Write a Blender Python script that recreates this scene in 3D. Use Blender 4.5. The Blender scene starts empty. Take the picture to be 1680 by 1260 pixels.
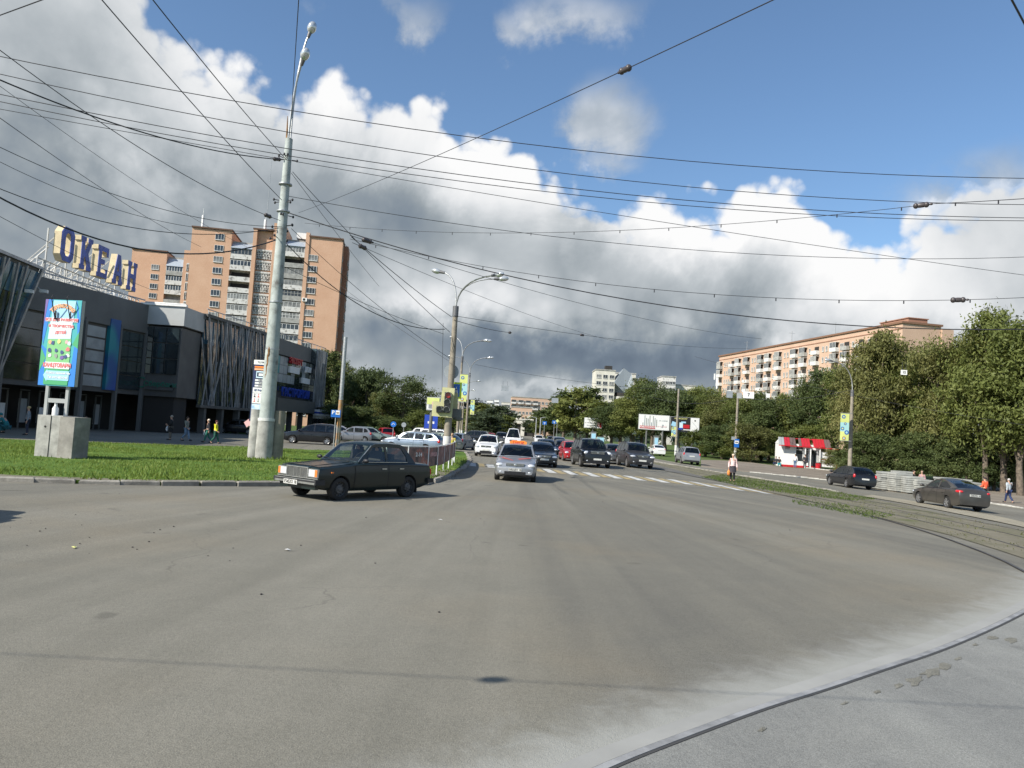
import bpy, bmesh, math, random
import numpy as np
from mathutils import Vector, Matrix
S = bpy.context.scene
C = S.collection
R = math.radians
PI = math.pi
rnd = random.Random(7)

# ------------------------------------------------------------------ camera
FPX, CAMH = 1260.0, 2.1                      # focal length in photo pixels (1680 wide), eye height
PITCH, ROLL = math.atan(76 / FPX), R(3.5)
CAM = Vector((0, 0, CAMH))
FW = Vector((0, math.cos(PITCH), math.sin(PITCH)))
U0 = Vector((0, -math.sin(PITCH), math.cos(PITCH)))
X0 = Vector((1, 0, 0))
RT = X0 * math.cos(ROLL) + U0 * math.sin(ROLL)
UP = U0 * math.cos(ROLL) - X0 * math.sin(ROLL)
cd = bpy.data.cameras.new('camera')
cd.lens = 36.0 * FPX / 1680.0
cd.sensor_width = 36.0
cd.clip_start = 0.1
cd.clip_end = 6000
co = bpy.data.objects.new('camera', cd)
C.objects.link(co)
co.matrix_world = Matrix(((RT.x, UP.x, -FW.x, 0), (RT.y, UP.y, -FW.y, 0), (RT.z, UP.z, -FW.z, CAMH), (0, 0, 0, 1)))
S.camera = co

# ------------------------------------------------------------------ render, exposure
EXPO = 0.75
S.view_settings.view_transform = 'Standard'
S.view_settings.look = 'None'
S.view_settings.exposure = EXPO
S.view_settings.gamma = 1.0
S.cycles.max_bounces = 6
S.cycles.transparent_max_bounces = 12
S.cycles.use_denoising = True

# ------------------------------------------------------------------ sun
SUN_EL = R(37)
SUN_V = Vector((-0.80, -0.60, 0)).normalized() * math.cos(SUN_EL) + Vector((0, 0, math.sin(SUN_EL)))   # towards the sun
sd = bpy.data.lights.new('sun', 'SUN')
sd.energy = 4.0
sd.angle = R(0.5)
sd.color = (1.0, 0.94, 0.84)
so = bpy.data.objects.new('sun', sd)
C.objects.link(so)
so.rotation_euler = (-SUN_V).to_track_quat('-Z', 'Y').to_euler()
so.location = (-20, -20, 40)

# ------------------------------------------------------------------ pixel <-> place
def T(x, y):
    """lie of the land: the far carriageway on the right lies lower"""
    w = 1.0 if y < 60 else max(0.0, 1 - (y - 60) / 70.0)
    return -0.036 * min(max(x - 9, 0), 26) * w

def ray(px, py):
    return FW + RT * ((px - 840) / FPX) - UP * ((py - 630) / FPX)

def P(px, py, D):
    return CAM + ray(px, py) * D

def Gd(px, py):
    d = ray(px, py)
    z = 0.0
    for _ in range(25):
        t = (z - CAMH) / d.z
        p = CAM + d * t
        z = T(p.x, p.y)
    return p

def A(px, D):
    """ground point at depth D under picture column px (column taken at the horizon line)"""
    py = 706 + 0.0612 * (px - 835)
    p = P(px, py, D)
    p.z = T(p.x, p.y)
    return p

def zat(base, py):
    """height of the point of the vertical line over base that shows at picture row py"""
    k = -(py - 630) / FPX
    v0 = Vector((base.x, base.y, 0)) - CAM
    return (k * v0.dot(FW) - v0.dot(UP)) / (UP.z - k * FW.z)

def pix(p):
    v = Vector(p) - CAM
    d = v.dot(FW)
    return 840 + FPX * v.dot(RT) / d, 630 - FPX * v.dot(UP) / d, d

# ------------------------------------------------------------------ node sums
class N:
    """a float socket one can do sums with"""
    def __init__(s, nt, k):
        s.nt, s.k = nt, k
    def _m(s, op, *a, clamp=False):
        n = s.nt.nodes.new('ShaderNodeMath')
        n.operation = op
        n.use_clamp = clamp
        for i, v in enumerate((s,) + a):
            if isinstance(v, N):
                s.nt.links.new(v.k, n.inputs[i])
            else:
                n.inputs[i].default_value = v
        return N(s.nt, n.outputs[0])
    def __add__(s, o): return s._m('ADD', o)
    def __sub__(s, o): return s._m('SUBTRACT', o)
    def __mul__(s, o): return s._m('MULTIPLY', o)
    def __truediv__(s, o): return s._m('DIVIDE', o)
    def mx(s, o): return s._m('MAXIMUM', o)
    def mn(s, o): return s._m('MINIMUM', o)
    def fn(s, op, *a): return s._m(op, *a)
    def clamp(s): return s._m('ADD', 0.0, clamp=True)
    def rsub(s, v):
        n = s.nt.nodes.new('ShaderNodeMath'); n.operation = 'SUBTRACT'
        n.inputs[0].default_value = v; s.nt.links.new(s.k, n.inputs[1])
        return N(s.nt, n.outputs[0])
    def step(s, a, b, lo=0.0, hi=1.0):
        n = s.nt.nodes.new('ShaderNodeMapRange')
        n.interpolation_type = 'SMOOTHSTEP'
        s.nt.links.new(s.k, n.inputs[0])
        for i, v in zip((1, 2, 3, 4), (a, b, lo, hi)):
            n.inputs[i].default_value = v
        return N(s.nt, n.outputs[0])

def noise(nt, vec, scale, detail=4, rough=0.55, dist=0.0, out=0):
    n = nt.nodes.new('ShaderNodeTexNoise')
    n.inputs['Scale'].default_value = scale
    n.inputs['Detail'].default_value = detail
    n.inputs['Roughness'].default_value = rough
    n.inputs['Distortion'].default_value = dist
    if vec is not None:
        nt.links.new(vec, n.inputs['Vector'])
    return N(nt, n.outputs[out])

def ramp(nt, f, stops):
    n = nt.nodes.new('ShaderNodeValToRGB')
    e = n.color_ramp.elements
    while len(e) > 1:
        e.remove(e[-1])
    e[0].position, e[0].color = stops[0][0], (*stops[0][1], 1)
    for p, c in stops[1:]:
        x = e.new(p); x.color = (*c, 1)
    nt.links.new(f.k, n.inputs[0])
    return n.outputs[0]

def mixc(nt, f, a, b, mode='MIX'):
    n = nt.nodes.new('ShaderNodeMix')
    n.data_type = 'RGBA'; n.blend_type = mode
    def put(i, v):
        if isinstance(v, N): nt.links.new(v.k, n.inputs[i])
        elif hasattr(v, 'is_linked'): nt.links.new(v, n.inputs[i])
        elif isinstance(v, (int, float)): n.inputs[i].default_value = v
        else: n.inputs[i].default_value = (*v, 1)
    put(0, f); put(6, a); put(7, b)
    return n.outputs[2]

# ------------------------------------------------------------------ sky with clouds
def azel(px, py):
    d = ray(px, py).normalized()
    return math.degrees(math.atan2(d.x, d.y)), math.degrees(math.asin(d.z))

W = bpy.data.worlds.new("World")
S.world = W
W.use_nodes = True
nt = W.node_tree
nt.nodes.clear()
wout = nt.nodes.new('ShaderNodeOutputWorld')
bg = nt.nodes.new('ShaderNodeBackground')
nt.links.new(bg.outputs[0], wout.inputs[0])
sky = nt.nodes.new('ShaderNodeTexSky')
sky.sky_type = 'NISHITA'
sky.sun_disc = False
sky.sun_elevation = SUN_EL
sky.sun_rotation = math.atan2(SUN_V.x, SUN_V.y)
sky.air_density, sky.dust_density, sky.ozone_density = 1.0, 0.6, 2.0
SKY_STR = 0.085
tc = nt.nodes.new('ShaderNodeTexCoord')
sep = nt.nodes.new('ShaderNodeSeparateXYZ')
nt.links.new(tc.outputs['Generated'], sep.inputs[0])
dx, dy, dz = (N(nt, sep.outputs[i]) for i in range(3))
AZ = dx.fn('ARCTAN2', dy) * (180 / PI)
EL = dz.fn('ARCSINE') * (180 / PI)
vec = tc.outputs['Generated']
n_big = noise(nt, vec, 4.5, 7, 0.55)
n_mid = noise(nt, vec, 13.0, 7, 0.58)
n_soft = noise(nt, vec, 3.2, 9, 0.62, 0.6)
vor = nt.nodes.new('ShaderNodeTexVoronoi')
vor.feature = 'F1'; vor.inputs['Scale'].default_value = 17; vor.inputs['Detail'].default_value = 2

nt.links.new(vec, vor.inputs['Vector'])
puff = N(nt, vor.outputs['Distance'])
# line of the cloud tops, as azimuth -> elevation
tops = [(-300, -220), (60, -200), (200, -130), (262, -60), (305, 0), (345, 32), (425, 30), (462, 62), (530, 88), (610, 84), (690, 112), (735, 158),
        (830, 205), (930, 250), (1020, 280), (1150, 308), (1190, 306), (1235, 262), (1300, 262), (1345, 298), (1400, 340), (1450, 336),
        (1510, 318), (1590, 272), (1690, 252), (1900, 180)]
fc = nt.nodes.new('ShaderNodeFloatCurve')
cv = fc.mapping.curves[0]
pts = [((azel(a, b)[0] + 60) / 120, (azel(a, b)[1] + 10) / 60) for a, b in tops]
pts = [(0.0, 0.62)] + pts + [(1.0, 0.5)]
cv.points[0].location = pts[0]
cv.points[1].location = pts[-1]
for p in pts[1:-1]:
    cv.points.new(*p)
for p in cv.points:
    p.handle_type = 'VECTOR'
fc.mapping.update()
nt.links.new(((AZ + 60) / 120).clamp().k, fc.inputs['Value'])
TOP = N(nt, fc.outputs[0]) * 60 - 10
depth = TOP - EL + (n_big - 0.5) * 3.2 + (n_mid - 0.5) * 5.0 + puff.rsub(0.42) * 4.2
behind = dy.step(-0.25, 0.15)                 # the other half of the sky: scattered cloud
cov_front = depth.step(-0.45, 1.25)
cov_back = n_soft.step(0.50, 0.62) * 0.9
COV = cov_front * behind + cov_back * behind.rsub(1.0)
AW = AZ + (n_big - 0.5) * 9.0 + (n_mid - 0.5) * 6.0
EW = EL + (n_soft - 0.5) * 8.0 + (n_mid - 0.5) * 6.0
def blob(px, py, rx, ry):
    a, e = azel(px, py)
    u = (AW - a) / (rx / 22.0)
    v = (EW - e) / (ry / 22.0)
    return (u * u + v * v).fn('MULTIPLY', -1.0).fn('EXPONENT')
extra = None
for px, py, rx, ry, w in ((1000, 180, 92, 72, 0.88), (1010, 250, 80, 44, 0.6), (950, 0, 150, 46, 0.60), (860, 15, 60, 40, 0.5), (660, 5, 120, 40, 0.55), (1135, 25, 35, 14, 0.3),
                          (1240, 270, 30, 30, 0.2), (1640, 300, 130, 62, 0.8)):
    b = blob(px, py, rx, ry) * w
    extra = b if extra is None else extra.mx(b)
extra = (extra + (n_soft - 0.5) * 1.0 + (n_mid - 0.5) * 0.95).step(0.30, 0.95) * 0.82
COV = COV.mx(extra * behind)
rim = depth.step(0.0, 8.0, 1.0, 0.0) * depth.step(-0.6, 0.2)
BR = (n_soft - 0.5) * 0.64 + (n_mid - 0.5) * 0.36 + (puff.rsub(0.42)) * 0.22 + 0.70
for px, py, rx, ry, w in ((450, 150, 170, 80, .24), (760, 290, 140, 80, .22), (740, 500, 130, 55, .34), (1260, 350, 190, 70, .36), (1400, 420, 120, 60, .12),
                          (60, 60, 200, 120, -.06), (960, 350, 120, 70, .12), (250, 230, 120, 60, .10), (1560, 500, 130, 60, .22), (590, 560, 120, 50, -.10),
                          (1020, 595, 330, 52, -.40), (1300, 565, 200, 50, -.24), (820, 565, 170, 36, -.22), (120, 380, 230, 90, -.14), (250, 480, 260, 80, -.12), (60, 250, 160, 70, -.10),
                          (640, 400, 120, 60, -.16), (560, 330, 140, 50, -.16), (1100, 470, 90, 60, -.10), (1560, 330, 160, 60, -.08), (950, 420, 60, 50, -.18),
                          (900, 640, 130, 14, .26), (1000, 190, 120, 90, -.08), (1330, 520, 90, 30, .12)):
    BR = BR + blob(px, py, rx, ry) * w
BR = BR + rim * 0.24 + extra * cov_front.rsub(1.0) * 0.10
ccol = ramp(nt, BR.clamp(), [(0.0, (0.125, 0.165, 0.225)), (0.22, (0.20, 0.25, 0.31)), (0.45, (0.34, 0.385, 0.42)), (0.66, (0.55, 0.59, 0.62)),
                             (0.84, (0.80, 0.82, 0.84)), (1.0, (1.0, 1.0, 1.0))])
K = 1.0 / (2 ** EXPO)
def scale_col(col, k):
    n = nt.nodes.new('ShaderNodeVectorMath'); n.operation = 'SCALE'
    nt.links.new(col, n.inputs[0]); n.inputs['Scale'].default_value = k
    return n.outputs[0]
tint = nt.nodes.new('ShaderNodeVectorMath'); tint.operation = 'MULTIPLY'
nt.links.new(sky.outputs[0], tint.inputs[0]); tint.inputs[1].default_value = (0.86, 1.0, 1.10)
skyc = scale_col(tint.outputs[0], SKY_STR)
skyc = mixc(nt, 0.06, skyc, (0.30 * K, 0.42 * K, 0.56 * K))           # thin veil in the blue
final = mixc(nt, COV.clamp(), skyc, scale_col(ccol, K * 0.98))
nt.links.new(final, bg.inputs['Color'])
bg.inputs['Strength'].default_value = 1.0
W.cycles.sampling_method = 'MANUAL'
W.cycles.sample_map_resolution = 256

# ------------------------------------------------------------------ materials
MATS = {}
def mat(name, col, rough=0.7, metal=0.0, var=0.0, vscale=3.0, col2=None, bump=0.0, bscale=40.0, spec=0.5, coat=0.0, stops=None, detail=6):
    if name in MATS:
        return MATS[name]
    m = bpy.data.materials.new(name)
    m.use_nodes = True
    t = m.node_tree
    b = t.nodes['Principled BSDF']
    b.inputs['Roughness'].default_value = rough
    b.inputs['Metallic'].default_value = metal
    b.inputs['Specular IOR Level'].default_value = spec
    b.inputs['Coat Weight'].default_value = coat
    b.inputs['Coat Roughness'].default_value = 0.08
    tcn = t.nodes.new('ShaderNodeTexCoord')
    if var > 0 or col2 is not None:
        f = noise(t, tcn.outputs['Object'], vscale, detail, 0.62)
        c2 = col2 if col2 is not None else tuple(max(0, c * (1 - var)) for c in col)
        c1 = col if col2 is not None else tuple(min(1, c * (1 + var)) for c in col)
        t.links.new(ramp(t, f, stops or [(0.36, c2), (0.64, c1)]) if stops is None else ramp(t, f, stops), b.inputs['Base Color'])
    else:
        b.inputs['Base Color'].default_value = (*col, 1)
    if bump > 0:
        bn = t.nodes.new('ShaderNodeBump')
        bn.inputs['Strength'].default_value = bump
        bn.inputs['Distance'].default_value = 0.02
        t.links.new(noise(t, tcn.outputs['Object'], bscale, 5).k, bn.inputs['Height'])
        t.links.new(bn.outputs[0], b.inputs['Normal'])
    MATS[name] = m
    return m

def glass_mat(name, tint, trans):
    m = bpy.data.materials.new(name)
    m.use_nodes = True
    t = m.node_tree
    t.nodes.clear()
    o = t.nodes.new('ShaderNodeOutputMaterial')
    tr = t.nodes.new('ShaderNodeBsdfTransparent'); tr.inputs[0].default_value = (*[trans * c for c in tint], 1)
    gl = t.nodes.new('ShaderNodeBsdfGlossy'); gl.inputs['Roughness'].default_value = 0.03
    lw = t.nodes.new('ShaderNodeLayerWeight'); lw.inputs[0].default_value = 0.5
    fr = N(t, lw.outputs['Facing']).fn('POWER', 4.0) * 0.9 + 0.07
    mx = t.nodes.new('ShaderNodeMixShader')
    t.links.new(fr.k, mx.inputs[0]); t.links.new(tr.outputs[0], mx.inputs[1]); t.links.new(gl.outputs[0], mx.inputs[2])
    t.links.new(mx.outputs[0], o.inputs[0])
    MATS[name] = m
    return m

M = {}
M['rubber'] = mat('tyre_rubber', (0.022, 0.021, 0.02), 0.85, var=0.3)
M['rim'] = mat('wheel_rim_alloy', (0.45, 0.45, 0.45), 0.38, 0.8, var=0.2, vscale=20)
M['steelrim'] = mat('wheel_rim_steel', (0.10, 0.10, 0.10), 0.6, 0.3, var=0.4, vscale=15)
M['glass'] = glass_mat('car_glass', (0.85, 0.95, 0.9), 0.34)
M['clearglass'] = glass_mat('clear_car_glass', (0.9, 0.97, 0.93), 0.82)
M['black'] = mat('black_plastic', (0.018, 0.018, 0.02), 0.55)
M['interior'] = mat('car_interior', (0.02, 0.02, 0.022), 0.9)
M['chrome'] = mat('dull_chrome', (0.62, 0.62, 0.60), 0.28, 0.9, var=0.15, vscale=6)
M['lamp'] = mat('headlamp_lens', (0.78, 0.80, 0.82), 0.12, 0.35, coat=1.0)
M['amber'] = mat('amber_lens', (0.75, 0.20, 0.04), 0.2, coat=0.6)
M['redlens'] = mat('red_lens', (0.52, 0.015, 0.02), 0.18, coat=0.8)
M['plate'] = mat('number_plate_white', (0.62, 0.62, 0.58), 0.5, var=0.1, vscale=9)
M['ink'] = mat('plate_ink', (0.02, 0.02, 0.02), 0.6)
M['white'] = mat('white_paint', (0.78, 0.78, 0.76), 0.5, var=0.06, vscale=4)
M['conc'] = mat('concrete', (0.34, 0.335, 0.31), 0.9, var=0.28, vscale=2.2, bump=0.4, bscale=30)
M['skin'] = mat('skin', (0.50, 0.30, 0.21), 0.6)
M['steel'] = mat('galvanised_steel', (0.42, 0.43, 0.43), 0.45, 0.6, var=0.2, vscale=8)
M['wire'] = mat('wire_dark', (0.025, 0.025, 0.03), 0.6)
M['insul'] = mat('insulator_dark', (0.06, 0.05, 0.05), 0.4)
M['bark'] = mat('bark', (0.13, 0.105, 0.08), 0.95, var=0.4, vscale=5, bump=0.6, bscale=25)

def paint(name, col, dirt=0.25, rough=0.32, metal=0.25):
    m = mat('paint_' + name, col, rough, metal, var=dirt * 0.5, vscale=1.6, coat=0.55)
    return m

# ------------------------------------------------------------------ objects
def tag(o, label=None, cat=None, group=None, kind=None):
    if label: o['label'] = label
    if cat: o['category'] = cat
    if group: o['group'] = group
    if kind: o['kind'] = kind
    return o

def empty(name, loc=(0, 0, 0), rz=0.0, label=None, cat=None, group=None):
    o = bpy.data.objects.new(name, None)
    o.empty_display_size = 0.2
    C.objects.link(o)
    o.location = loc
    o.rotation_euler = (0, 0, rz)
    return tag(o, label, cat, group)

def obj(name, me, parent=None, mats=None, **kw):
    o = bpy.data.objects.new(name, me)
    C.objects.link(o)
    if parent is not None:
        o.parent = parent
    if mats is not None:
        if not isinstance(mats, (list, tuple)):
            mats = [mats]
        if len(me.materials) == 0:
            for m in mats:
                me.materials.append(m)
        else:
            for i, m in enumerate(mats):
                if me.materials[i] is not m:
                    o.material_slots[i].link = 'OBJECT'
                    o.material_slots[i].material = m
    return tag(o, **kw)

def copy_tree(o, parent=None):
    c = o.copy()
    C.objects.link(c)
    c.parent = parent
    for ch in [k for k in KIDS(o)]:
        copy_tree(ch, c)
    return c

def KIDS(o):
    return [k for k in C.objects if k.parent is o]

class MB:
    """collects shapes into one mesh"""
    def __init__(s):
        s.v, s.f, s.m = [], [], []
        s.X = None
    def add(s, vs, fs, mi=0):
        n = len(s.v)
        if s.X is not None:
            vs = [s.X @ Vector(v) for v in vs]
        s.v += [tuple(v) for v in vs]
        s.f += [tuple(i + n for i in f) for f in fs]
        s.m += [mi] * len(fs)
    def box(s, c, d, rz=0.0, mi=0, rot=None):
        hx, hy, hz = d[0] / 2, d[1] / 2, d[2] / 2
        Rm = rot if rot is not None else Matrix.Rotation(rz, 3, 'Z')
        vs = [Rm @ Vector((x * hx, y * hy, z * hz)) + Vector(c) for x in (-1, 1) for y in (-1, 1) for z in (-1, 1)]
        s.add(vs, [(0, 1, 3, 2), (4, 6, 7, 5), (0, 4, 5, 1), (2, 3, 7, 6), (0, 2, 6, 4), (1, 5, 7, 3)], mi)
    def b2(s, lo, hi, mi=0):
        s.box([(a + b) / 2 for a, b in zip(lo, hi)], [abs(b - a) for a, b in zip(lo, hi)], mi=mi)
    def tube(s, pts, rad, n=8, mi=0, cap=True):
        pts = [Vector(p) for p in pts]
        if not isinstance(rad, (list, tuple)):
            rad = [rad] * len(pts)
        vs, fs = [], []
        ref = None
        for i, p in enumerate(pts):
            a = pts[max(i - 1, 0)]
            b = pts[min(i + 1, len(pts) - 1)]
            t = (b - a).normalized()
            if ref is None:
                ref = t.orthogonal().normalized()
            ref = (ref - t * ref.dot(t))
            ref = ref.normalized() if ref.length > 1e-6 else t.orthogonal().normalized()
            q = t.cross(ref)
            for k in range(n):
                an = 2 * PI * k / n
                vs.append(p + (ref * math.cos(an) + q * math.sin(an)) * rad[i])
        for i in range(len(pts) - 1):
            for k in range(n):
                k2 = (k + 1) % n
                fs.append((i * n + k, i * n + k2, (i + 1) * n + k2, (i + 1) * n + k))
        if cap:
            fs.append(tuple(range(n - 1, -1, -1)))
            fs.append(tuple((len(pts) - 1) * n + k for k in range(n)))
        s.add(vs, fs, mi)
    def cyl(s, p0, p1, r0, r1=None, n=12, mi=0):
        s.tube([p0, p1], [r0, r0 if r1 is None else r1], n, mi)
    def ell(s, c, r, nu=12, nv=7, rot=None, mi=0):
        vs, fs = [], []
        Rm = rot or Matrix.Identity(3)
        for j in range(nv + 1):
            ph = PI * j / nv
            for i in range(nu):
                a = 2 * PI * i / nu
                vs.append(Rm @ Vector((r[0] * math.sin(ph) * math.cos(a), r[1] * math.sin(ph) * math.sin(a), r[2] * math.cos(ph))) + Vector(c))
        for j in range(nv):
            for i in range(nu):
                i2 = (i + 1) % nu
                fs.append((j * nu + i, (j + 1) * nu + i, (j + 1) * nu + i2, j * nu + i2))
        s.add(vs, fs, mi)
    def prism(s, poly, z0, z1, mi=0):
        """poly in x,y (counter-clockwise), extruded in z"""
        n = len(poly)
        vs = [(x, y, z0) for x, y in poly] + [(x, y, z1) for x, y in poly]
        s.add(vs, [tuple(range(n - 1, -1, -1)), tuple(range(n, 2 * n))] + [(i, (i + 1) % n, n + (i + 1) % n, n + i) for i in range(n)], mi)
    def quad(s, a, b, c, d, mi=0):
        s.add([a, b, c, d], [(0, 1, 2, 3)], mi)
    def mesh(s, name, smooth=None, uniq=False):
        me = bpy.data.meshes.new(name)
        me.from_pydata(s.v, [], s.f)
        if any(s.m):
            me.polygons.foreach_set('material_index', s.m)
        if smooth is not None:
            bm = bmesh.new(); bm.from_mesh(me)
            bmesh.ops.remove_doubles(bm, verts=bm.verts, dist=1e-5)
            bmesh.ops.recalc_face_normals(bm, faces=bm.faces)
            bm.to_mesh(me); bm.free()
            me.polygons.foreach_set('use_smooth', [True] * len(me.polygons))
            me.set_sharp_from_angle(angle=R(smooth))
        me.update()
        return me
    def build(s, name, mats, parent=None, smooth=None, **kw):
        return obj(name, s.mesh(name, smooth), parent, mats, **kw)

def fill2d(outer, holes=(), to3=None, thick=None):
    """flat polygon with holes; to3 maps (u,v) to 3D; thick is an offset vector function"""
    bm = bmesh.new()
    es = []
    for ring in [outer] + list(holes):
        vs = [bm.verts.new((u, v, 0)) for u, v in ring]
        for i in range(len(vs)):
            es.append(bm.edges.new((vs[i], vs[(i + 1) % len(vs)])))
    bmesh.ops.triangle_fill(bm, use_beauty=True, use_dissolve=False, edges=es)
    bmesh.ops.recalc_face_normals(bm, faces=bm.faces)
    bm.verts.index_update()
    vs = [(v.co.x, v.co.y) for v in bm.verts]
    fs = [tuple(v.index for v in f.verts) for f in bm.faces]
    if fs and bm.faces[:][0].normal.z < 0:
        fs = [f[::-1] for f in fs]
    bm.free()
    n = len(vs)
    if thick is None:
        return [to3(u, v, 0) for u, v in vs], fs
    V = [to3(u, v, 0) for u, v in vs] + [to3(u, v, 1) for u, v in vs]
    Fs = list(fs) + [tuple(i + n for i in f[::-1]) for f in fs]
    k = 0
    for ring in [outer] + list(holes):
        m = len(ring)
        for i in range(m):
            a, b = k + i, k + (i + 1) % m
            Fs.append((a, b, b + n, a + n))
        k += m
    return V, Fs

_fc = {}
def text_mesh(s, size, depth=0.0, align='CENTER', bold=0.0, sx=1.0):
    key = (s, size, depth, align, bold, sx)
    if key in _fc:
        return _fc[key]
    cu = bpy.data.curves.new('lettering', 'FONT')
    cu.body = s; cu.size = size; cu.extrude = depth; cu.align_x = align; cu.align_y = 'CENTER'
    cu.offset = bold; cu.resolution_u = 2
    ob = bpy.data.objects.new('lettering', cu)
    C.objects.link(ob)
    dg = bpy.context.evaluated_depsgraph_get()
    me = bpy.data.meshes.new_from_object(ob.evaluated_get(dg))
    C.objects.unlink(ob)
    bpy.data.objects.remove(ob)
    me.materials.clear()
    if sx != 1.0:
        for v in me.vertices: v.co.x *= sx
    _fc[key] = me
    return me

def text(s, size, m, parent, loc, face, depth=0.004, bold=0.0, sx=1.0, name='lettering', align='CENTER'):
    """flat lettering; face = unit vector the text looks towards (local), upright"""
    me = text_mesh(s, size, depth, align, bold, sx)
    o = obj(name, me, parent, m)
    f = Vector(face).normalized()
    up = Vector((0, 0, 1)) if abs(f.z) < 0.9 else Vector((0, 1, 0))
    xr = up.cross(f).normalized()
    u2 = f.cross(xr)
    o.matrix_local = Matrix(((xr.x, u2.x, f.x, loc[0]), (xr.y, u2.y, f.y, loc[1]), (xr.z, u2.z, f.z, loc[2]), (0, 0, 0, 1)))
    return o

# ------------------------------------------------------------------ ground sheets
def sheet(name, poly, off, m, kind='structure', cell=None, thick=0.0, grid=4.0, label=None):
    """polygon (x, y) cut on a grid and laid on the land, off metres above it"""
    bm = bmesh.new()
    V0, F0 = fill2d(poly, (), lambda u, v, w: (u, v, 0))
    vs = [bm.verts.new(v) for v in V0]
    for f in F0:
        bm.faces.new([vs[i] for i in f])
    xs = [p[0] for p in poly]; ys = [p[1] for p in poly]
    def cuts(lo, hi, zone):
        out = []
        k = math.ceil(lo / grid)
        while k * grid < hi:
            if zone[0] <= k * grid <= zone[1]:
                out.append(k * grid)
            k += 1
        return out
    for x in cuts(min(xs), max(xs), (8, 40)) + [9.0, 35.0]:
        if min(xs) < x < max(xs):
            bmesh.ops.bisect_plane(bm, geom=bm.verts[:] + bm.edges[:] + bm.faces[:], plane_co=(x, 0, 0), plane_no=(1, 0, 0))
    for y in cuts(min(ys), max(ys), (58, 132)):
        bmesh.ops.bisect_plane(bm, geom=bm.verts[:] + bm.edges[:] + bm.faces[:], plane_co=(0, y, 0), plane_no=(0, 1, 0))
    if thick:
        r = bmesh.ops.extrude_face_region(bm, geom=bm.faces[:])
        for v in [g for g in r['geom'] if isinstance(g, bmesh.types.BMVert)]:
            v.co.z += 1
    for v in bm.verts:
        top = (v.co.z > 0.5) if thick else True
        v.co.z = T(v.co.x, v.co.y) + off - (0 if top else thick)
    bmesh.ops.recalc_face_normals(bm, faces=bm.faces)
    me = bpy.data.meshes.new(name)
    bm.to_mesh(me); bm.free()
    if not thick:
        for p in me.polygons:
            if p.normal.z < 0:
                me.flip_normals()
            break
    o = obj(name, me, None, m)
    tag(o, kind=kind, label=label)
    return o

def XY(*pts):
    out = []
    for p in pts:
        if len(p) == 2:
            q = Gd(*p); out.append((q.x, q.y))
        else:
            out.append((p[0], p[1]))
    return out

# ---- materials of the ground
def tcobj(t):
    return t.nodes.new('ShaderNodeNewGeometry').outputs['Position']

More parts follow.
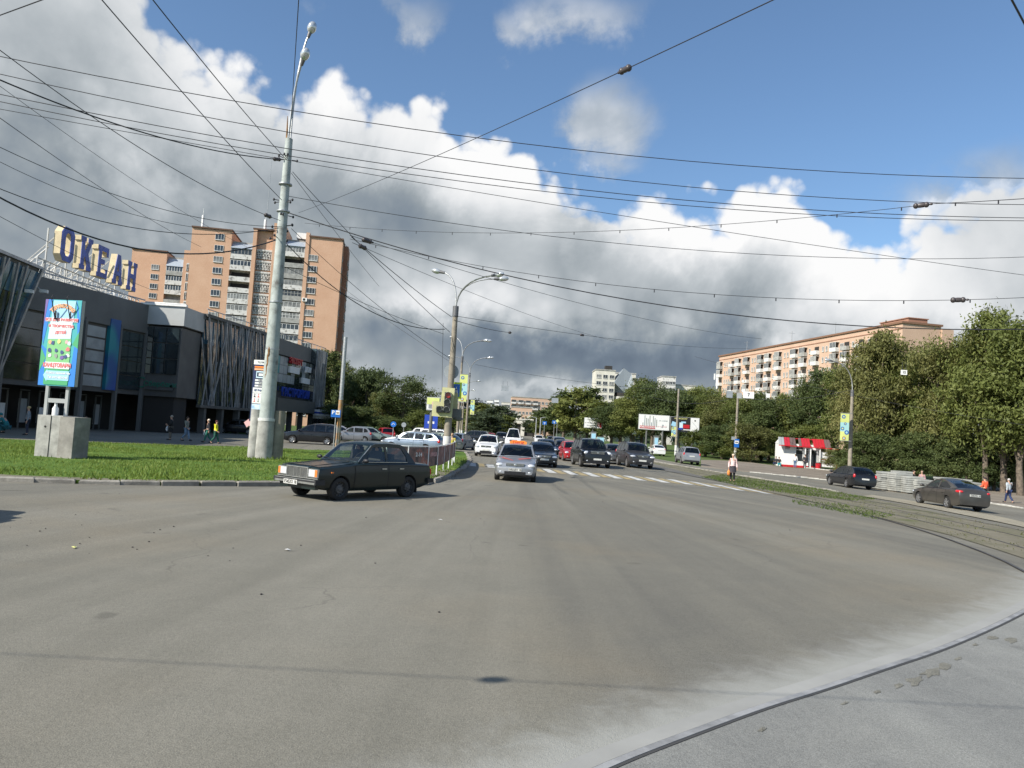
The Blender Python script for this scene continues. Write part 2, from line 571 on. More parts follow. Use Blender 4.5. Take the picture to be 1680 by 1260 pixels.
def asphalt(name, base, dark, light, streak=0.70, warm=None, rail=False, veins=0.0):
    m = bpy.data.materials.new(name); m.use_nodes = True
    t = m.node_tree; b = t.nodes['Principled BSDF']
    pos = tcobj(t)
    sp = t.nodes.new('ShaderNodeSeparateXYZ'); t.links.new(pos, sp.inputs[0])
    x, y = N(t, sp.outputs[0]), N(t, sp.outputs[1])
    grain = noise(t, pos, 34, 4, 0.75)
    coarse = noise(t, pos, 110, 2, 0.7)
    patch = noise(t, pos, 0.22, 5, 0.55, 0.4)
    blot = noise(t, pos, 1.6, 6, 0.65)
    # wheel-polished bands that fan out from the crossing
    cmb = t.nodes.new('ShaderNodeCombineXYZ')
    t.links.new(((x - 1.0).fn('ARCTAN2', (y.rsub(46.0)).mx(3.0)) * 8.0).k, cmb.inputs[0])
    t.links.new((y * 0.018).k, cmb.inputs[1])
    t.links.new((x * 0.02).k, cmb.inputs[2])
    st = noise(t, cmb.outputs[0], 1.0, 4, 0.6, 0.2)
    cmb3 = t.nodes.new('ShaderNodeCombineXYZ')
    t.links.new(((x - 1.0).fn('ARCTAN2', (y.rsub(46.0)).mx(3.0)) * 30.0).k, cmb3.inputs[0])
    t.links.new((y * 0.03).k, cmb3.inputs[1])
    st3 = noise(t, cmb3.outputs[0], 1.0, 5, 0.62, 0.25)
    f = (patch - 0.5) * 0.42 + (st - 0.5) * streak * 1.5 + (st3 - 0.5) * streak * 1.15 + (blot - 0.5) * 0.30 + 0.5
    col = ramp(t, f.clamp(), [(0.12, dark), (0.5, base), (0.85, light)])
    wmask = noise(t, pos, 0.2, 4, 0.55).step(0.46, 0.75) * 0.42
    col = mixc(t, wmask, col, warm or (base[0] * 1.22, base[1] * 1.06, base[2] * 0.88))
    g = (grain - 0.5) * 0.8 + (coarse - 0.5) * 1.9 + 1.0
    sc = t.nodes.new('ShaderNodeVectorMath'); sc.operation = 'SCALE'
    t.links.new(col, sc.inputs[0]); t.links.new(g.k, sc.inputs['Scale'])
    col = sc.outputs[0]
    # oil spots, small dark patches
    spots = noise(t, pos, 1.1, 2, 0.5).step(0.69, 0.76) * 0.40
    col = mixc(t, spots, col, tuple(c * 0.5 for c in dark))
    # hairline cracks
    vn = t.nodes.new('ShaderNodeTexVoronoi'); vn.feature = 'DISTANCE_TO_EDGE'; vn.inputs['Scale'].default_value = 0.16
    wv = t.nodes.new('ShaderNodeVectorMath'); wv.operation = 'ADD'
    nn = t.nodes.new('ShaderNodeTexNoise'); nn.inputs['Scale'].default_value = 0.8; nn.inputs['Detail'].default_value = 5
    t.links.new(pos, nn.inputs['Vector']); t.links.new(pos, wv.inputs[0]); t.links.new(nn.outputs['Color'], wv.inputs[1])
    t.links.new(wv.outputs[0], vn.inputs['Vector'])
    cr = N(t, vn.outputs['Distance']).step(0.0, 0.003, 0.35, 0.0) * patch.step(0.45, 0.6)
    col = mixc(t, cr, col, tuple(c * 0.45 for c in dark))
    if rail:
        at = t.nodes.new('ShaderNodeAttribute'); at.attribute_name = 'dust'
        du = N(t, at.outputs['Fac'])
        dn = noise(t, pos, 2.2, 7, 0.65, 0.8)
        dm = (du * 1.25 + (dn - 0.5) * 0.9).step(0.25, 1.1) * du.step(0.0, 0.15) * 0.75
        col = mixc(t, dm, col, (0.345, 0.35, 0.325))
    if veins:
        vn2 = noise(t, pos, 0.75, 5, 0.6, 2.2)
        vv = (vn2 - 0.5).fn('ABSOLUTE').step(0.0, 0.035, veins, 0.0)
        col = mixc(t, vv, col, light)
    t.links.new(col, b.inputs['Base Color'])
    b.inputs['Roughness'].default_value = 0.93
    b.inputs['Specular IOR Level'].default_value = 0.3
    bn = t.nodes.new('ShaderNodeBump'); bn.inputs['Strength'].default_value = 0.55; bn.inputs['Distance'].default_value = 0.012
    t.links.new((grain + coarse * 0.8).k, bn.inputs['Height']); t.links.new(bn.outputs[0], b.inputs['Normal'])
    MATS[name] = m
    return m

def earth(name, stops, scale=0.5, fine=12.0, bump=0.6):
    m = bpy.data.materials.new(name); m.use_nodes = True
    t = m.node_tree; b = t.nodes['Principled BSDF']
    pos = tcobj(t)
    f = noise(t, pos, scale, 6, 0.6) * 0.65 + noise(t, pos, fine, 5, 0.7) * 0.35
    t.links.new(ramp(t, f, stops), b.inputs['Base Color'])
    b.inputs['Roughness'].default_value = 0.97
    b.inputs['Specular IOR Level'].default_value = 0.2
    bn = t.nodes.new('ShaderNodeBump'); bn.inputs['Strength'].default_value = bump; bn.inputs['Distance'].default_value = 0.05
    t.links.new(noise(t, pos, fine * 1.6, 4, 0.7).k, bn.inputs['Height']); t.links.new(bn.outputs[0], b.inputs['Normal'])
    MATS[name] = m
    return m

M['road'] = asphalt('road_asphalt', (0.174, 0.166, 0.136), (0.118, 0.114, 0.099), (0.232, 0.220, 0.182), rail=True)
M['lot'] = asphalt('side_asphalt', (0.135, 0.132, 0.120), (0.09, 0.089, 0.084), (0.18, 0.176, 0.16), 0.3)
M['slab'] = asphalt('tram_slab_concrete', (0.235, 0.238, 0.222), (0.165, 0.168, 0.16), (0.33, 0.33, 0.305), 0.9, warm=(0.27, 0.265, 0.23), veins=0.13)
M['lawn'] = earth('lawn_green', [(0.30, (0.050, 0.085, 0.015)), (0.48, (0.078, 0.145, 0.022)), (0.60, (0.11, 0.18, 0.03)), (0.72, (0.17, 0.17, 0.06))])
M['verge'] = earth('worn_verge', [(0.28, (0.085, 0.11, 0.035)), (0.40, (0.13, 0.135, 0.07)), (0.50, (0.18, 0.165, 0.12)), (0.75, (0.25, 0.23, 0.18))], 0.7)
M['land'] = earth('rough_grassland', [(0.30, (0.05, 0.085, 0.02)), (0.5, (0.075, 0.12, 0.03)), (0.7, (0.13, 0.13, 0.06))], 0.12, 3.0)
M['pave'] = earth('earthy_pavement', [(0.30, (0.155, 0.135, 0.11)), (0.5, (0.215, 0.185, 0.15)), (0.7, (0.28, 0.25, 0.21))], 0.4, 9.0)
M['sand'] = earth('gravelly_sand', [(0.3, (0.22, 0.20, 0.15)), (0.55, (0.33, 0.30, 0.23)), (0.75, (0.42, 0.39, 0.31))], 0.9, 14.0)

# ---- the rail line (left rail of the near track), from picture points
RAILPX = [(860, 1330), (1000, 1260), (1125, 1212), (1250, 1165), (1352, 1134), (1450, 1100), (1530, 1074), (1600, 1045), (1645, 1024), (1680, 1006)]
near = [(p.x, p.y) for p in (Gd(*q) for q in RAILPX)]
far = [(p.x, p.y) for p in (Gd(*q) for q in ((1680, 941), (1640, 919), (1560, 888), (1500, 868), (1425, 847), (1350, 829), (1292, 815)))]
mid = [((near[-1][0] * (1 - k) + far[0][0] * k) + 0.45 * math.sin(k * PI), near[-1][1] * (1 - k) + far[0][1] * k) for k in (0.25, 0.5, 0.75)]
line = near + mid + far
line += [(12.6, 36.0), (12.5, 42), (12.3, 50), (12.0, 60), (11.4, 75), (10.4, 95), (9.0, 125), (6.0, 180)]
line = [(near[0][0] - 2.4, near[0][1] - 1.3), *line]
def smooth_line(pts, rounds=3):
    for _ in range(rounds):
        out = [pts[0]]
        for a, b in zip(pts, pts[1:]):
            out += [(a[0] * .75 + b[0] * .25, a[1] * .75 + b[1] * .25), (a[0] * .25 + b[0] * .75, a[1] * .25 + b[1] * .75)]
        out.append(pts[-1])
        pts = out
    return pts
RAIL = smooth_line(line)
def offset_line(pts, d):
    out = []
    for i, p in enumerate(pts):
        a, b = pts[max(i - 1, 0)], pts[min(i + 1, len(pts) - 1)]
        t = Vector((b[0] - a[0], b[1] - a[1])).normalized()
        out.append((p[0] + t.y * d, p[1] - t.x * d))
    return out
RA = np.array(RAIL)
def rail_dist(x, y):
    return float(np.sqrt(((RA - (x, y)) ** 2).sum(1).min()))

# ---- ground
ground = sheet('ground', [(-1500, -60), (1500, -60), (1500, 2500), (-1500, 2500)], 0.0, M['land'])

# road: everything paved between the lawn on the left and the earth pavement on the right
road_poly = XY((-160, -25, 0), (160, -25, 0), (160, 24, 0), (60, 27, 0), (1760, 850), (1680, 834), (1600, 822), (1500, 807), (1440, 797), (1328, 784), (1250, 777), (1150, 766),
               (1060, 750), (1000, 738), (16, 130, 0), (9, 420, 0), (-9, 420, 0), (-9, 78, 0), (-60, 82, 0), (-160, 80, 0))
road = sheet('road', road_poly, 0.012, M['road'])
# fine patch of the road near the rail carries the amount of pale dust
def road_near():
    me = bpy.data.meshes.new('road_near')
    xs = np.arange(-6, 19.01, 0.25); ys = np.arange(2.5, 34.01, 0.25)
    nx, ny = len(xs), len(ys)
    vs = [(x, y, T(x, y) + 0.018) for y in ys for x in xs]
    fs = [(j * nx + i, j * nx + i + 1, (j + 1) * nx + i + 1, (j + 1) * nx + i) for j in range(ny - 1) for i in range(nx - 1)]
    me.from_pydata(vs, [], fs)
    at = me.attributes.new('dust', 'FLOAT', 'POINT')
    V = np.array(vs)[:, :2]
    d = np.full(len(V), 1e9)
    for q in RA:
        d = np.minimum(d, np.hypot(V[:, 0] - q[0], V[:, 1] - q[1]))
    fade = np.clip(1 - (V[:, 1] - 12.5) / 5.0, 0.12, 1)
    at.data.foreach_set('value', (np.exp(-(d / 0.78) ** 1.25) * fade).astype(np.float32))
    o = obj('road_surface', me, None, M['road'])
    tag(o, kind='structure')
road_near()

# pale worn slab between the rails and beyond, right of the near rail
ro = offset_line(RAIL, 0.05)
ks = [p for p in ro if p[1] < 15.2 and p[0] > -1.5]
slab_poly = [(ks[0][0], -6)] + ks + [(ks[-1][0] + 4, 15.4), (30, 13), (30, -6)]
slab = sheet('track_pavement', slab_poly, 0.026, M['slab'])

def strip(name, pts, w, h, m, z0=0.0, **kw):
    """a band of width w and height h along a line"""
    mb = MB()
    a = offset_line(pts, -w / 2); b = offset_line(pts, w / 2)
    n = len(pts)
    vs = []
    for p, q in zip(a, b):
        vs += [(p[0], p[1], T(*p) + z0), (p[0], p[1], T(*p) + z0 + h), (q[0], q[1], T(*q) + z0 + h), (q[0], q[1], T(*q) + z0)]
    fs = []
    for i in range(n - 1):
        for k in range(4):
            k2 = (k + 1) % 4
            fs.append((4 * i + k, 4 * i + k2, 4 * i + 4 + k2, 4 * i + 4 + k))
    fs += [(3, 2, 1, 0), (4 * n - 4, 4 * n - 3, 4 * n - 2, 4 * n - 1)]
    mb.add(vs, fs)
    return mb.build(name, m, **kw)
M['railsteel'] = mat('rail_steel', (0.30, 0.30, 0.295), 0.6, 0.25, var=0.3, vscale=3)
M['railfar'] = mat('rail_steel_worn', (0.075, 0.07, 0.068), 0.6, 0.3, var=0.3, vscale=1)
M['groove'] = mat('groove_dark', (0.05, 0.05, 0.05), 0.9)
M['railbed'] = mat('rail_edge_concrete', (0.29, 0.29, 0.272), 0.9, var=0.10, vscale=0.8)
TR = []
for k, d in enumerate((0.0, 1.74, 3.55, 5.27)):
    L = offset_line(RAIL, d)
    TR.append(L)
    cut_ = next(i for i, q in enumerate(L) if q[1] > 13.5)
    for seg, mm_ in ((L[:cut_ + 1], M['railsteel']), (L[cut_:], M['railfar'])):
        o = strip('tram_rail', seg, 0.062, 0.014, mm_, 0.020 if mm_ is M['railsteel'] else 0.034)
        tag(o, kind='structure')
    o = strip('rail_groove', offset_line(L, 0.046), 0.026, 0.004, M['groove'], 0.027)
    tag(o, kind='structure')
    if k == 0:
        o = strip('rail_edge', [q for q in offset_line(L, -0.125) if q[1] < 14], 0.16, 0.006, M['railbed'], 0.02)
        tag(o, kind='structure')

# packed dirt in the broken paving along the near rail
def dirt():
    g = random.Random(12)
    mb = MB()
    for px, py, s in ((1548, 1098, .20), (1528, 1108, .26), (1502, 1121, .22), (1474, 1130, .12), (1630, 1050, .16), (1660, 1054, .22), (1600, 1062, .10), (1440, 1140, .08), (1385, 1160, .07), (1572, 1085, .1), (1250, 1203, .07)):
        p = Gd(px, py); n = 11; s *= .62
        a0 = math.atan2(.75, .66)
        ring = []
        for k in range(n):
            a = 2 * PI * k / n; r = s * g.uniform(.45, 1.1)
            u, v = r * 1.7 * math.cos(a), r * .55 * math.sin(a)
            ring.append((p.x + u * math.cos(a0) - v * math.sin(a0), p.y + u * math.sin(a0) + v * math.cos(a0), .030))
        mb.add(ring + [(p.x, p.y, .036)], [(k, (k + 1) % n, n) for k in range(n)])
    tag(mb.build('packed_dirt', M['sanddark']), kind='stuff', label='packed dirt in the broken paving along the near rail')
M['sanddark'] = earth('packed_dirt', [(0.3, (0.13, 0.125, 0.10)), (0.5, (0.20, 0.195, 0.165)), (0.65, (0.26, 0.255, 0.22))], 5.0, 30.0)
dirt()

# lawn on the left with its kerb
KERBPX = [(-240, 772), (-60, 786), (0, 790), (120, 794), (230, 797), (350, 798), (460, 798), (560, 798), (640, 799), (697, 797), (733, 786), (752, 776), (765, 766), (770, 757), (768, 749), (763, 743)]
kerb_xy = XY(*KERBPX)
back_xy = XY((740, 740), (690, 741), (600, 742), (520, 741), (450, 738), (380, 735), (290, 733), (200, 730), (100, 727), (0, 723), (-240, 716))
lawn = sheet('lawn', kerb_xy + back_xy, 0.10, M['lawn'], thick=0.09)
worn_in = offset_line(kerb_xy[:12], -.75)
worn = sheet('lawn_edge', kerb_xy[:12] + worn_in[::-1], 0.112, M['verge'])
M['kerbstone'] = mat('kerb_stone', (0.25, 0.235, 0.205), 0.95, var=0.35, vscale=1.7, bump=0.7, bscale=18)
def kerb_stones(name, pts, w, h, m, step=1.0, jit=0.03, gap=0.02, **kw):
    mb = MB()
    dist = [0]
    for a, b in zip(pts, pts[1:]):
        dist.append(dist[-1] + math.hypot(b[0] - a[0], b[1] - a[1]))
    def at(s):
        for i in range(len(pts) - 1):
            if s <= dist[i + 1]:
                k = (s - dist[i]) / max(1e-6, dist[i + 1] - dist[i])
                return Vector((pts[i][0] * (1 - k) + pts[i + 1][0] * k, pts[i][1] * (1 - k) + pts[i + 1][1] * k))
        return Vector(pts[-1])
    s = 0.0
    while s < dist[-1] - step:
        a, b = at(s), at(s + step - gap)
        c = (a + b) / 2 + Vector((rnd.uniform(-jit, jit), rnd.uniform(-jit, jit)))
        ang = math.atan2(b.y - a.y, b.x - a.x) + rnd.uniform(-0.03, 0.03) * (jit > 0)
        hh = h * rnd.uniform(0.72, 1.05) if jit > 0 else h
        z = T(c.x, c.y)
        rm = Matrix.Rotation(ang, 3, 'Z') @ Matrix.Rotation(rnd.uniform(-.02, .02) * (jit > 0), 3, 'Y')
        l = (b - a).length; e = 0.03
        vs = []
        for zz, ins in ((-0.05, 0), (hh - e, 0), (hh, e)):
            for sx, sy in ((-1, -1), (1, -1), (1, 1), (-1, 1)):
                vs.append(rm @ Vector((sx * (l / 2 - ins), sy * (w / 2 - ins), zz)) + Vector((c.x, c.y, z)))
        mb.add(vs, [(0, 1, 5, 4), (1, 2, 6, 5), (2, 3, 7, 6), (3, 0, 4, 7), (4, 5, 9, 8), (5, 6, 10, 9), (6, 7, 11, 10), (7, 4, 8, 11), (8, 9, 10, 11)])
        s += step
    return mb.build(name, m, **kw)
tag(kerb_stones('kerb', kerb_xy, 0.2, 0.165, M['kerbstone'], 1.0, 0.055, 0.035), kind='structure')

# worn green strip with the tram tracks
med = XY((1000, 742), (1045, 756), (1100, 770), (1150, 782), (1192, 792), (1240, 803), (1330, 824), (1400, 840), (1480, 860), (1560, 880), (1640, 905), (1700, 925),
         (1760, 905), (1700, 876), (1620, 860), (1560, 847), (1480, 830), (1400, 813), (1300, 795), (1200, 779), (1100, 763), (1040, 753))
M['verge2'] = M['verge']
verge = sheet('verge', med, 0.035, M['verge'])
tag(kerb_stones('kerb', XY((1010, 746), (1100, 763), (1200, 779), (1300, 795), (1390, 811)), 0.15, 0.13, M['kerbstone'], 1.0, 0.015), kind='structure')
sand = sheet('sand_strip', XY((1415, 815), (1480, 826), (1560, 842), (1640, 858), (1740, 880), (1740, 872), (1640, 849), (1560, 834), (1480, 820), (1430, 813)), 0.045, M['sand'])
gravel = sheet('gravel_strip', XY((1040, 762), (1100, 775), (1150, 785), (1192, 793), (1150, 782), (1100, 769), (1045, 755)), 0.042, M['lot'])
pave = sheet('pavement', XY((1150, 766), (1250, 777), (1328, 784), (1440, 797), (1500, 807), (1600, 822), (1680, 834), (1800, 856),
                            (1800, 812), (1680, 805), (1560, 792), (1440, 778), (1390, 772), (1300, 768), (1230, 759), (1190, 756), (1150, 755)), 0.05, M['pave'], thick=0.05)
M['kerbwhite'] = mat('kerb_pale', (0.42, 0.41, 0.37), 0.9, var=0.25, vscale=2)
tag(kerb_stones('kerb', XY((1230, 775), (1328, 785), (1440, 798), (1500, 808), (1600, 823), (1680, 835)), 0.14, 0.12, M['kerbwhite'], 1.0, 0.01), kind='structure')
tag(kerb_stones('kerb', XY((1320, 768), (1362, 773), (1400, 776), (1440, 780)), 0.14, 0.16, M['kerbwhite'], 1.0, 0.0), kind='structure')
# small path climbing between the trees
hp = sheet('path', [(18, 190), (24, 190), (23, 330), (19.5, 330)], 0.02, M['pave'])

# pedestrian crossing: white and yellow bars in turn
def crossing():
    for which, nm, m in ((0, 'white_crossing_bars', mat('road_white', (0.50, 0.50, 0.47), 0.8, var=0.35, vscale=2.5, stops=[(0.30, (0.16, 0.155, 0.14)), (0.42, (0.42, 0.42, 0.39)), (0.6, (0.60, 0.60, 0.57))])),
                         (1, 'yellow_crossing_bars', mat('road_yellow', (0.5, 0.36, 0.12), 0.8, stops=[(0.34, (0.16, 0.155, 0.13)), (0.5, (0.36, 0.28, 0.13)), (0.68, (0.50, 0.38, 0.18))], var=.1, vscale=2.5))):
        mb = MB()
        x = -3.2 + (0.56 if which else 0)
        while x < 13.2:
            w = 0.44 if not which else 0.38
            yc = 43.3 - 0.47 * x
            y0, y1 = yc - 1.9, yc + 1.9
            dxx = -0.05
            q = [(x, y0), (x + w, y0 - 0.2), (x + w + dxx * 4, y1 - 0.2), (x + dxx * 4, y1)]
            # cut at x = 9 is not needed: bars are narrow
            mb.add([(a, b, T(a, b) + 0.022) for a, b in q], [(0, 1, 2, 3)])
            x += 1.08
        o = mb.build(nm, m); tag(o, kind='structure')
crossing()
# dashed lane line beyond and a worn white edge line
mb = MB()
for k in range(14):
    y = 56 + k * 9
    mb.add([(x, yy, T(x, yy) + 0.022) for x, yy in ((6.1, y), (6.22, y), (6.22, y + 3), (6.1, y + 3))], [(0, 1, 2, 3)])
    mb.add([(x, yy, T(x, yy) + 0.022) for x, yy in ((2.3, y), (2.42, y), (2.42, y + 3), (2.3, y + 3))], [(0, 1, 2, 3)])
tag(mb.build('lane_markings', MATS['road_white']), kind='structure')

# ---- hills far behind the town
def hills():
    xs = np.linspace(-900, 900, 90); ys = np.linspace(430, 1700, 40)
    vs = []
    for y in ys:
        for x in xs:
            k = max(0, min(1, (y - 450) / 500))
            z = k * k * (3 - 2 * k) * (27 + 6 * math.sin(x * 0.011 + 1) + 3 * math.sin(x * 0.031)) * (0.75 + 0.25 * math.sin(x * 0.004 - 0.6))
            vs.append((x, y, z - 0.6))
    nx = len(xs)
    fs = [(j * nx + i, j * nx + i + 1, (j + 1) * nx + i + 1, (j + 1) * nx + i) for j in range(len(ys) - 1) for i in range(nx - 1)]
    me = bpy.data.meshes.new('hills'); me.from_pydata(vs, [], fs)
    me.polygons.foreach_set('use_smooth', [True] * len(fs))
    m = earth('wooded_hill', [(0.3, (0.03, 0.05, 0.025)), (0.55, (0.055, 0.08, 0.04)), (0.75, (0.10, 0.11, 0.08))], 0.02, 0.15, 1.0)
    tag(obj('hills', me, None, m), kind='structure')
hills()

# ------------------------------------------------------------------ cars
def lerp(a, b, t): return a + (b - a) * t
def pw(pts, x):
    """piecewise linear, pts sorted by falling x"""
    if x >= pts[0][0]: return pts[0][1]
    for (x0, y0), (x1, y1) in zip(pts, pts[1:]):
        if x >= x1:
            return lerp(y0, y1, (x0 - x) / max(1e-6, x0 - x1))
    return pts[-1][1]

def sedan(L, W, H, wb, fo, hood=.92, nose=.68, belt=None, tail=1.0, deckl=.55, cl=.2, wr=.31, xw0=None, rake=.75, rrake=.85, kind='sedan', **kw):
    """profile numbers from a few sizes; x forwards, 0 at the middle"""
    f, r = L / 2, -L / 2
    xa = f - fo
    belt = belt or hood + 0.02
    x0 = xw0 if xw0 is not None else xa - .38
    x1 = x0 - rake
    if kind == 'sedan':
        x3 = r + deckl; x2 = x3 + rrake
        cab = [(x0, belt - .01), (lerp(x0, x1, .55), lerp(belt, H, .66)), (x1, H - .055), (lerp(x1, x2, .35), H), (lerp(x1, x2, .75), H - .015), (x2, H - .075), (lerp(x2, x3, .5), lerp(H, tail, .5)), (x3, tail - .01)]
        tags = ['W', 'W', 'R', 'R', 'R', 'B', 'B']
        top = [(f, nose - .12), (f - .04, nose), (f - .16, nose + .06), (x0 + .02, hood), (x0 - .25, belt), (x3 + .1, tail - .03), (x3 - .1, tail), (r + .1, tail - .02), (r + .03, tail - .08), (r, tail - .22)]
    else:
        x3 = r + .10; x2 = x3 + rrake
        cab = [(x0, belt - .01), (lerp(x0, x1, .55), lerp(belt, H, .68)), (x1, H - .06), (lerp(x1, x2, .35), H), (lerp(x1, x2, .8), H - .02), (x2, H - .07), (lerp(x2, x3, .5), lerp(H, tail, .45)), (x3, tail)]
        tags = ['W', 'W', 'R', 'R', 'R', 'B', 'B']
        top = [(f, nose - .12), (f - .04, nose), (f - .16, nose + .06), (x0 + .02, hood), (x0 - .25, belt), (x3 + .2, tail), (r + .06, tail - .02), (r, tail - .2)]
    yb, yr = W * .455, W * .455 - (H - belt) * .30
    # side windows between the pillars
    zt = H - .11; zbw = belt + .035
    xf = lambda z: pw([(belt, 0)], z)
    def fx(z):   # windshield line x at z
        for (a, za), (b, zb_) in zip(cab[:3], cab[1:3]):
            if za <= z <= zb_ + 1e-6: return lerp(a, b, (z - za) / (zb_ - za))
        return cab[2][0]
    def bx(z):
        for (a, za), (b, zb_) in zip(cab[5:], cab[6:]):
            if zb_ - 1e-6 <= z <= za: return lerp(a, b, (za - z) / (za - zb_ + 1e-9))
        return cab[5][0]
    xm = (x0 + x3) / 2 + (.12 if kind == 'sedan' else .30)
    p = .05
    zm = (zt + zbw) / 2
    xr_ = -wb / 2 + (xa - wb / 2) - .0
    xr_ = (xa - wb)            # rear axle
    rear_lim = bx(zt) + .12
    win = [[(fx(zbw) - .16, zbw), (fx(zm) - .12, zm), (fx(zt) - .10, zt), (xm + p, zt + .02), (xm + p, zbw)]]
    xe = xr_ + .12
    if kind == 'sedan':
        win.append([(xm - p, zbw), (xm - p, zt + .02), (rear_lim + .02, zt - .02), (xe - .22, zbw + .12), (xe - .22, zbw)])
    else:
        win.append([(xm - p, zbw), (xm - p, zt + .02), (xe + .1, zt), (xe + .1, zbw)])
        win.append([(xe - .0, zbw), (xe - .0, zt), (rear_lim + .02, zt - .02), (bx(zm) + .16, zm), (bx(zbw) + .30, zbw + .05)])
    return dict(L=L, W=W, H=H, wb=wb, xa=xa, xr=xa - wb, top=top, cab=cab, tags=tags, win=win, belt=belt, yb=yb, yr=yr, cl=cl, wr=wr, xm=xm, x0=x0, x3=x3,
                nose=nose, tail=tail, hood=hood, kind=kind, **kw)

SPEC = {
    'sedan': sedan(4.35, 1.74, 1.49, 2.62, .80, hood=.95, nose=.72, tail=1.03, deckl=.42, wr=.31, style='logan'),
    'sleek': sedan(4.37, 1.70, 1.46, 2.57, .84, hood=.93, nose=.68, tail=1.06, deckl=.30, rake=.95, rrake=1.05, wr=.305, cl=.18, style='sleek'),
    'suv': sedan(4.60, 1.86, 1.74, 2.70, .90, hood=1.10, nose=.86, belt=1.13, tail=1.13, rake=.72, rrake=.36, cl=.25, wr=.36, kind='hatch', style='suv'),
    'bigsuv': sedan(4.83, 1.99, 1.83, 2.77, .90, hood=1.18, nose=1.00, belt=1.16, tail=1.16, rake=.62, rrake=.28, cl=.26, wr=.37, kind='hatch', style='bigsuv'),
    'cross': sedan(4.33, 1.78, 1.61, 2.63, .86, hood=1.02, nose=.80, belt=1.03, tail=1.05, rake=.85, rrake=.50, cl=.22, wr=.34, kind='hatch', style='cross'),
    'hatch': sedan(3.95, 1.68, 1.50, 2.49, .78, hood=.95, nose=.72, belt=.95, tail=.98, rake=.85, rrake=.42, cl=.18, wr=.30, kind='hatch', style='hatch'),
    'wagon': sedan(4.75, 1.80, 1.54, 2.75, .90, hood=.98, nose=.74, belt=.98, tail=1.02, rake=.88, rrake=.60, cl=.20, wr=.33, kind='hatch', style='wagon'),
    'minivan': sedan(4.50, 1.78, 1.66, 2.70, .85, hood=1.02, nose=.78, belt=1.02, tail=1.05, rake=1.15, rrake=.35, cl=.19, wr=.31, kind='hatch', style='hatch'),
    'minibus': sedan(5.30, 2.00, 2.30, 3.10, .95, hood=1.12, nose=.92, belt=1.15, tail=1.15, rake=.95, rrake=.18, cl=.24, wr=.35, kind='hatch', style='bus', xw0=1.75),
}

def body_surface(sp):
    f, r = sp['L'] / 2, -sp['L'] / 2
    Wd = sp['W']
    ta = sp.get('taper', (.17, .10))
    def w(x):
        if x > f - .75:
            k = (x - (f - .75)) / .75
            return Wd / 2 * (1 - ta[0] * k ** 2.6)
        if x < r + .6:
            k = ((r + .6) - x) / .6
            return Wd / 2 * (1 - ta[1] * k ** 2.4)
        return Wd / 2
    def zb(x):
        d = min(f - x, x - r)
        return sp['cl'] + .12 * max(0, 1 - d / .45)
    fr = [(0, 1, .035), (.5, 1, .028), (.86, 1, 0), (.955, .94, 0), (1.0, .66, 0), (.995, .40, 0), (.965, .13, 0), (.90, 0, 0), (0, 0, 0)]
    if sp.get('boxy'):
        fr = [(0, 1, .02), (.5, 1, .018), (.90, 1, 0), (.965, .945, 0), (1.0, .74, 0), (.992, .42, 0), (.965, .12, 0), (.90, 0, 0), (0, 0, 0)]
    def S_(x, k):
        i = min(int(k), len(fr) - 2); t = k - i
        zt, z0, ww = pw(sp['top'], x), zb(x), w(x)
        a, b = fr[i], fr[i + 1]
        fy, fz, cr = (lerp(a[q], b[q], t) for q in range(3))
        return ww * fy, z0 + (zt - z0) * fz + cr
    return S_, fr

_carcache = {}
def loft_grid(mb, S_, xs, ks, side, off=0.0, mi=0):
    vs = []
    for x in xs:
        for k in ks:
            y, z = S_(x, k)
            vs.append((x, side * (y + off), z))
    n = len(ks)
    fs = []
    for i in range(len(xs) - 1):
        for j in range(n - 1):
            q = (i * n + j, i * n + j + 1, (i + 1) * n + j + 1, (i + 1) * n + j)
            fs.append(q if side > 0 else q[::-1])
    mb.add(vs, fs, mi)

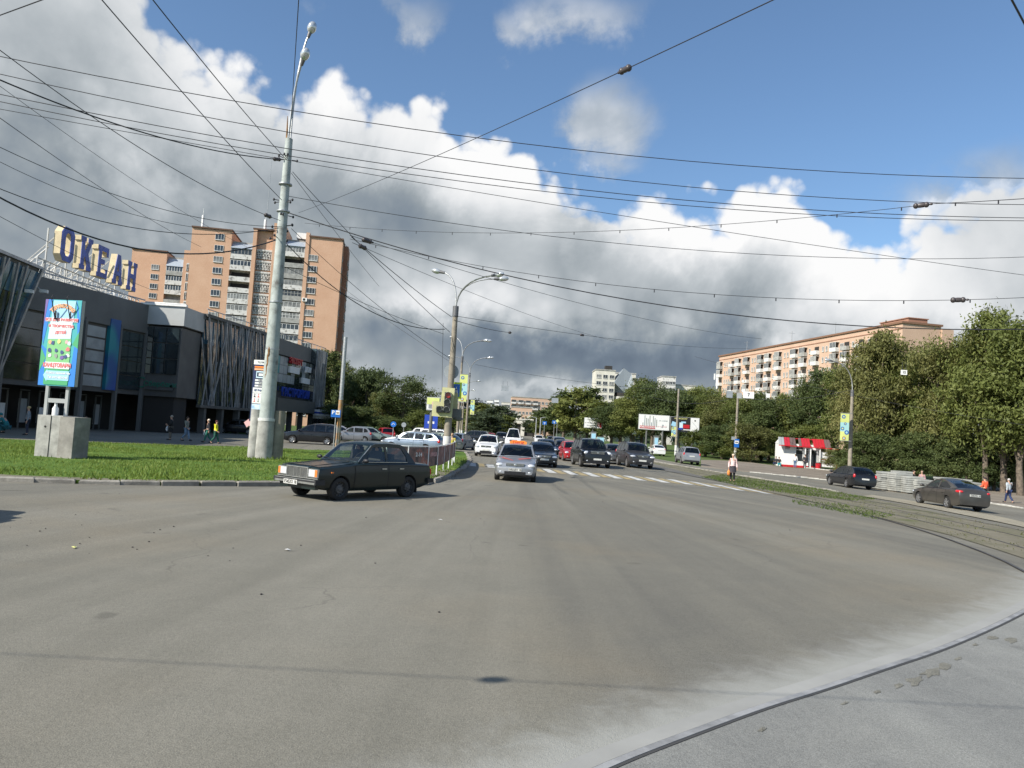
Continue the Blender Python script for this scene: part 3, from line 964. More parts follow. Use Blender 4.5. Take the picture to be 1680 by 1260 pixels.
def car_parts(key):
    """[(name, mesh, material key, parent index)], built once per body type"""
    if key in _carcache:
        return _carcache[key]
    sp = SPEC[key]
    out = []
    def put(name, mb, mk, par=None, smooth=None, me=None):
        out.append((name, me or mb.mesh(name, smooth), mk, par))
        return len(out) - 1
    f, r = sp['L'] / 2, -sp['L'] / 2
    S_, fr = body_surface(sp)
    xs = sorted(set([f, f - .015, f - .05, f - .1, f - .17, f - .26, f - .4, f - .6, r, r + .02, r + .06, r + .12, r + .2, r + .35, r + .6] + [p[0] for p in sp['top']] +
                    [lerp(f - .8, r + .8, i / 9) for i in range(10)]), reverse=True)
    xs = [x for i, x in enumerate(xs) if i == 0 or xs[i - 1] - x > .008]
    mb = MB()
    ring = []
    nk = len(fr)
    for x in xs:
        rowl = [S_(x, k) for k in range(nk)]
        sh = 1.0
        # rounded ends: pull the outermost rings inwards
        ring.append([(x, y, z) for y, z in rowl] + [(x, -y, z) for y, z in rowl[-2:0:-1]])
    n = len(ring[0])
    vs = [p for q in ring for p in q]
    fs = [(i * n + j, (i + 1) * n + j, (i + 1) * n + (j + 1) % n, i * n + (j + 1) % n) for i in range(len(xs) - 1) for j in range(n)]
    fs += [tuple(range(n)), tuple(range((len(xs) - 1) * n, len(xs) * n))[::-1]]
    mb.add(vs, fs)
    me = mb.mesh('body', 38)
    # wheel wells
    cut = MB()
    for x in (sp['xa'], sp['xr']):
        for s in (-1, 1):
            ww = sp['W'] / 2
            cut.cyl((x, s * (ww - .27), sp['wr']), (x, s * (ww + .1), sp['wr']), sp['wr'] * 1.17, n=28)
    cm = cut.mesh('cutter')
    for m_ in (M['white'], M['interior']):
        me.materials.append(m_)
    cm.materials.append(M['white']); cm.materials.append(M['interior'])
    cm.polygons.foreach_set('material_index', [1] * len(cm.polygons))
    bo, cu = bpy.data.objects.new('b', me), bpy.data.objects.new('c', cm)
    C.objects.link(bo); C.objects.link(cu)
    md = bo.modifiers.new('x', 'BOOLEAN'); md.operation = 'DIFFERENCE'; md.solver = 'EXACT'; md.object = cu
    dg = bpy.context.evaluated_depsgraph_get()
    me2 = bpy.data.meshes.new_from_object(bo.evaluated_get(dg))
    bpy.data.objects.remove(bo); bpy.data.objects.remove(cu)
    me2.set_sharp_from_angle(angle=R(38))
    b_i = put('body', None, ('paint', 'interior'), me=me2)
    # black sills / cladding
    if sp['style'] in ('suv', 'cross', 'bigsuv', 'wagon'):
        for s in (-1, 1):
            mb = MB()
            loft_grid(mb, S_, [lerp(sp['xa'] - sp['wr'] * 1.22, sp['xr'] + sp['wr'] * 1.22, i / 6) for i in range(7)], [5.65, 6, 6.5, 7], s, .012)
            put('sill', mb, 'black', smooth=40)
    # doors with handles
    zone = {'sedan': (3.05, 6.35)}.get(sp['kind'], (3.05, 6.35))
    xd0 = sp['xa'] - sp['wr'] * 1.17 - .12
    xd2 = sp['xr'] + sp['wr'] * .55
    for s in (-1, 1):
        for a, b in ((xd0, sp['xm'] + .012), (sp['xm'] - .012, xd2)):
            mb = MB()
            xq = [lerp(a, b, i / 5) for i in range(6)]
            ks = [zone[0], 3.5, 4, 4.5, 5, 5.5, 6, zone[1]]
            loft_grid(mb, S_, xq, ks, s, .009)
            # dark shut line behind it
            loft_grid(mb, S_, [a + .012] + xq[1:-1] + [b - .012], [zone[0] - .05] + ks[1:-1] + [zone[1] + .04], s, .004, 1)
            d_i = put('door', mb, ('paint', 'interior'), smooth=40)
            hb = MB()
            xh = b + (.17 if b < a else -.17)
            y, z = S_(xh, 3.75)
            hb.box((xh, s * (y + .028), z), (.16, .022, .026))
            put('handle', hb, 'handle', d_i)
    # cabin
    cab, tags = sp['cab'], sp['tags']
    yb, yr, belt, H = sp['yb'], sp['yr'], sp['belt'], sp['H']
    def yw(z): return lerp(yb, yr, min(1.0, max(-.1, (z - belt) / (H - .08 - belt))))
    nor = []
    for i in range(len(cab)):
        a, b = cab[max(i - 1, 0)], cab[min(i + 1, len(cab) - 1)]
        t = Vector((b[0] - a[0], b[1] - a[1])).normalized()
        n2 = Vector((t.y, -t.x))
        if n2.y < 0 and abs(n2.y) > abs(n2.x): n2 = -n2
        nor.append(Vector((-t.y, t.x)) * -1 if False else n2)
    for i, q in enumerate(nor):
        mid_x = (cab[0][0] + cab[-1][0]) / 2
        if (q.x > 0) != (cab[i][0] > mid_x) and abs(q.x) > .3: nor[i] = -q
        if abs(q.x) <= .3 and q.y < 0: nor[i] = -q
    fl = [-1, -.90, -.5, 0, .5, .90, 1]
    def pt(i, t, fy, off=0.0):
        a, b = cab[i], cab[i + 1]
        x, z = lerp(a[0], b[0], t), lerp(a[1], b[1], t)
        nn = nor[i].lerp(nor[i + 1], t).normalized()
        cr = .055 * (1 - fy * fy) + off
        rr = .035 * max(0, abs(fy) - .9) / .1 if tags[i] == 'R' else 0
        return (x + nn.x * cr, fy * yw(z), z + nn.y * cr - rr * .4)
    shell = MB(); ws = MB(); bw = MB()
    for i, tg in enumerate(tags):
        tt = [0, .5, 1] if tg == 'R' else [0, .10, .9, 1]
        first = tg != 'R' and (i == 0 or tags[i - 1] != tg)
        last = tg != 'R' and (i == len(tags) - 1 or tags[i + 1] != tg)
        for ti in range(len(tt) - 1):
            for fi in range(len(fl) - 1):
                q = [pt(i, tt[ti], fl[fi]), pt(i, tt[ti], fl[fi + 1]), pt(i, tt[ti + 1], fl[fi + 1]), pt(i, tt[ti + 1], fl[fi])]
                inner = 1 <= fi <= 4
                if tg != 'R' and inner and not (first and ti == 0) and not (last and ti == len(tt) - 2):
                    (ws if tg == 'W' else bw).quad(*q)
                else:
                    shell.quad(*q)
    for s in (-1, 1):
        to3 = lambda u, v, w_: (u, s * (yw(v) - .035 * w_), v)
        holes = sp['win']
        V, Fs = fill2d([(x, z) for x, z in cab], holes, to3, thick=True)
        shell.add(V, Fs)
    put('roof', shell, 'paint', smooth=32)
    put('windshield', ws, 'glass', smooth=60)
    put('rear_window', bw, 'glass', smooth=60)
    for s in (-1, 1):
        for wpoly in sp['win']:
            mb = MB()
            V, Fs = fill2d(wpoly, (), lambda u, v, w_: (u, s * (yw(v) - .012), v))
            mb.add(V, Fs)
            put('side_window', mb, 'sglass')
    # inside
    mb = MB()
    zi = belt - .005
    mb.box(((cab[0][0] + cab[-1][0]) / 2, 0, belt + .028), (cab[0][0] - cab[-1][0] - .5, 2 * yb - .14, .06))
    put('cabin_floor', mb, 'interior')
    for s in (-1, 1):
        mb = MB()
        mb.box((sp['xm'] + .05, s * .36, belt + .13), (.13, .46, .34), rot=Matrix.Rotation(-.2, 3, 'Y'))
        mb.box((sp['xm'] + .0, s * .36, min(H - .2, belt + .36)), (.09, .22, .14))
        put('seat', mb, 'seat')
    mb = MB(); mb.box((cab[-1][0] + .75 if sp['kind'] == 'sedan' else cab[-1][0] + 1.0, 0, belt + .10), (.14, 1.15, .26))
    put('rear_seat', mb, 'seat')
    # nose details
    st = sp['style']
    nz = sp['nose']
    if key == 'classic':
        return finish_classic(sp, out, put, S_)
    xn = f - .0
    for s in (-1, 1):
        mb = MB()
        ang = s * -.55
        sz = {'suv': (.19, .25, .085), 'bigsuv': (.12, .22, .12), 'sleek': (.24, .18, .075), 'cross': (.20, .20, .085), 'bus': (.12, .18, .12)}.get(st, (.16, .20, .085))
        yy = sp['W'] / 2 * .71
        zz = nz - .045
        mb.ell((f - .135, s * yy, zz), sz, 14, 8, Matrix.Rotation(ang, 3, 'Z'))
        put('headlight', mb, 'lamp', smooth=50)
        mb = MB(); mb.ell((f - .03, s * sp['W'] * .34, sp['cl'] + .20), (.05, .07, .045), 10, 6)
        put('fog_lamp', mb, 'lamp', smooth=50)
        # tail lights
        mb = MB()
        if st in ('sleek',): mb.ell((r + .16, s * sp['W'] * .41, sp['tail'] - .14), (.20, .13, .085), 12, 7, Matrix.Rotation(s * .5, 3, 'Z'))
        elif sp['kind'] == 'hatch': mb.ell((r + .12, s * sp['W'] * .425, sp['tail'] - .10), (.12, .09, .16), 12, 7)
        else: mb.ell((r + .10, s * sp['W'] * .41, sp['tail'] - .2), (.10, .11, .14), 12, 7)
        put('tail_light', mb, 'redlens', smooth=50)
        mb = MB()
        mb.ell((cab[0][0] - .10, s * (sp['W'] / 2 + .10), belt + .07), (.09, .12, .075), 12, 7)
        mb.box((cab[0][0] - .10, s * (sp['W'] / 2 - .03), belt + .03), (.06, .18, .03))
        put('mirror', mb, 'mirror', smooth=50)
    mb = MB()
    gw = {'bigsuv': .92, 'suv': .80, 'bus': .9}.get(st, .74)
    gh = {'bigsuv': .17, 'suv': .15, 'bus': .16, 'cross': .11}.get(st, .10)
    gz = nz - .03
    mb.box((f - .012, 0, gz), (.06, gw, gh), mi=1)
    for k in (-1, 0, 1):
        mb.box((f + .016, 0, gz + k * gh * .30), (.014, gw * .94, .014), mi=0)
    mb.box((f + .012, 0, gz + gh / 2 + .008), (.03, gw + .03, .018), mi=0)
    mb.ell((f + .03, 0, gz), (.012, .06, .05), 12, 6, mi=0)
    put('grille', mb, ('chrome', 'black'))
    mb = MB()
    mb.box((f - .02, 0, sp['cl'] + .16), (.07, sp['W'] * .50, .13))
    for k in (-1, 0, 1): mb.box((f + .02, 0, sp['cl'] + .16 + k * .04), (.012, sp['W'] * .48, .008))
    put('lower_grille', mb, 'black')
    if st in ('suv', 'bigsuv', 'cross'):
        mb = MB(); mb.box((f - .06, 0, sp['cl'] + .07), (.14, sp['W'] * .74, .10)); put('bumper', mb, 'black', smooth=30)
        mb = MB(); mb.box((r + .06, 0, sp['cl'] + .12), (.14, sp['W'] * .8, .18)); put('bumper', mb, 'black', smooth=30)
    for x, s in ((f + .02, 1), (r - .012, -1)):
        mb = MB()
        zp = (sp['cl'] + .30) if s > 0 else (sp['tail'] - .28 if st in ('sleek', 'sedan', 'logan', 'suv', 'cross', 'wagon', 'hatch') else .75)
        mb.box((x, 0, zp), (.02, .52, .112))
        put('number_plate', mb, 'plate')
    mb = MB()
    for s in (-1, 1):
        a = Vector(pt(0, .02, .15 * s if s > 0 else -.75, .02)); b = Vector(pt(0, .85, .75 if s > 0 else -.1, .02))
        mb.tube([a, b], .008, 4)
    put('wiper', mb, 'black')
    if st in ('suv', 'bigsuv', 'wagon', 'cross'):
        for s in (-1, 1):
            mb = MB()
            mb.tube([pt(2, .5, s * .86, .0), pt(2, .7, s * .86, .05), pt(4, .5, s * .86, .05), pt(4, .8, s * .86, .0)], .018, 6)
            put('roof_rail', mb, 'black', smooth=60)
    add_wheels(sp, put, 'rim')
    if st != 'bus':
        mb = MB(); mb.tube([(sp['x3'] + (.9 if sp['kind'] == 'sedan' else .5), 0, H - .02), (sp['x3'] + (.6 if sp['kind'] == 'sedan' else .2), 0, H + .16)], [.008, .004], 5)
        put('antenna', mb, 'black')
    _carcache[key] = out
    return out

def add_wheels(sp, put, rimkey):
    wr = sp['wr']
    for x in (sp['xa'], sp['xr']):
        for s in (-1, 1):
            yo = s * (sp['W'] / 2 - .015); yi = s * (sp['W'] / 2 - .22)
            mb = MB(); n = 28
            prof = [(wr * .62, yi), (wr * .93, yi), (wr, lerp(yi, yo, .14)), (wr, lerp(yi, yo, .86)), (wr * .95, yo), (wr * .66, yo + s * .004), (wr * .62, lerp(yi, yo, .8))]
            vs = [(x + p * math.cos(2 * PI * k / n), y, wr + p * math.sin(2 * PI * k / n)) for p, y in prof for k in range(n)]
            m = len(prof)
            mb.add(vs, [(j * n + k, j * n + (k + 1) % n, ((j + 1) % m) * n + (k + 1) % n, ((j + 1) % m) * n + k) for j in range(m - 1) for k in range(n)])
            t_i = put('wheel', mb, 'rubber', smooth=40)
            mb = MB()
            ye = yo - s * .035
            if rimkey == 'steelrim':
                prof = [(wr * .64, yo - s * .01), (wr * .60, ye - s * .03), (wr * .44, ye - s * .035), (wr * .36, yo - s * .02), (wr * .22, yo - s * .015), (wr * .16, yo + s * .005), (0.001, yo + s * .005)]
                vs = [(x + p * math.cos(2 * PI * k / n), y, wr + p * math.sin(2 * PI * k / n)) for p, y in prof for k in range(n)]
                mb.add(vs, [(j * n + k, j * n + (k + 1) % n, (j + 1) * n + (k + 1) % n, (j + 1) * n + k) for j in range(len(prof) - 1) for k in range(n)])
                for k in range(12):
                    a = 2 * PI * k / 12
                    mb.box((x + wr * .52 * math.cos(a), yo - s * .058, wr + wr * .52 * math.sin(a)), (.03, .012, .03), mi=1)
            else:
                prof = [(wr * .66, yo), (wr * .60, yo - s * .01), (wr * .58, yi + s * .05)]
                vs = [(x + p * math.cos(2 * PI * k / n), y, wr + p * math.sin(2 * PI * k / n)) for p, y in prof for k in range(n)]
                mb.add(vs, [(j * n + k, j * n + (k + 1) % n, (j + 1) * n + (k + 1) % n, (j + 1) * n + k) for j in range(2) for k in range(n)])
                for k in range(5):
                    for da in (-.13, .13):
                        a = 2 * PI * k / 5 + .3
                        a0, a1 = a + da * .8, a + da * 1.5
                        p0 = Vector((x + wr * .10 * math.cos(a0), yo - s * .012, wr + wr * .10 * math.sin(a0)))
                        p1 = Vector((x + wr * .60 * math.cos(a1), yo - s * .014, wr + wr * .60 * math.sin(a1)))
                        mb.tube([p0, p1], [.030, .022], 4)
                mb.cyl((x, yo - s * .05, wr), (x, yo + s * .002, wr), wr * .17, n=12)
                mb.cyl((x, yo - s * .10, wr), (x, yo - s * .085, wr), wr * .56, n=20, mi=1)
            put('rim', mb, (rimkey, 'interior'), t_i, smooth=35)

MK = {'rubber': 'rubber', 'lamp': 'lamp', 'redlens': 'redlens', 'chrome': 'chrome', 'black': 'black', 'interior': 'interior', 'rim': 'rim', 'steelrim': 'steelrim',
      'plate': 'plate', 'glass': 'glass', 'cladding': 'black', 'amber': 'amber'}
M['seat'] = mat('seat_fabric', (0.05, 0.048, 0.045), 0.9)
def car(key, label, pos, heading, pm, group=None, name='parked_car', plate=None, over=None, scale=1.0, rplate=None):
    """heading: direction the nose points, as (x, y)"""
    root = empty(name, (pos[0], pos[1], T(pos[0], pos[1]) + 0.012), math.atan2(heading[1], heading[0]), label, 'car', group)
    if scale != 1.0: root.scale = (scale,) * 3
    L_ = []
    o2 = dict(handle=pm, mirror=pm, sglass=M['glass'], seat=M['seat'])
    if over: o2.update(over)
    def mm(k):
        if k == 'paint': return pm
        if k in o2: return o2[k]
        return M[MK[k]]
    first_plate = True
    for nm, me, mk, par in car_parts(key):
        ms = [mm(k) for k in mk] if isinstance(mk, tuple) else [mm(mk)]
        parent = root if par is None else L_[par]
        o = obj(nm, me, parent, ms)
        L_.append(o)
        if nm == 'number_plate':
            txt = plate if first_plate else rplate
            if txt:
                sp = SPEC[key]
                v = me.vertices
                xx = max(q.co.x for q in v) if first_plate else min(q.co.x for q in v)
                zz = sum(q.co.z for q in v) / len(v)
                sgn = 1 if first_plate else -1
                text(txt, .115, M['ink'], o, (xx + sgn * .004, 0, zz - .003), (sgn, 0, 0), .001, .002, .88)
            first_plate = False
    # slope of the land under the car
    hx, hy = heading
    n_ = math.hypot(hx, hy)
    dz = T(pos[0] + hx / n_, pos[1] + hy / n_) - T(pos[0] - hx / n_, pos[1] - hy / n_)
    lz = T(pos[0] - hy / n_, pos[1] + hx / n_) - T(pos[0] + hy / n_, pos[1] - hx / n_)
    root.rotation_euler = (math.atan(lz / 2), -math.atan(dz / 2), math.atan2(hy, hx))
    return root

# the boxy old saloon
def classic():
    f, r = 2.0, -2.0
    top = [(f, .60), (f - .015, .79), (f - .06, .815), (1.0, .885), (.74, .925), (.5, .935), (-1.2, .935), (-1.45, .92), (r + .08, .90), (r + .03, .86), (r, .62)]
    cab = [(.74, .925), (.48, 1.16), (.22, 1.375), (.05, 1.425), (-.40, 1.44), (-.86, 1.425), (-1.02, 1.385), (-1.20, 1.18), (-1.40, .925)]
    tags = ['W', 'W', 'R', 'R', 'R', 'R', 'B', 'B']
    win = [[(.50, .96), (.36, 1.12), (.145, 1.335), (-.27, 1.35), (-.27, .96)],
           [(-.35, .96), (-.35, 1.35), (-.86, 1.335), (-.93, 1.30), (-1.07, 1.10), (-1.07, .96)]]
    SPEC['classic'] = dict(L=4.0, W=1.62, H=1.44, wb=2.424, xa=1.32, xr=-1.104, top=top, cab=cab, tags=tags, win=win, belt=.93, yb=.735, yr=.60, cl=.23, wr=.288, xm=-.31,
                           x0=.74, x3=-1.40, nose=.79, tail=.90, hood=.9, kind='sedan', style='classic', boxy=True, taper=(.045, .04))
classic()
M['dirtygl'] = mat('rubber_trim', (0.02, 0.02, 0.02), 0.7)
def finish_classic(sp, out, put, S_):
    f, r = 2.0, -2.0
    # long thin fender top ridges
    mb = MB()
    mb.box((f + .012, 0, .665), (.05, .80, .235), mi=1)
    for k in range(8): mb.box((f + .042, 0, .572 + k * .027), (.014, .76, .010))
    for k in (-1, 0, 1): mb.box((f + .046, k * .13, .665), (.012, .010, .215))
    for s in (-1, 1): mb.box((f + .04, s * .395, .665), (.03, .022, .25))
    mb.box((f + .04, 0, .795), (.04, .83, .022)); mb.box((f + .035, 0, .542), (.03, 1.52, .022))
    put('grille', mb, ('chrome', 'black'))
    for s in (-1, 1):
        mb = MB()
        mb.box((f + .012, s * .585, .672), (.05, .345, .205), mi=2)
        mb.box((f + .03, s * .545, .672), (.03, .225, .165), mi=0)
        mb.box((f + .028, s * .70, .672), (.036, .085, .165), mi=1)
        put('headlight', mb, ('lamp', 'amber', 'chrome'))
        mb = MB(); mb.box((1.62, s * .808, .70), (.07, .03, .032))
        put('side_indicator', mb, 'amber')
        mb = MB(); mb.box((r - .01, s * .60, .70), (.05, .34, .17))
        put('tail_light', mb, 'redlens')
        mb = MB(); mb.ell((.62, s * .90, 1.0), (.06, .10, .055), 12, 7); mb.cyl((.64, s * .78, .96), (.62, s * .88, .99), .012)
        put('mirror', mb, 'black', smooth=50)
    for s, nm in ((1, 'front'), (-1, 'rear')):
        mb = MB()
        x = s * 2.075
        mb.box((x, 0, .455), (.09, 1.52, .105), mi=0)
        mb.box((x + s * .048, 0, .475), (.012, 1.50, .04), mi=1)
        for q in (-1, 1):
            mb.box((x - s * .09, q * .79, .455), (.27, .07, .115), mi=1, rz=-s * q * .12)
        put('bumper', mb, ('chrome', 'black'), smooth=30)
        mb = MB(); mb.box((x + s * .062, -.12 if s > 0 else 0, .415 if s > 0 else .66), (.012, .52, .112))
        put('number_plate', mb, 'plate')
    mb = MB()
    mb.box((f - .03, 0, .34), (.10, 1.36, .14))
    put('valance', mb, 'paint')
    # bonnet with its seam
    mb = MB()
    xq = [1.94, 1.6, 1.2, .80]
    for s in (-1, 1):
        vs = []
        for x in xq:
            for k in (0, .5, 1, 1.5, 1.9):
                y, z = S_(x, k); vs.append((x, s * y, z + .010))
        n = 5
        mb.add(vs, [(i * n + j, i * n + j + 1, (i + 1) * n + j + 1, (i + 1) * n + j) for i in range(3) for j in range(4)])
    for s in (-1, 1):
        mb.tube([(1.95, s * .40, S_(1.95, .8)[1] + .012), (.80, s * .46, S_(.8, .8)[1] + .012)], .007, 4)
    put('bonnet', mb, 'paint', smooth=30)
    # chrome edges
    mb = MB()
    mb.tube([(.70, -.64, .955), (.715, 0, .985), (.70, .64, .955)], .009, 5)
    for s in (-1, 1):
        mb.tube([(1.9, s * .79, .865 - .04), (.6, s * .813, .885), (-1.9, s * .79, .845)], .006, 4, mi=1)
        mb.tube([(.52, s * .728, .955), (-1.08, s * .728, .955)], .008, 4)
        mb.tube([(.70, s * .70, .96), (.46, s * .655, 1.17), (.20, s * .60, 1.38)], .010, 4)
    put('trim', mb, ('chrome', 'black'), smooth=60)
    for a, b in ((-.10, -.66), (.42, -.14)):
        mb = MB(); mb.tube([(.76, a, .965), (.70, b, 1.01)], .009, 4); put('wiper', mb, 'black')
    # steering wheel on its left
    mb = MB()
    c = Vector((.33, .34, 1.02)); ax = Vector((.8, 0, .5)).normalized()
    u = Vector((0, 1, 0)); v = ax.cross(u)
    ringp = [c + (u * math.cos(2 * PI * k / 20) + v * math.sin(2 * PI * k / 20)) * .19 for k in range(21)]
    mb.tube(ringp, .012, 6, cap=False)
    mb.tube([c - u * .18, c + u * .18], .010, 5); mb.ell(c, (.04, .05, .05))
    put('steering_wheel', mb, 'black', smooth=60)
    for x in (sp['xr'] - .36,):
        for s in (-1, 1):
            mb = MB(); mb.box((x, s * .68, .24), (.02, .2, .24)); put('mudflap', mb, 'black')
    add_wheels(sp, put, 'steelrim')
    _carcache['classic'] = out
    return out

# ------------------------------------------------------------------ the cars of the picture
def body_col(n, c, **k): return paint(n, c, **k)
PT = {
    'darkgreen': mat('paint_dark_green', (0.006, 0.013, 0.012), .34, 0.0, var=.25, vscale=1.6, coat=.35, spec=.4), 'silver': paint('silver', (0.33, 0.34, 0.36), .2, .34, .5), 'white': paint('white', (0.72, 0.73, 0.73), .06, .3, 0.0),
    'black': paint('black', (0.012, 0.013, 0.016), .3, .25, .1), 'red': paint('red', (0.36, 0.015, 0.02), .2, .3, .1), 'grey': paint('grey', (0.10, 0.105, 0.11), .3, .36, .5),
    'dkgrey': paint('dark_grey', (0.060, 0.060, 0.064), .3, .36, .4), 'darkblue': paint('dark_blue', (0.014, 0.02, 0.04), .3, .3, .2), 'bluesilver': paint('blue_silver', (0.20, 0.25, 0.32), .2, .32, .5),
    'graphite': paint('graphite_brown', (0.085, 0.078, 0.070), .3, .34, .5), 'greensilver': paint('green_silver', (0.22, 0.28, 0.26), .2, .34, .4),
}
def midpt(*px):
    """middle of ground points given as picture points"""
    ps = [Gd(*p) for p in px]
    return sum((p.x for p in ps)) / len(ps), sum((p.y for p in ps)) / len(ps)

# the old saloon turning in front
fw_, rw_ = Gd(556, 821.5), Gd(661, 816.5)
hd = Vector((fw_.x - rw_.x, fw_.y - rw_.y)).normalized()
hd = (hd + Vector((-.59, -.81)) * 2).normalized()
mid_ = Vector(((fw_.x + rw_.x) / 2, (fw_.y + rw_.y) / 2))
right_ = Vector((hd.y, -hd.x))           # to the car's right; the seen side is its left
ctr = mid_ + right_ * .72 - hd * .108
lada = car('classic', 'dark green boxy old saloon turning left at the corner with silver bumper and square headlights', (ctr.x, ctr.y), hd, PT['darkgreen'], name='car', scale=1.04,
           over=dict(glass=M['clearglass'], sglass=M['clearglass'], handle=M['chrome']))
for o in KIDS(lada):
    if o.name.startswith('number_plate') and o.data.vertices[0].co.x > 0:
        text('У545ХХ 18', .115, M['ink'], o, (2.075 + .062 + .010, -.12, .413), (1, 0, 0), .001, .002, .88)
CARS = [
    # type, label, picture point under the nose wheels' middle, depth or None, heading, paint, name, options
    ('sedan', 'silver taxi saloon with orange roof sign and red bonnet stripes coming towards the camera', (845, 789), (-.04, -1), 'silver', 'taxi'),
    ('cross', 'white crossover with black lower bumper coming along the kerb side lane', (798, 749), (-.06, -1), 'white', 'car'),
    ('sleek', 'black saloon directly behind the silver taxi on its right', (890, 766), (.06, -1), 'black', 'car'),
    ('hatch', 'dark blue estate behind the black saloon near the silver taxi', (897, 750), (.05, -1), 'darkblue', 'car'),
    ('minivan', 'silver people carrier waiting third behind the red hatchback', (918, 742), (.04, -1), 'silver', 'car'),
    ('hatch', 'black hatchback waiting just behind the red hatchback', (925, 751), (.06, -1), 'dkgrey', 'car'),
    ('hatch', 'red hatchback waiting behind the big black off-roader', (940, 757), (.06, -1), 'red', 'car'),
    ('bigsuv', 'big black off-roader with chrome grille waiting at the crossing', (974, 767), (.10, -1), 'black', 'car'),
    ('sedan', 'silver grey saloon half hidden between the black off-roader and the grey one', (1011, 762), (.06, -1), 'grey', 'car'),
    ('suv', 'dark grey off-roader waiting rightmost at the crossing beside the tram strip', (1047, 768), (.10, -1), 'dkgrey', 'car'),
    ('minibus', 'white minibus with tall roof coming behind the silver taxi', (841, 735), (0, -1), 'white', 'minibus'),
    ('hatch', 'white hatchback far behind the dark blue estate', (884, 728), (0, -1), 'white', 'car'),
    ('hatch', 'red car going away beyond the white crossover', (804, 728), (0, 1), 'red', 'car'),
    ('suv', 'dark off-roader beside the far red car and the white minibus', (822, 731), (0, -1), 'dkgrey', 'car'),
    ('suv', 'long black off-roader parked side on behind the whitewashed pole foot', (775, 728), (-1, .15), 'black', 'parked_car'),
    ('sedan', 'grey saloon far back in the queue between the minibus and the people carrier', (905, 731), (0, -1), 'grey', 'car'),
]
CARO = {}
for key, lab, px, hdg, pn, nm in CARS:
    g = Gd(*px)
    h = Vector(hdg).normalized()
    sp = SPEC[key]
    d = sp['xa'] if h.y < 0 else -sp['xr']
    if abs(h.x) > .8: c = Vector((g.x, g.y + sp['W'] / 2))
    elif h.y < 0: c = Vector((g.x, g.y)) - h * sp['xa'] * .9
    else: c = Vector((g.x, g.y)) + h * (-sp['xr']) * .9
    pl = 'М032ВУ 18' if nm == 'taxi' else ('А174ЕС 18' if False else None)
    CARO[lab] = car(key, lab, (c.x, c.y), h, PT[pn], 'cars waiting and driving on the avenue', nm, plate=pl)
# taxi extras: roof sign, red stripes on the bonnet
taxi = CARO[CARS[0][1]]
M['orange'] = mat('orange_plastic', (0.85, 0.25, 0.03), 0.4)
M['redfilm'] = mat('red_film', (0.55, 0.10, 0.08), 0.4)
mb = MB(); mb.box((-.25, 0, 1.56), (.16, .74, .13)); mb.box((-.25, 0, 1.63), (.10, .60, .05))
rs = mb.build('roof_sign', M['orange'], taxi)
text('ТАКСИ', .13, M['redlens'], rs, (-.165, 0, 1.562), (1, 0, 0), .001, .004, 1.1)
S_l, _ = body_surface(SPEC['sedan'])
mb = MB()
for (xa_, ya_), (xb_, yb_), w_ in (((1.85, -.10), (1.35, -.60), .16), ((1.55, .12), (1.2, .60), .14), ((1.60, -.55), (1.25, -.72), .10)):
    q = []
    for x, y in ((xa_, ya_), (xa_ - w_, ya_ - .05), (xb_ - w_, yb_), (xb_, yb_)):
        q.append((x, y, pw(SPEC['sedan']['top'], x) + .042))
    mb.quad(*q)
mb.build('bonnet_stripe', M['redfilm'], taxi)

# other carriageway: cars going away
for key, lab, px, dpt, pn, hx in (
    ('sleek', 'dark brownish grey saloon nearest on the far carriageway, brake light glinting in the sun', (1579, 837), 37.0, 'graphite', -.01),
    ('wagon', 'black estate car passing the kiosk on the far carriageway', (1407, 802), 51.0, 'black', -.02),
    ('suv', 'silver off-roader going away on the far carriageway beside the concrete mast', (1131, 762), 64.0, 'silver', .02),
    ('sleek', 'white coupe far off on the other carriageway, near the blue advertising pillar', (1080, 748), 88.0, 'white', .0)):
    g = Gd(*px)
    c = Vector((g.x, g.y)) + Vector((hx, 1)).normalized() * (-SPEC[key]['xr'])
    c = c + Vector((-.0, 0))
    car(key, lab, (c.x, c.y), (hx, 1), PT[pn], 'cars on the far carriageway', 'car', rplate='Е305КН 18' if 'nearest' in lab else None)

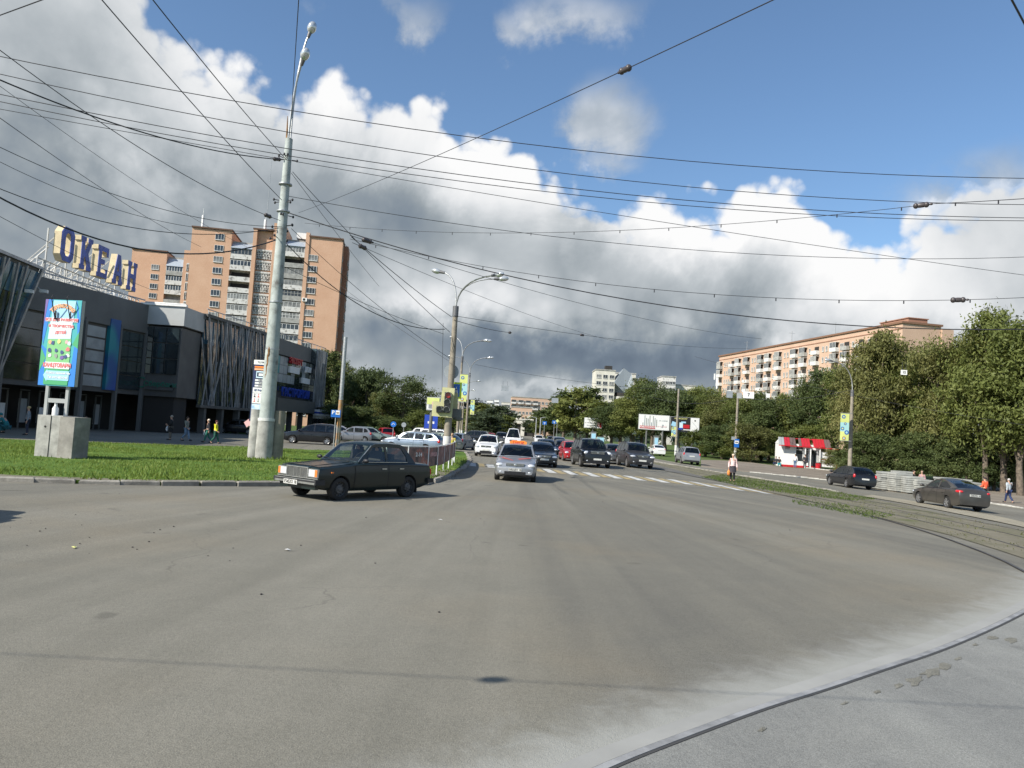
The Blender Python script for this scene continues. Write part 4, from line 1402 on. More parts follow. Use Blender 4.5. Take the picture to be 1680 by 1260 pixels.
# car park on the left
for key, lab, px, dpt, hdg, pn in (
    ('minivan', 'black people carrier turning in the car park left of the tall thin post', (506, 729), 0, (-1, -.12), 'black'),
    ('hatch', 'silver hatchback parked just right of the parking sign', (572, 725), 0, (-1, -.25), 'silver'),
    ('sedan', 'silver saloon parked behind the post, leftmost of the row by the trees', (545, 722), 0, (-1, -.1), 'silver'),
    ('hatch', 'dark hatchback parked between the silver hatchback and the light estate', (598, 722), 0, (-.3, 1), 'dkgrey'),
    ('wagon', 'light silver estate parked left of the red hatchback by the trees', (604, 726), 0, (1, .1), 'greensilver'),
    ('hatch', 'red and black hatchback parked beneath the round blue sign', (628, 724), 0, (-.4, 1), 'red'),
    ('wagon', 'silver blue estate with red tail light parked nearest behind the mesh fence', (676, 743), 0, (-.96, .28), 'bluesilver'),
    ('hatch', 'white hatchback parked behind the silver blue estate', (668, 736), 0, (-.96, .28), 'white'),
    ('wagon', 'pale green silver estate parked between the silver blue estate and the white off-roader', (708, 740), 0, (-.93, .36), 'greensilver'),
    ('suv', 'white off-roader parked behind the traffic light pole', (722, 735), 0, (.96, -.28), 'white'),
    ('suv', 'white off-roader parked farther back, its roof above the first one', (706, 728), 0, (.96, -.2), 'white'),
    ('hatch', 'small pale blue car behind the fence right of the traffic light pole', (756, 738), 0, (.3, 1), 'bluesilver'),
    ('sedan', 'dark saloon parked in shade under the slanted bars of the shopping centre', (385, 712), 0, (-1, -.1), 'black'),
    ('sedan', 'dark saloon parked in shade nearer the arcade of the shopping centre', (425, 711), 0, (-1, -.1), 'dkgrey')):
    g = Gd(*px)
    car(key, lab, (g.x, g.y + .9), hdg, PT[pn], 'cars parked beside the shopping centre', 'parked_car')

# unseen minibus added on the left for the shadow it casts into view
car('minibus', 'unseen white minibus added outside the left edge to throw a shadow onto the road', (-12.2, 12.3), (1, 0), PT['white'], None, 'minibus')

# ------------------------------------------------------------------ buildings
def brick(name, c1, c2, bw=0.26, bh=0.077):
    m = bpy.data.materials.new(name); m.use_nodes = True
    t = m.node_tree; b = t.nodes['Principled BSDF']
    g = t.nodes.new('ShaderNodeTexCoord').outputs['Object']
    f = noise(t, g, 0.25, 4, 0.6) * 0.5 + noise(t, g, 3.0, 6, 0.7) * 0.5
    col = ramp(t, f, [(0.36, c2), (0.62, c1)])
    # courses: a thin darker line each floor joint and mortar fleck
    sp = t.nodes.new('ShaderNodeSeparateXYZ'); t.links.new(g, sp.inputs[0])
    z = N(t, sp.outputs[2])
    lay = (z * (1 / 0.31)).fn('FRACT').step(0.0, 0.25, 0.16, 0.0)
    col = mixc(t, lay, col, tuple(c * .6 for c in c2))
    fleck = noise(t, g, 6.0, 2, 0.5).step(0.55, 0.7) * 0.25
    col = mixc(t, fleck, col, (c1[0] * 1.1, c1[1] * 1.15, c1[2] * 1.2))
    t.links.new(col, b.inputs['Base Color'])
    b.inputs['Roughness'].default_value = 0.95
    b.inputs['Specular IOR Level'].default_value = 0.2
    MATS[name] = m
    return m
M['brick'] = brick('orange_brick', (0.63, 0.41, 0.285), (0.54, 0.325, 0.215))
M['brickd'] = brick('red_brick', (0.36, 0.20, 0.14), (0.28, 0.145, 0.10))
M['brick2'] = brick('pale_orange_brick', (0.55, 0.395, 0.295), (0.49, 0.335, 0.245))
M['cream'] = mat('cream_render', (0.58, 0.56, 0.49), 0.9, var=0.12, vscale=0.4)
M['greyconc'] = mat('stained_grey_panel', (0.33, 0.33, 0.31), 0.9, stops=[(0.3, (0.19, 0.19, 0.18)), (0.5, (0.33, 0.33, 0.31)), (0.7, (0.42, 0.42, 0.40))], var=.1, vscale=0.9)
M['whiteconc'] = mat('peeling_white_panel', (0.6, 0.6, 0.58), 0.9, stops=[(0.38, (0.26, 0.25, 0.235)), (0.46, (0.58, 0.57, 0.54)), (0.7, (0.68, 0.67, 0.65))], var=.1, vscale=1.2)
M['winglass'] = mat('window_glass', (0.030, 0.036, 0.042), 0.08, 0.0, spec=1.0, var=0.5, vscale=0.35)
M['winframe'] = mat('window_frame', (0.62, 0.62, 0.60), 0.5, var=0.12, vscale=1.0)
M['curtain'] = mat('curtain_pane', (0.20, 0.20, 0.19), 0.25, var=0.5, vscale=0.6, spec=0.8)
M['roofmet'] = mat('pale_sheet_roof', (0.40, 0.45, 0.50), 0.45, 0.3, var=0.1)
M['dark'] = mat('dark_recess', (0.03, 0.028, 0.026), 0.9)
M['roofdark'] = mat('roof_felt', (0.08, 0.07, 0.065), 0.9)

_wm = {}
def window_mesh(w, h, nv=2, key=None, transom=False):
    k = (round(w, 2), round(h, 2), nv, transom)
    if k in _wm: return _wm[k]
    mb = MB()
    e = .09
    mb.box((0, 0, 0), (w, .06, h), mi=1)
    for s in (-1, 1):
        mb.box((s * (w / 2 - e / 2), -.05, 0), (e, .08, h)); mb.box((0, -.05, s * (h / 2 - e / 2)), (w - 2 * e, .078, e))
    for i in range(1, nv):
        mb.box((-w / 2 + w * i / nv, -.05, 0), (.07, .07, h - 2 * e))
    if transom: mb.box((0, -.048, h * .2), (w - 2 * e, .06, .06))
    mb.box((0, -.08, -h / 2 - .04), (w + .1, .18, .05))
    _wm[k] = mb.mesh('window')
    return _wm[k]

def put_windows(parent, items, m=None, limit=100):
    """items: (x, y, z, w, h, n panes, rz); the first `limit` are parts of their own, the rest one mesh"""
    m = m or [M['winframe'], M['winglass']]
    for i, (x, y, z, w, h, nv, rz) in enumerate(items[:limit]):
        mm = m if (i * 7919) % 5 else [m[0], M['curtain']]
        o = obj('window', window_mesh(w, h, nv), parent, [MATS['window_frame'], MATS['window_glass']])
        for k in (0, 1):
            if o.data.materials[k] is not mm[k]:
                o.material_slots[k].link = 'OBJECT'; o.material_slots[k].material = mm[k]
        o.location = (x, y, z); o.rotation_euler = (0, 0, rz)
    if len(items) > limit:
        mb = MB()
        for x, y, z, w, h, nv, rz in items[limit:]:
            mb.X = Matrix.Translation((x, y, z)) @ Matrix.Rotation(rz, 4, 'Z')
            mb.box((0, 0, 0), (w, .06, h), mi=1)
            for s in (-1, 1):
                mb.box((s * w / 2, -.05, 0), (.09, .08, h)); mb.box((0, -.05, s * h / 2), (w - .1, .078, .09))
            for q in range(1, nv): mb.box((-w / 2 + w * q / nv, -.05, 0), (.07, .07, h - .1))
        mb.build('windows', m, parent, kind='stuff')

# ---- tall brick tower: local x along the front, y away from the camera, built about its near front corner on the right
def tower():
    D = 196.0
    def B(px, py, d):
        p = P(px, py, d); p.z = 0; return p
    c1 = B(563, 394, D)
    rc = B(320, 372, D - 6.0)
    base = Vector((c1.x, c1.y, 0))
    ax = Vector((rc.x - c1.x, rc.y - c1.y, 0)).normalized()      # towards the left
    ang = math.atan2(-ax.y, -ax.x)                                # local +x = right
    root = empty('apartment_tower', base, ang, 'tall orange brick apartment tower with lattice stair bays, rising behind the shopping centre', 'apartment block')
    px2m = (D / FPX)
    def X(px): return -(563 - px) * px2m * .965
    Ht = zat(c1, 394)
    st = 2.80
    def body(x0, x1, y0, y1, z1, m=M['brick'], nm='wall'):
        mb = MB(); mb.b2((x0, y0, 0), (x1, y1, z1)); return mb.build(nm, m, root)
    xL, x1, x2, x3, x4, x5 = X(320), X(383), X(417), X(424.5), X(450), X(502)
    zl = Ht - .5
    body(xL, x1, 0, 16, zl)
    body(x1, X(417), 1.6, 15.9, zl - 2.2, M['greyconc'])
    body(X(417), X(423), -.25, 14, zl + 1.0)
    body(X(423), X(449), 0.9, 15.8, zl + .95, M['brick'])
    body(X(449), X(467), -.2, 15, Ht + 2.6)
    body(X(467), X(502), 1.6, 15.85, Ht - .8, M['greyconc'])
    body(X(502), X(508), -.25, 14, Ht + 1.0)
    body(X(508), 0.0, 0, 16, Ht)
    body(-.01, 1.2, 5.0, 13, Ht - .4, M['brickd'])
    # parapets / caps
    mb = MB()
    for a, b, z in ((xL, x1, zl), (X(417), X(449), zl + 1.0), (X(508), 0, Ht)):
        mb.b2((a - .15, -.35, z), (b + .15, 16.2, z + .35))
    mb.build('parapet', mat('parapet_brown', (0.13, 0.075, 0.05), .9), root)
    mb = MB()
    mb.b2((X(484), 3, Ht), (X(505), 9, Ht + 1.5)); mb.build('roof_hut', M['white'], root)
    for pxx in (332, 432):
        mb = MB(); z = zl + .5 if pxx < 400 else zl + 1
        mb.cyl((X(pxx), 2, z), (X(pxx), 2, z + 3.2), .35, n=6); mb.cyl((X(pxx), 2, z + 3), (X(pxx), 2, z + 5), .06, n=5)
        mb.build('antenna', M['white'], root)
    mb = MB(); mb.cyl((X(433), 3, zl), (X(433), 3, zl + 22), .10, .04, n=5); mb.build('mast', M['steel'], root)
    # windows in the brick columns
    items = []
    for k in range(16):
        z = Ht - 5.3 - k * st
        if z < 3: break
        items.append((X(516), -.04, z, 2.15, 1.5, 3, 0))
        items.append((X(364), -.04, z + 3.0, 2.15, 1.5, 3, 0))
    for k in range(15):      # dark right side
        z = Ht - 4.5 - k * st
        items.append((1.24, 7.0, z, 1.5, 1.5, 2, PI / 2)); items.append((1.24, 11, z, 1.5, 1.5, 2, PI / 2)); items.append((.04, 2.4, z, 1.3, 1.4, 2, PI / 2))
    put_windows(root, items)
    # balcony stacks
    r2 = random.Random(3)
    sheets = MB()
    for (a, b, ztop) in ((x1, X(417), zl - 2.2), (X(467), X(502), Ht - .8)):
        w = b - a - .3; xc = (a + b) / 2
        sheets.add([(a, -.3, ztop - 1.9), (b, -.3, ztop - 1.9), (b, 1.7, ztop - .3), (a, 1.7, ztop - .3)], [(0, 1, 2, 3)])
        sheets.b2((a, -.3, ztop - 2.0), (b, 1.6, ztop - 1.9))
        for k in range(15):
            z = ztop - 2.9 - k * st
            if z < 2: break
            style = r2.random()
            mb = MB()
            mb.b2((a + .02, -.15, z - 1.75), (b - .02, 1.6, z - 1.60), 0)
            mb.b2((a + .05, -.1, z - 1.60), (b - .05, .0, z - .55), 0)
            m1 = M['whiteconc'] if r2.random() < .65 else M['greyconc']
            o = mb.build('balcony', m1, root)
            if style < .66:
                g = MB(); n = r2.choice((5, 6, 7))
                g.b2((a + .1, -.02, z - .55), (b - .1, .03, z + .75), 1)
                for q in range(n + 1):
                    xx = lerp(a + .12, b - .12, q / n); g.b2((xx - .06, -.07, z - .53), (xx + .06, -.015, z + .73), 0)
                for zz in (z - .55, z + .2 if style < .2 else z + .72): g.b2((a + .1, -.08, zz - .05), (b - .1, -.016, zz + .05), 0)
                g.build('balcony_glazing', [M['winframe'] if r2.random() < .6 else M['greyconc'], M['winglass'] if r2.random() < .6 else M['curtain']], o)
            else:
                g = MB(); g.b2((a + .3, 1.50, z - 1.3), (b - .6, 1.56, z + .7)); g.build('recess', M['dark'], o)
    sheets.build('canopy', M['roofmet'], root)
    # white lattice of the stair bay
    a, b = X(423.5), X(448.5)
    for k in range(16):
        z = zl - 5.2 - k * st
        if z < 2: break
        mb = MB()
        mb.b2((a, .75, z - 1.0), (b, .8, z + 1.0), 1)
        mb.b2((a, .5, z + 1.0), (b, .92, z + 1.42), 0)
        n = 9
        for q in range(n + 1):
            xx = lerp(a + .1, b - .1, q / n); mb.b2((xx - .07, .60, z - 1), (xx + .07, .75, z + 1), 0)
        for q in range(4):
            zz = z - .8 + q * .55
            mb.b2((a, .62, zz - .05), (b, .74, zz + .05), 0)
            for e in range(4):
                xx = lerp(a + .4, b - .4, (e + (q % 2) * .5) / 4); mb.b2((xx, .58, zz), (xx + .32, .66, zz + .3), 0)
        mb.build('stair_lattice', [M['whiteconc'], M['dark']], root)
    # air conditioner boxes
    for dx_, dz_ in ((X(353), 24.2), (X(362), 24.3), (X(503.5), Ht - 16.6)):
        mb = MB(); mb.b2((dx_, -.6, dz_), (dx_ + 1.2, -.1, dz_ + .9)); mb.cyl((dx_ + .5, -.62, dz_ + .45), (dx_ + .5, -.6, dz_ + .45), .32, n=12, mi=1)
        mb.build('air_conditioner', [M['white'], M['dark']], root)
    # ---- lower left wing: farther away, same house
    D2 = 226.0
    px2 = D2 / FPX
    wc = B(320, 425, D2)
    inv = Matrix.Rotation(-ang, 3, 'Z')
    off = inv @ Vector((wc.x - base.x, wc.y - base.y, 0))
    def X2(px): return off.x - (320 - px) * px2 * 1.01
    y0 = off.y
    Hw = zat(B(224, 411, D2), 411)
    def wbody(x0, x1, ya, yb, z1, m=M['brick']):
        mb = MB(); mb.b2((x0, y0 + ya, 0), (x1, y0 + yb, z1)); return mb.build('wall', m, root)
    wbody(X2(224), X2(277), 0, 16, Hw - .2)
    wbody(X2(277), X2(303), 1.6, 15.9, Hw - 1.2, M['greyconc'])
    wbody(X2(303), X2(330), -.2, 15.8, Hw + .9)
    mb = MB(); mb.b2((X2(224) - .15, y0 - .35, Hw - .2), (X2(277) + .1, y0 + 16.2, Hw + .15)); mb.build('parapet', MATS['parapet_brown'], root)
    items = []
    for k in range(14):
        z = Hw - 4.9 - k * st
        if z < 3: break
        items.append((X2(260.5), y0 - .04, z, 2.1, 1.5, 3, 0))
    put_windows(root, items)
    a, b = X2(277), X2(303)
    mb = MB()
    mb.add([(a, y0 - .3, Hw - 4.2), (b, y0 - .3, Hw - 4.2), (b, y0 + 1.8, Hw - 1.4), (a, y0 + 1.8, Hw - 1.4)], [(0, 1, 2, 3)])
    mb.build('canopy', M['roofmet'], root)
    for k in range(13):
        z = Hw - 5.0 - k * st
        if z < 2: break
        mb = MB(); mb.b2((a + .05, y0 - .1, z - 1.7), (b - .05, y0, z - .6), 0); mb.b2((a + .02, y0 - .15, z - 1.85), (b - .02, y0 + 1.6, z - 1.7), 0)
        o = mb.build('balcony', M['whiteconc'] if k % 3 else M['greyconc'], root)
        if k != 3:
            g = MB(); g.b2((a + .1, y0 - .02, z - .6), (b - .1, y0 + .03, z + .7), 1)
            for q in range(7):
                xx = lerp(a + .12, b - .12, q / 6); g.b2((xx - .07, y0 - .07, z - .58), (xx + .07, y0 - .015, z + .68), 0)
            g.b2((a + .1, y0 - .075, z - .65), (b - .1, y0 - .016, z - .55), 0)
            g.build('balcony_glazing', [M['winframe'], M['winglass']], o)
    a, b = X2(308.5), X2(315.5)
    for k in range(13):
        z = Hw - 4.3 - k * st
        if z < 2: break
        mb = MB(); mb.b2((a, y0 - .28, z - 1), (b, y0 - .2, z + 1), 1)
        for q in range(4):
            xx = lerp(a, b, q / 3); mb.b2((xx - .07, y0 - .36, z - 1), (xx + .07, y0 - .28, z + 1), 0)
        mb.b2((a, y0 - .4, z + 1), (b, y0 - .27, z + 1.4), 0)
        mb.build('stair_lattice', [M['whiteconc'], M['dark']], root)
tower()

# ---- long nine storey brick block on the right
def long_block():
    pL, pR = P(1180.5, 583, 268), P(1481, 534, 176)
    pL.z = pR.z = 0
    zt = (zat(pL, 583) + zat(pR, 534)) / 2
    ax = Vector((pR.x - pL.x, pR.y - pL.y, 0)); L = ax.length; ax.normalize()
    ang = math.atan2(ax.y, ax.x)
    root = empty('apartment_block', (pL.x, pL.y, 0), ang, 'long orange brick apartment block with white balconies above the trees on the right', 'apartment block')
    root.rotation_euler = (0, 0, ang)
    # local x along the front; the front faces local -y
    mb = MB(); mb.b2((0, 0, -1), (L, 10, zt)); mb.build('wall', M['brick2'], root)
    mb = MB(); mb.b2((-.3, -.35, zt), (L + .3, 10.3, zt + .45)); mb.build('cornice', mat('cornice_brown', (0.20, 0.11, 0.07), .9), root)
    mb = MB(); mb.b2((0, -.12, zt - 1.3), (L, -.02, zt - 1.1)); mb.build('ledge', M['brickd'], root)
    mb = MB(); mb.b2((L - 12, 3, zt + .4), (L - 2, 8, zt + 1.7)); mb.b2((L - 12.2, 2.8, zt + 1.7), (L - 1.8, 8.2, zt + 1.9)); mb.build('roof_hut', M['brickd'], root)
    mb = MB(); mb.b2((L - 9, 10.01, -1), (L + .4, 13, zt - .6)); mb.build('wing', M['brick2'], root)
    st = 2.92
    items, bal = [], []
    r2 = random.Random(9)
    xq = 1.2
    pat = 'bwww.bB.www.bB.www.bB.www.bB.wwwb'
    cols = []
    x = 2.0
    # repeating section 19.4 m: balcony pair, three small windows, balcony pair ...
    secs = int(L // 19.3) + 1
    for s in range(secs):
        x0 = s * 19.3
        cols += [(x0 + 1.6, 'b'), (x0 + 4.6, 'n'), (x0 + 6.2, 'n'), (x0 + 7.8, 'n'), (x0 + 10.4, 'b'), (x0 + 13.0, 'w'), (x0 + 15.0, 'b'), (x0 + 17.6, 'n')]
    for x, k in cols:
        if x > L - 1.5: continue
        for f in range(9):
            z = zt - 3.1 - f * st
            if z < 1: break
            if k == 'n': items.append((f, x, -.04, z, .78, 1.45, 1, 0))
            elif k == 'w': items.append((f, x, -.04, z, 1.6, 1.5, 2, 0))
            else: bal.append((f, x, z))
    items.sort(key=lambda q: q[0])
    put_windows(root, [q[1:] for q in items], m=[M['winframe'], M['curtain']])
    bal.sort(key=lambda q: q[0])
    for f, x, z in bal[:96]:
        m1 = r2.choice((M['winframe'], M['winframe'], M['whiteconc'], M['greyconc'], M['greyconc']))
        mb = MB(); mb.b2((x - 1.35, -1.1, z - 1.3), (x + 1.35, -.02, z - 1.15)); mb.b2((x - 1.35, -1.1, z - 1.15), (x + 1.35, -1.03, z - .25))
        mb.b2((x - 1.35, -1.03, z - 1.15), (x - 1.28, -.02, z - .25)); mb.b2((x + 1.28, -1.03, z - 1.15), (x + 1.35, -.02, z - .25))
        o = mb.build('balcony', m1, root)
        g = MB()
        if r2.random() < .72:
            g.b2((x - 1.30, -1.05, z - .25), (x + 1.30, -1.02, z + 1.15), 1); g.b2((x - 1.30, -1.0, z - .25), (x - 1.27, -.02, z + 1.15), 1); g.b2((x - 1.35, -1.1, z + 1.12), (x + 1.35, -.02, z + 1.2), 0)
            for q in range(5):
                xx = x - 1.3 + q * .65; g.b2((xx - .05, -1.1, z - .25), (xx + .05, -1.06, z + 1.15), 0)
            for yy in (-1.05, -.55, -.08): g.b2((x - 1.36, yy - .05, z - .25), (x - 1.31, yy + .05, z + 1.15), 0)
            g.build('balcony_glazing', [M['winframe'], M['curtain'] if r2.random() < .5 else M['winglass']], o)
        else:
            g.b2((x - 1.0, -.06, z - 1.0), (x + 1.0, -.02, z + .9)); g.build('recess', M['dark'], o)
    for x in (10, 38, 60):
        mb = MB(); mb.cyl((x, 5, zt), (x, 5, zt + 5), .08, n=5); mb.cyl((x, 5 - 1, zt + 4.4), (x, 5 + 1, zt + 4.4), .05, n=4); mb.build('aerial', M['steel'], root)
long_block()

# ---- pale tower blocks beyond the trees
def far_block(name, label, px, D, wpx, topy, dep, m, fl=2.9, rz=0.0, ncol=4, wcol=(1.5, 1.4), extra=None, balc=()):
    b = A(px, D)
    w = wpx * D / FPX
    zt = zat(b, topy)
    root = empty(name, (b.x, b.y, 0), rz, label, 'building')
    mb = MB(); mb.b2((0, 0, -1), (w, dep, zt)); mb.build('wall', m, root)
    mb = MB(); mb.b2((-.2, -.2, zt), (w + .2, dep + .2, zt + .5)); mb.build('parapet', M['greyconc'], root)
    items = []
    f = 0
    while zt - 2.6 - f * fl > 6 and f < 12:
        for c in range(ncol):
            if c in balc: continue
            items.append(((c + .5) * w / ncol, -.04, zt - 2.6 - f * fl, wcol[0], wcol[1], 2, 0))
        f += 1
    put_windows(root, items)
    f = 0
    while zt - 2.6 - f * fl > 6 and f < 12:
        for c in balc:
            x = (c + .5) * w / ncol; z = zt - 2.6 - f * fl
            mb = MB(); mb.b2((x - 1.5, -1, z - 1.3), (x + 1.5, -.02, z - .3)); mb.b2((x - 1.4, -.06, z - .25), (x + 1.4, -.03, z + 1.0), 1)
            mb.build('balcony', [M['whiteconc'], M['winglass']], root)
        f += 1
    if extra: extra(root, w, dep, zt)
    return root
def slanted(root, w, dep, zt):
    # curved-front section with big tilted roof panels
    mb = MB(); n = 10
    cx, cy, rr = w + 4.0, 4.0, 4.4
    for f in range(10):
        z = zt - 12 - f * 2.9
        if z < 2: break
        poly = [(cx + rr * math.cos(PI + PI * k / n), cy + rr * math.sin(PI + PI * k / n)) for k in range(n + 1)]
        mb.prism(poly, z, z + 1.2, 0)
        poly = [(cx + (rr - .5) * math.cos(PI + PI * k / n), cy + (rr - .5) * math.sin(PI + PI * k / n)) for k in range(n + 1)]
        mb.prism(poly, z + 1.2, z + 2.9, 1)
    mb.build('curved_balconies', [M['whiteconc'], M['dark']], root)
    mb = MB(); mb.b2((w, 4, -1), (w + 8.5, dep, zt - 3)); mb.build('wing', M['whiteconc'], root)
    mb = MB()
    mb.add([(w - .3, -1.0, zt - 5), (w + 4, -1.2, zt - 9), (w + 4, 3, zt + 1.8), (w - .3, 3, zt - 3)], [(0, 1, 2, 3)])
    mb.add([(w + 4, -1.2, zt - 9), (w + 8, -1.0, zt - 5.5), (w + 7.5, 3, zt - .5), (w + 4, 3, zt + 1.8)], [(0, 1, 2, 3)])
    mb.add([(w + 4, 3, zt + 1.8), (w + 7.5, 3, zt - .5), (w + 7.5, 8, zt - .2), (w + 4, 8, zt + 2.2)], [(0, 1, 2, 3)])
    mb.build('tilted_roof', mat('weathered_sheet', (0.22, 0.25, 0.27), .7), root)
    mb = MB(); mb.b2((w - 4, 3, zt), (w - 1, 7, zt + 2.4)); mb.build('roof_hut', M['dark'], root)
far_block('tower_block', 'cream tower block with tilted grey roof panels and curved balconies behind the trees', 972, 330, 32, 607, 14, M['cream'], ncol=3, wcol=(2.0, 1.6), extra=slanted)
far_block('tower_block', 'wide pale block standing behind the tilted grey roof panels', 1002, 352, 36, 612, 12, M['cream'], ncol=7)
far_block('tower_block', 'pale block with stepped top peeping between the tree tops right of the cream tower', 1082, 340, 22, 618, 12, M['whiteconc'], ncol=4)
far_block('tower_block', 'low whitish block half hidden by trees, left of the white telephone mast', 1104, 345, 32, 632, 12, M['cream'], ncol=6)
far_block('tower_block', 'small white house top directly behind the cream tower', 1036, 360, 20, 622, 12, M['whiteconc'], ncol=3)
def archb():
    b = far_block('brick_block', 'orange brick block of two heights closing the end of the avenue', 837, 400, 34, 668, 14, M['brick2'], ncol=6, wcol=(1.2, 1.3), balc=(0,))
    b2 = far_block('brick_block', 'long brick block behind, its upper balconies showing over the nearer one', 837, 440, 72, 651, 14, M['brick2'], ncol=12, wcol=(1.4, 1.4), balc=(0, 2, 4, 6), rz=.05)
    p = A(838, 330)
    root = empty('gate_building', (p.x, p.y, 0), 0, 'white classical gateway with tall arches below the brick block', 'building')
    z = zat(p, 688)
    mb = MB()
    for a, w in ((0, 1.5), (4.2, 1.6), (9.6, 1.6)): mb.b2((a, 0, 0), (a + w, 3, z - 1.6))
    mb.build('pillar', M['cream'], root)
    mb = MB(); mb.b2((-.3, -.2, z - 1.6), (11.5, 3.2, z)); mb.b2((-.5, -.5, z), (11.7, 3.4, z + .4)); mb.b2((0, .5, z + .4), (4, 2.8, z + 2.4)); mb.b2((7, .5, z + .4), (11, 2.8, z + 2.0)); mb.build('entablature', M['cream'], root)
    mb = MB(); mb.b2((1.5, 1, 0), (4.2, 1.2, z - 1.7)); mb.b2((5.8, 1, 0), (9.6, 1.2, z - 1.7)); mb.build('doorway', M['dark'], root)
archb()
# far houses on the hill, small
for i, (px, D, w, ty, m, lab) in enumerate(((796, 700, 10, 657, M['white'], 'small white far block on the hill above the trees, leftmost'),
                                            (808, 720, 8, 656, M['white'], 'small white far block on the hill, second from left'),
                                            (820, 640, 14, 660, M['cream'], 'cream far house on the hill left of the brick block'),
                                            (700, 600, 14, 668, M['cream'], 'pale far block behind the billboard by the traffic light'),
                                            (716, 650, 10, 670, M['white'], 'white far block peeping right of the traffic light pole'),
                                            (910, 650, 18, 661, M['cream'], 'cream far block right of the long brick block'))):
    far_block('far_house', lab, px, D, w, ty, 12, m, ncol=max(2, w // 4), wcol=(2.4, 1.6), fl=3.4)
# white phone mast right of the middle
p = A(1172, 300)
root = empty('phone_mast', (p.x, p.y, 0), 0, 'white telephone mast with panel antennas left of the long brick block', 'mast')
zt_ = zat(p, 612)
mb = MB(); mb.cyl((0, 0, 0), (0, 0, zt_), .45, .3, n=8); mb.build('pole', M['white'], root)
for k in range(4):
    mb = MB(); a = k * PI / 2; mb.box((1.1 * math.cos(a), 1.1 * math.sin(a), zt_ - 1.5 - (k % 2) * 1.6), (.5, .3, 2.4), a); mb.cyl((0, 0, zt_ - 2), (1.0 * math.cos(a), 1.0 * math.sin(a), zt_ - 2), .07, n=5); mb.build('panel_antenna', M['white'], root)

# ------------------------------------------------------------------ shopping centre on the left
M['dgrey'] = mat('dark_grey_cladding', (0.085, 0.085, 0.082), 0.6, var=0.2, vscale=0.5)
M['mgrey'] = mat('mid_grey_cladding', (0.125, 0.128, 0.125), 0.6, var=0.12, vscale=0.4)
M['lgrey'] = mat('pale_metal_fascia', (0.42, 0.43, 0.42), 0.5, 0.2, var=0.08, vscale=0.6)
M['dglass'] = mat('dark_facade_glass', (0.02, 0.03, 0.035), 0.05, 0.0, spec=1.0, coat=0.6, var=0.6, vscale=0.25)
M['bglass'] = mat('blue_facade_glass', (0.035, 0.10, 0.15), 0.07, 0.1, spec=1.0, coat=0.6, var=0.4, vscale=0.3)
M['bar'] = mat('slanted_grey_bar', (0.34, 0.35, 0.36), 0.4, 0.5, var=0.25, vscale=1.5)
M['letblue'] = mat('letter_blue', (0.075, 0.115, 0.40), 0.45, var=0.3, vscale=1.5)
M['letcream'] = mat('letter_cream', (0.58, 0.48, 0.30), 0.7, var=0.12, vscale=2)
M['scaf'] = mat('pale_scaffold', (0.50, 0.50, 0.48), 0.6)
M['green'] = mat('sign_green', (0.02, 0.16, 0.11), 0.5)
M['teal'] = mat('panel_teal', (0.03, 0.26, 0.28), 0.4)
M['redsign'] = mat('sign_red', (0.50, 0.02, 0.03), 0.4)
M['bluesign'] = mat('sign_blue', (0.02, 0.06, 0.38), 0.4)
M['panel'] = mat('milky_panel', (0.30, 0.33, 0.34), 0.4, var=0.25, vscale=0.4)
M['ban_b'] = mat('banner_blue', (0.02, 0.13, 0.45), 0.5, stops=[(0.40, (0.02, 0.25, 0.30)), (0.5, (0.02, 0.10, 0.28)), (0.62, (0.02, 0.08, 0.32))], var=.1, vscale=0.35, detail=0)
ZR = 11.3
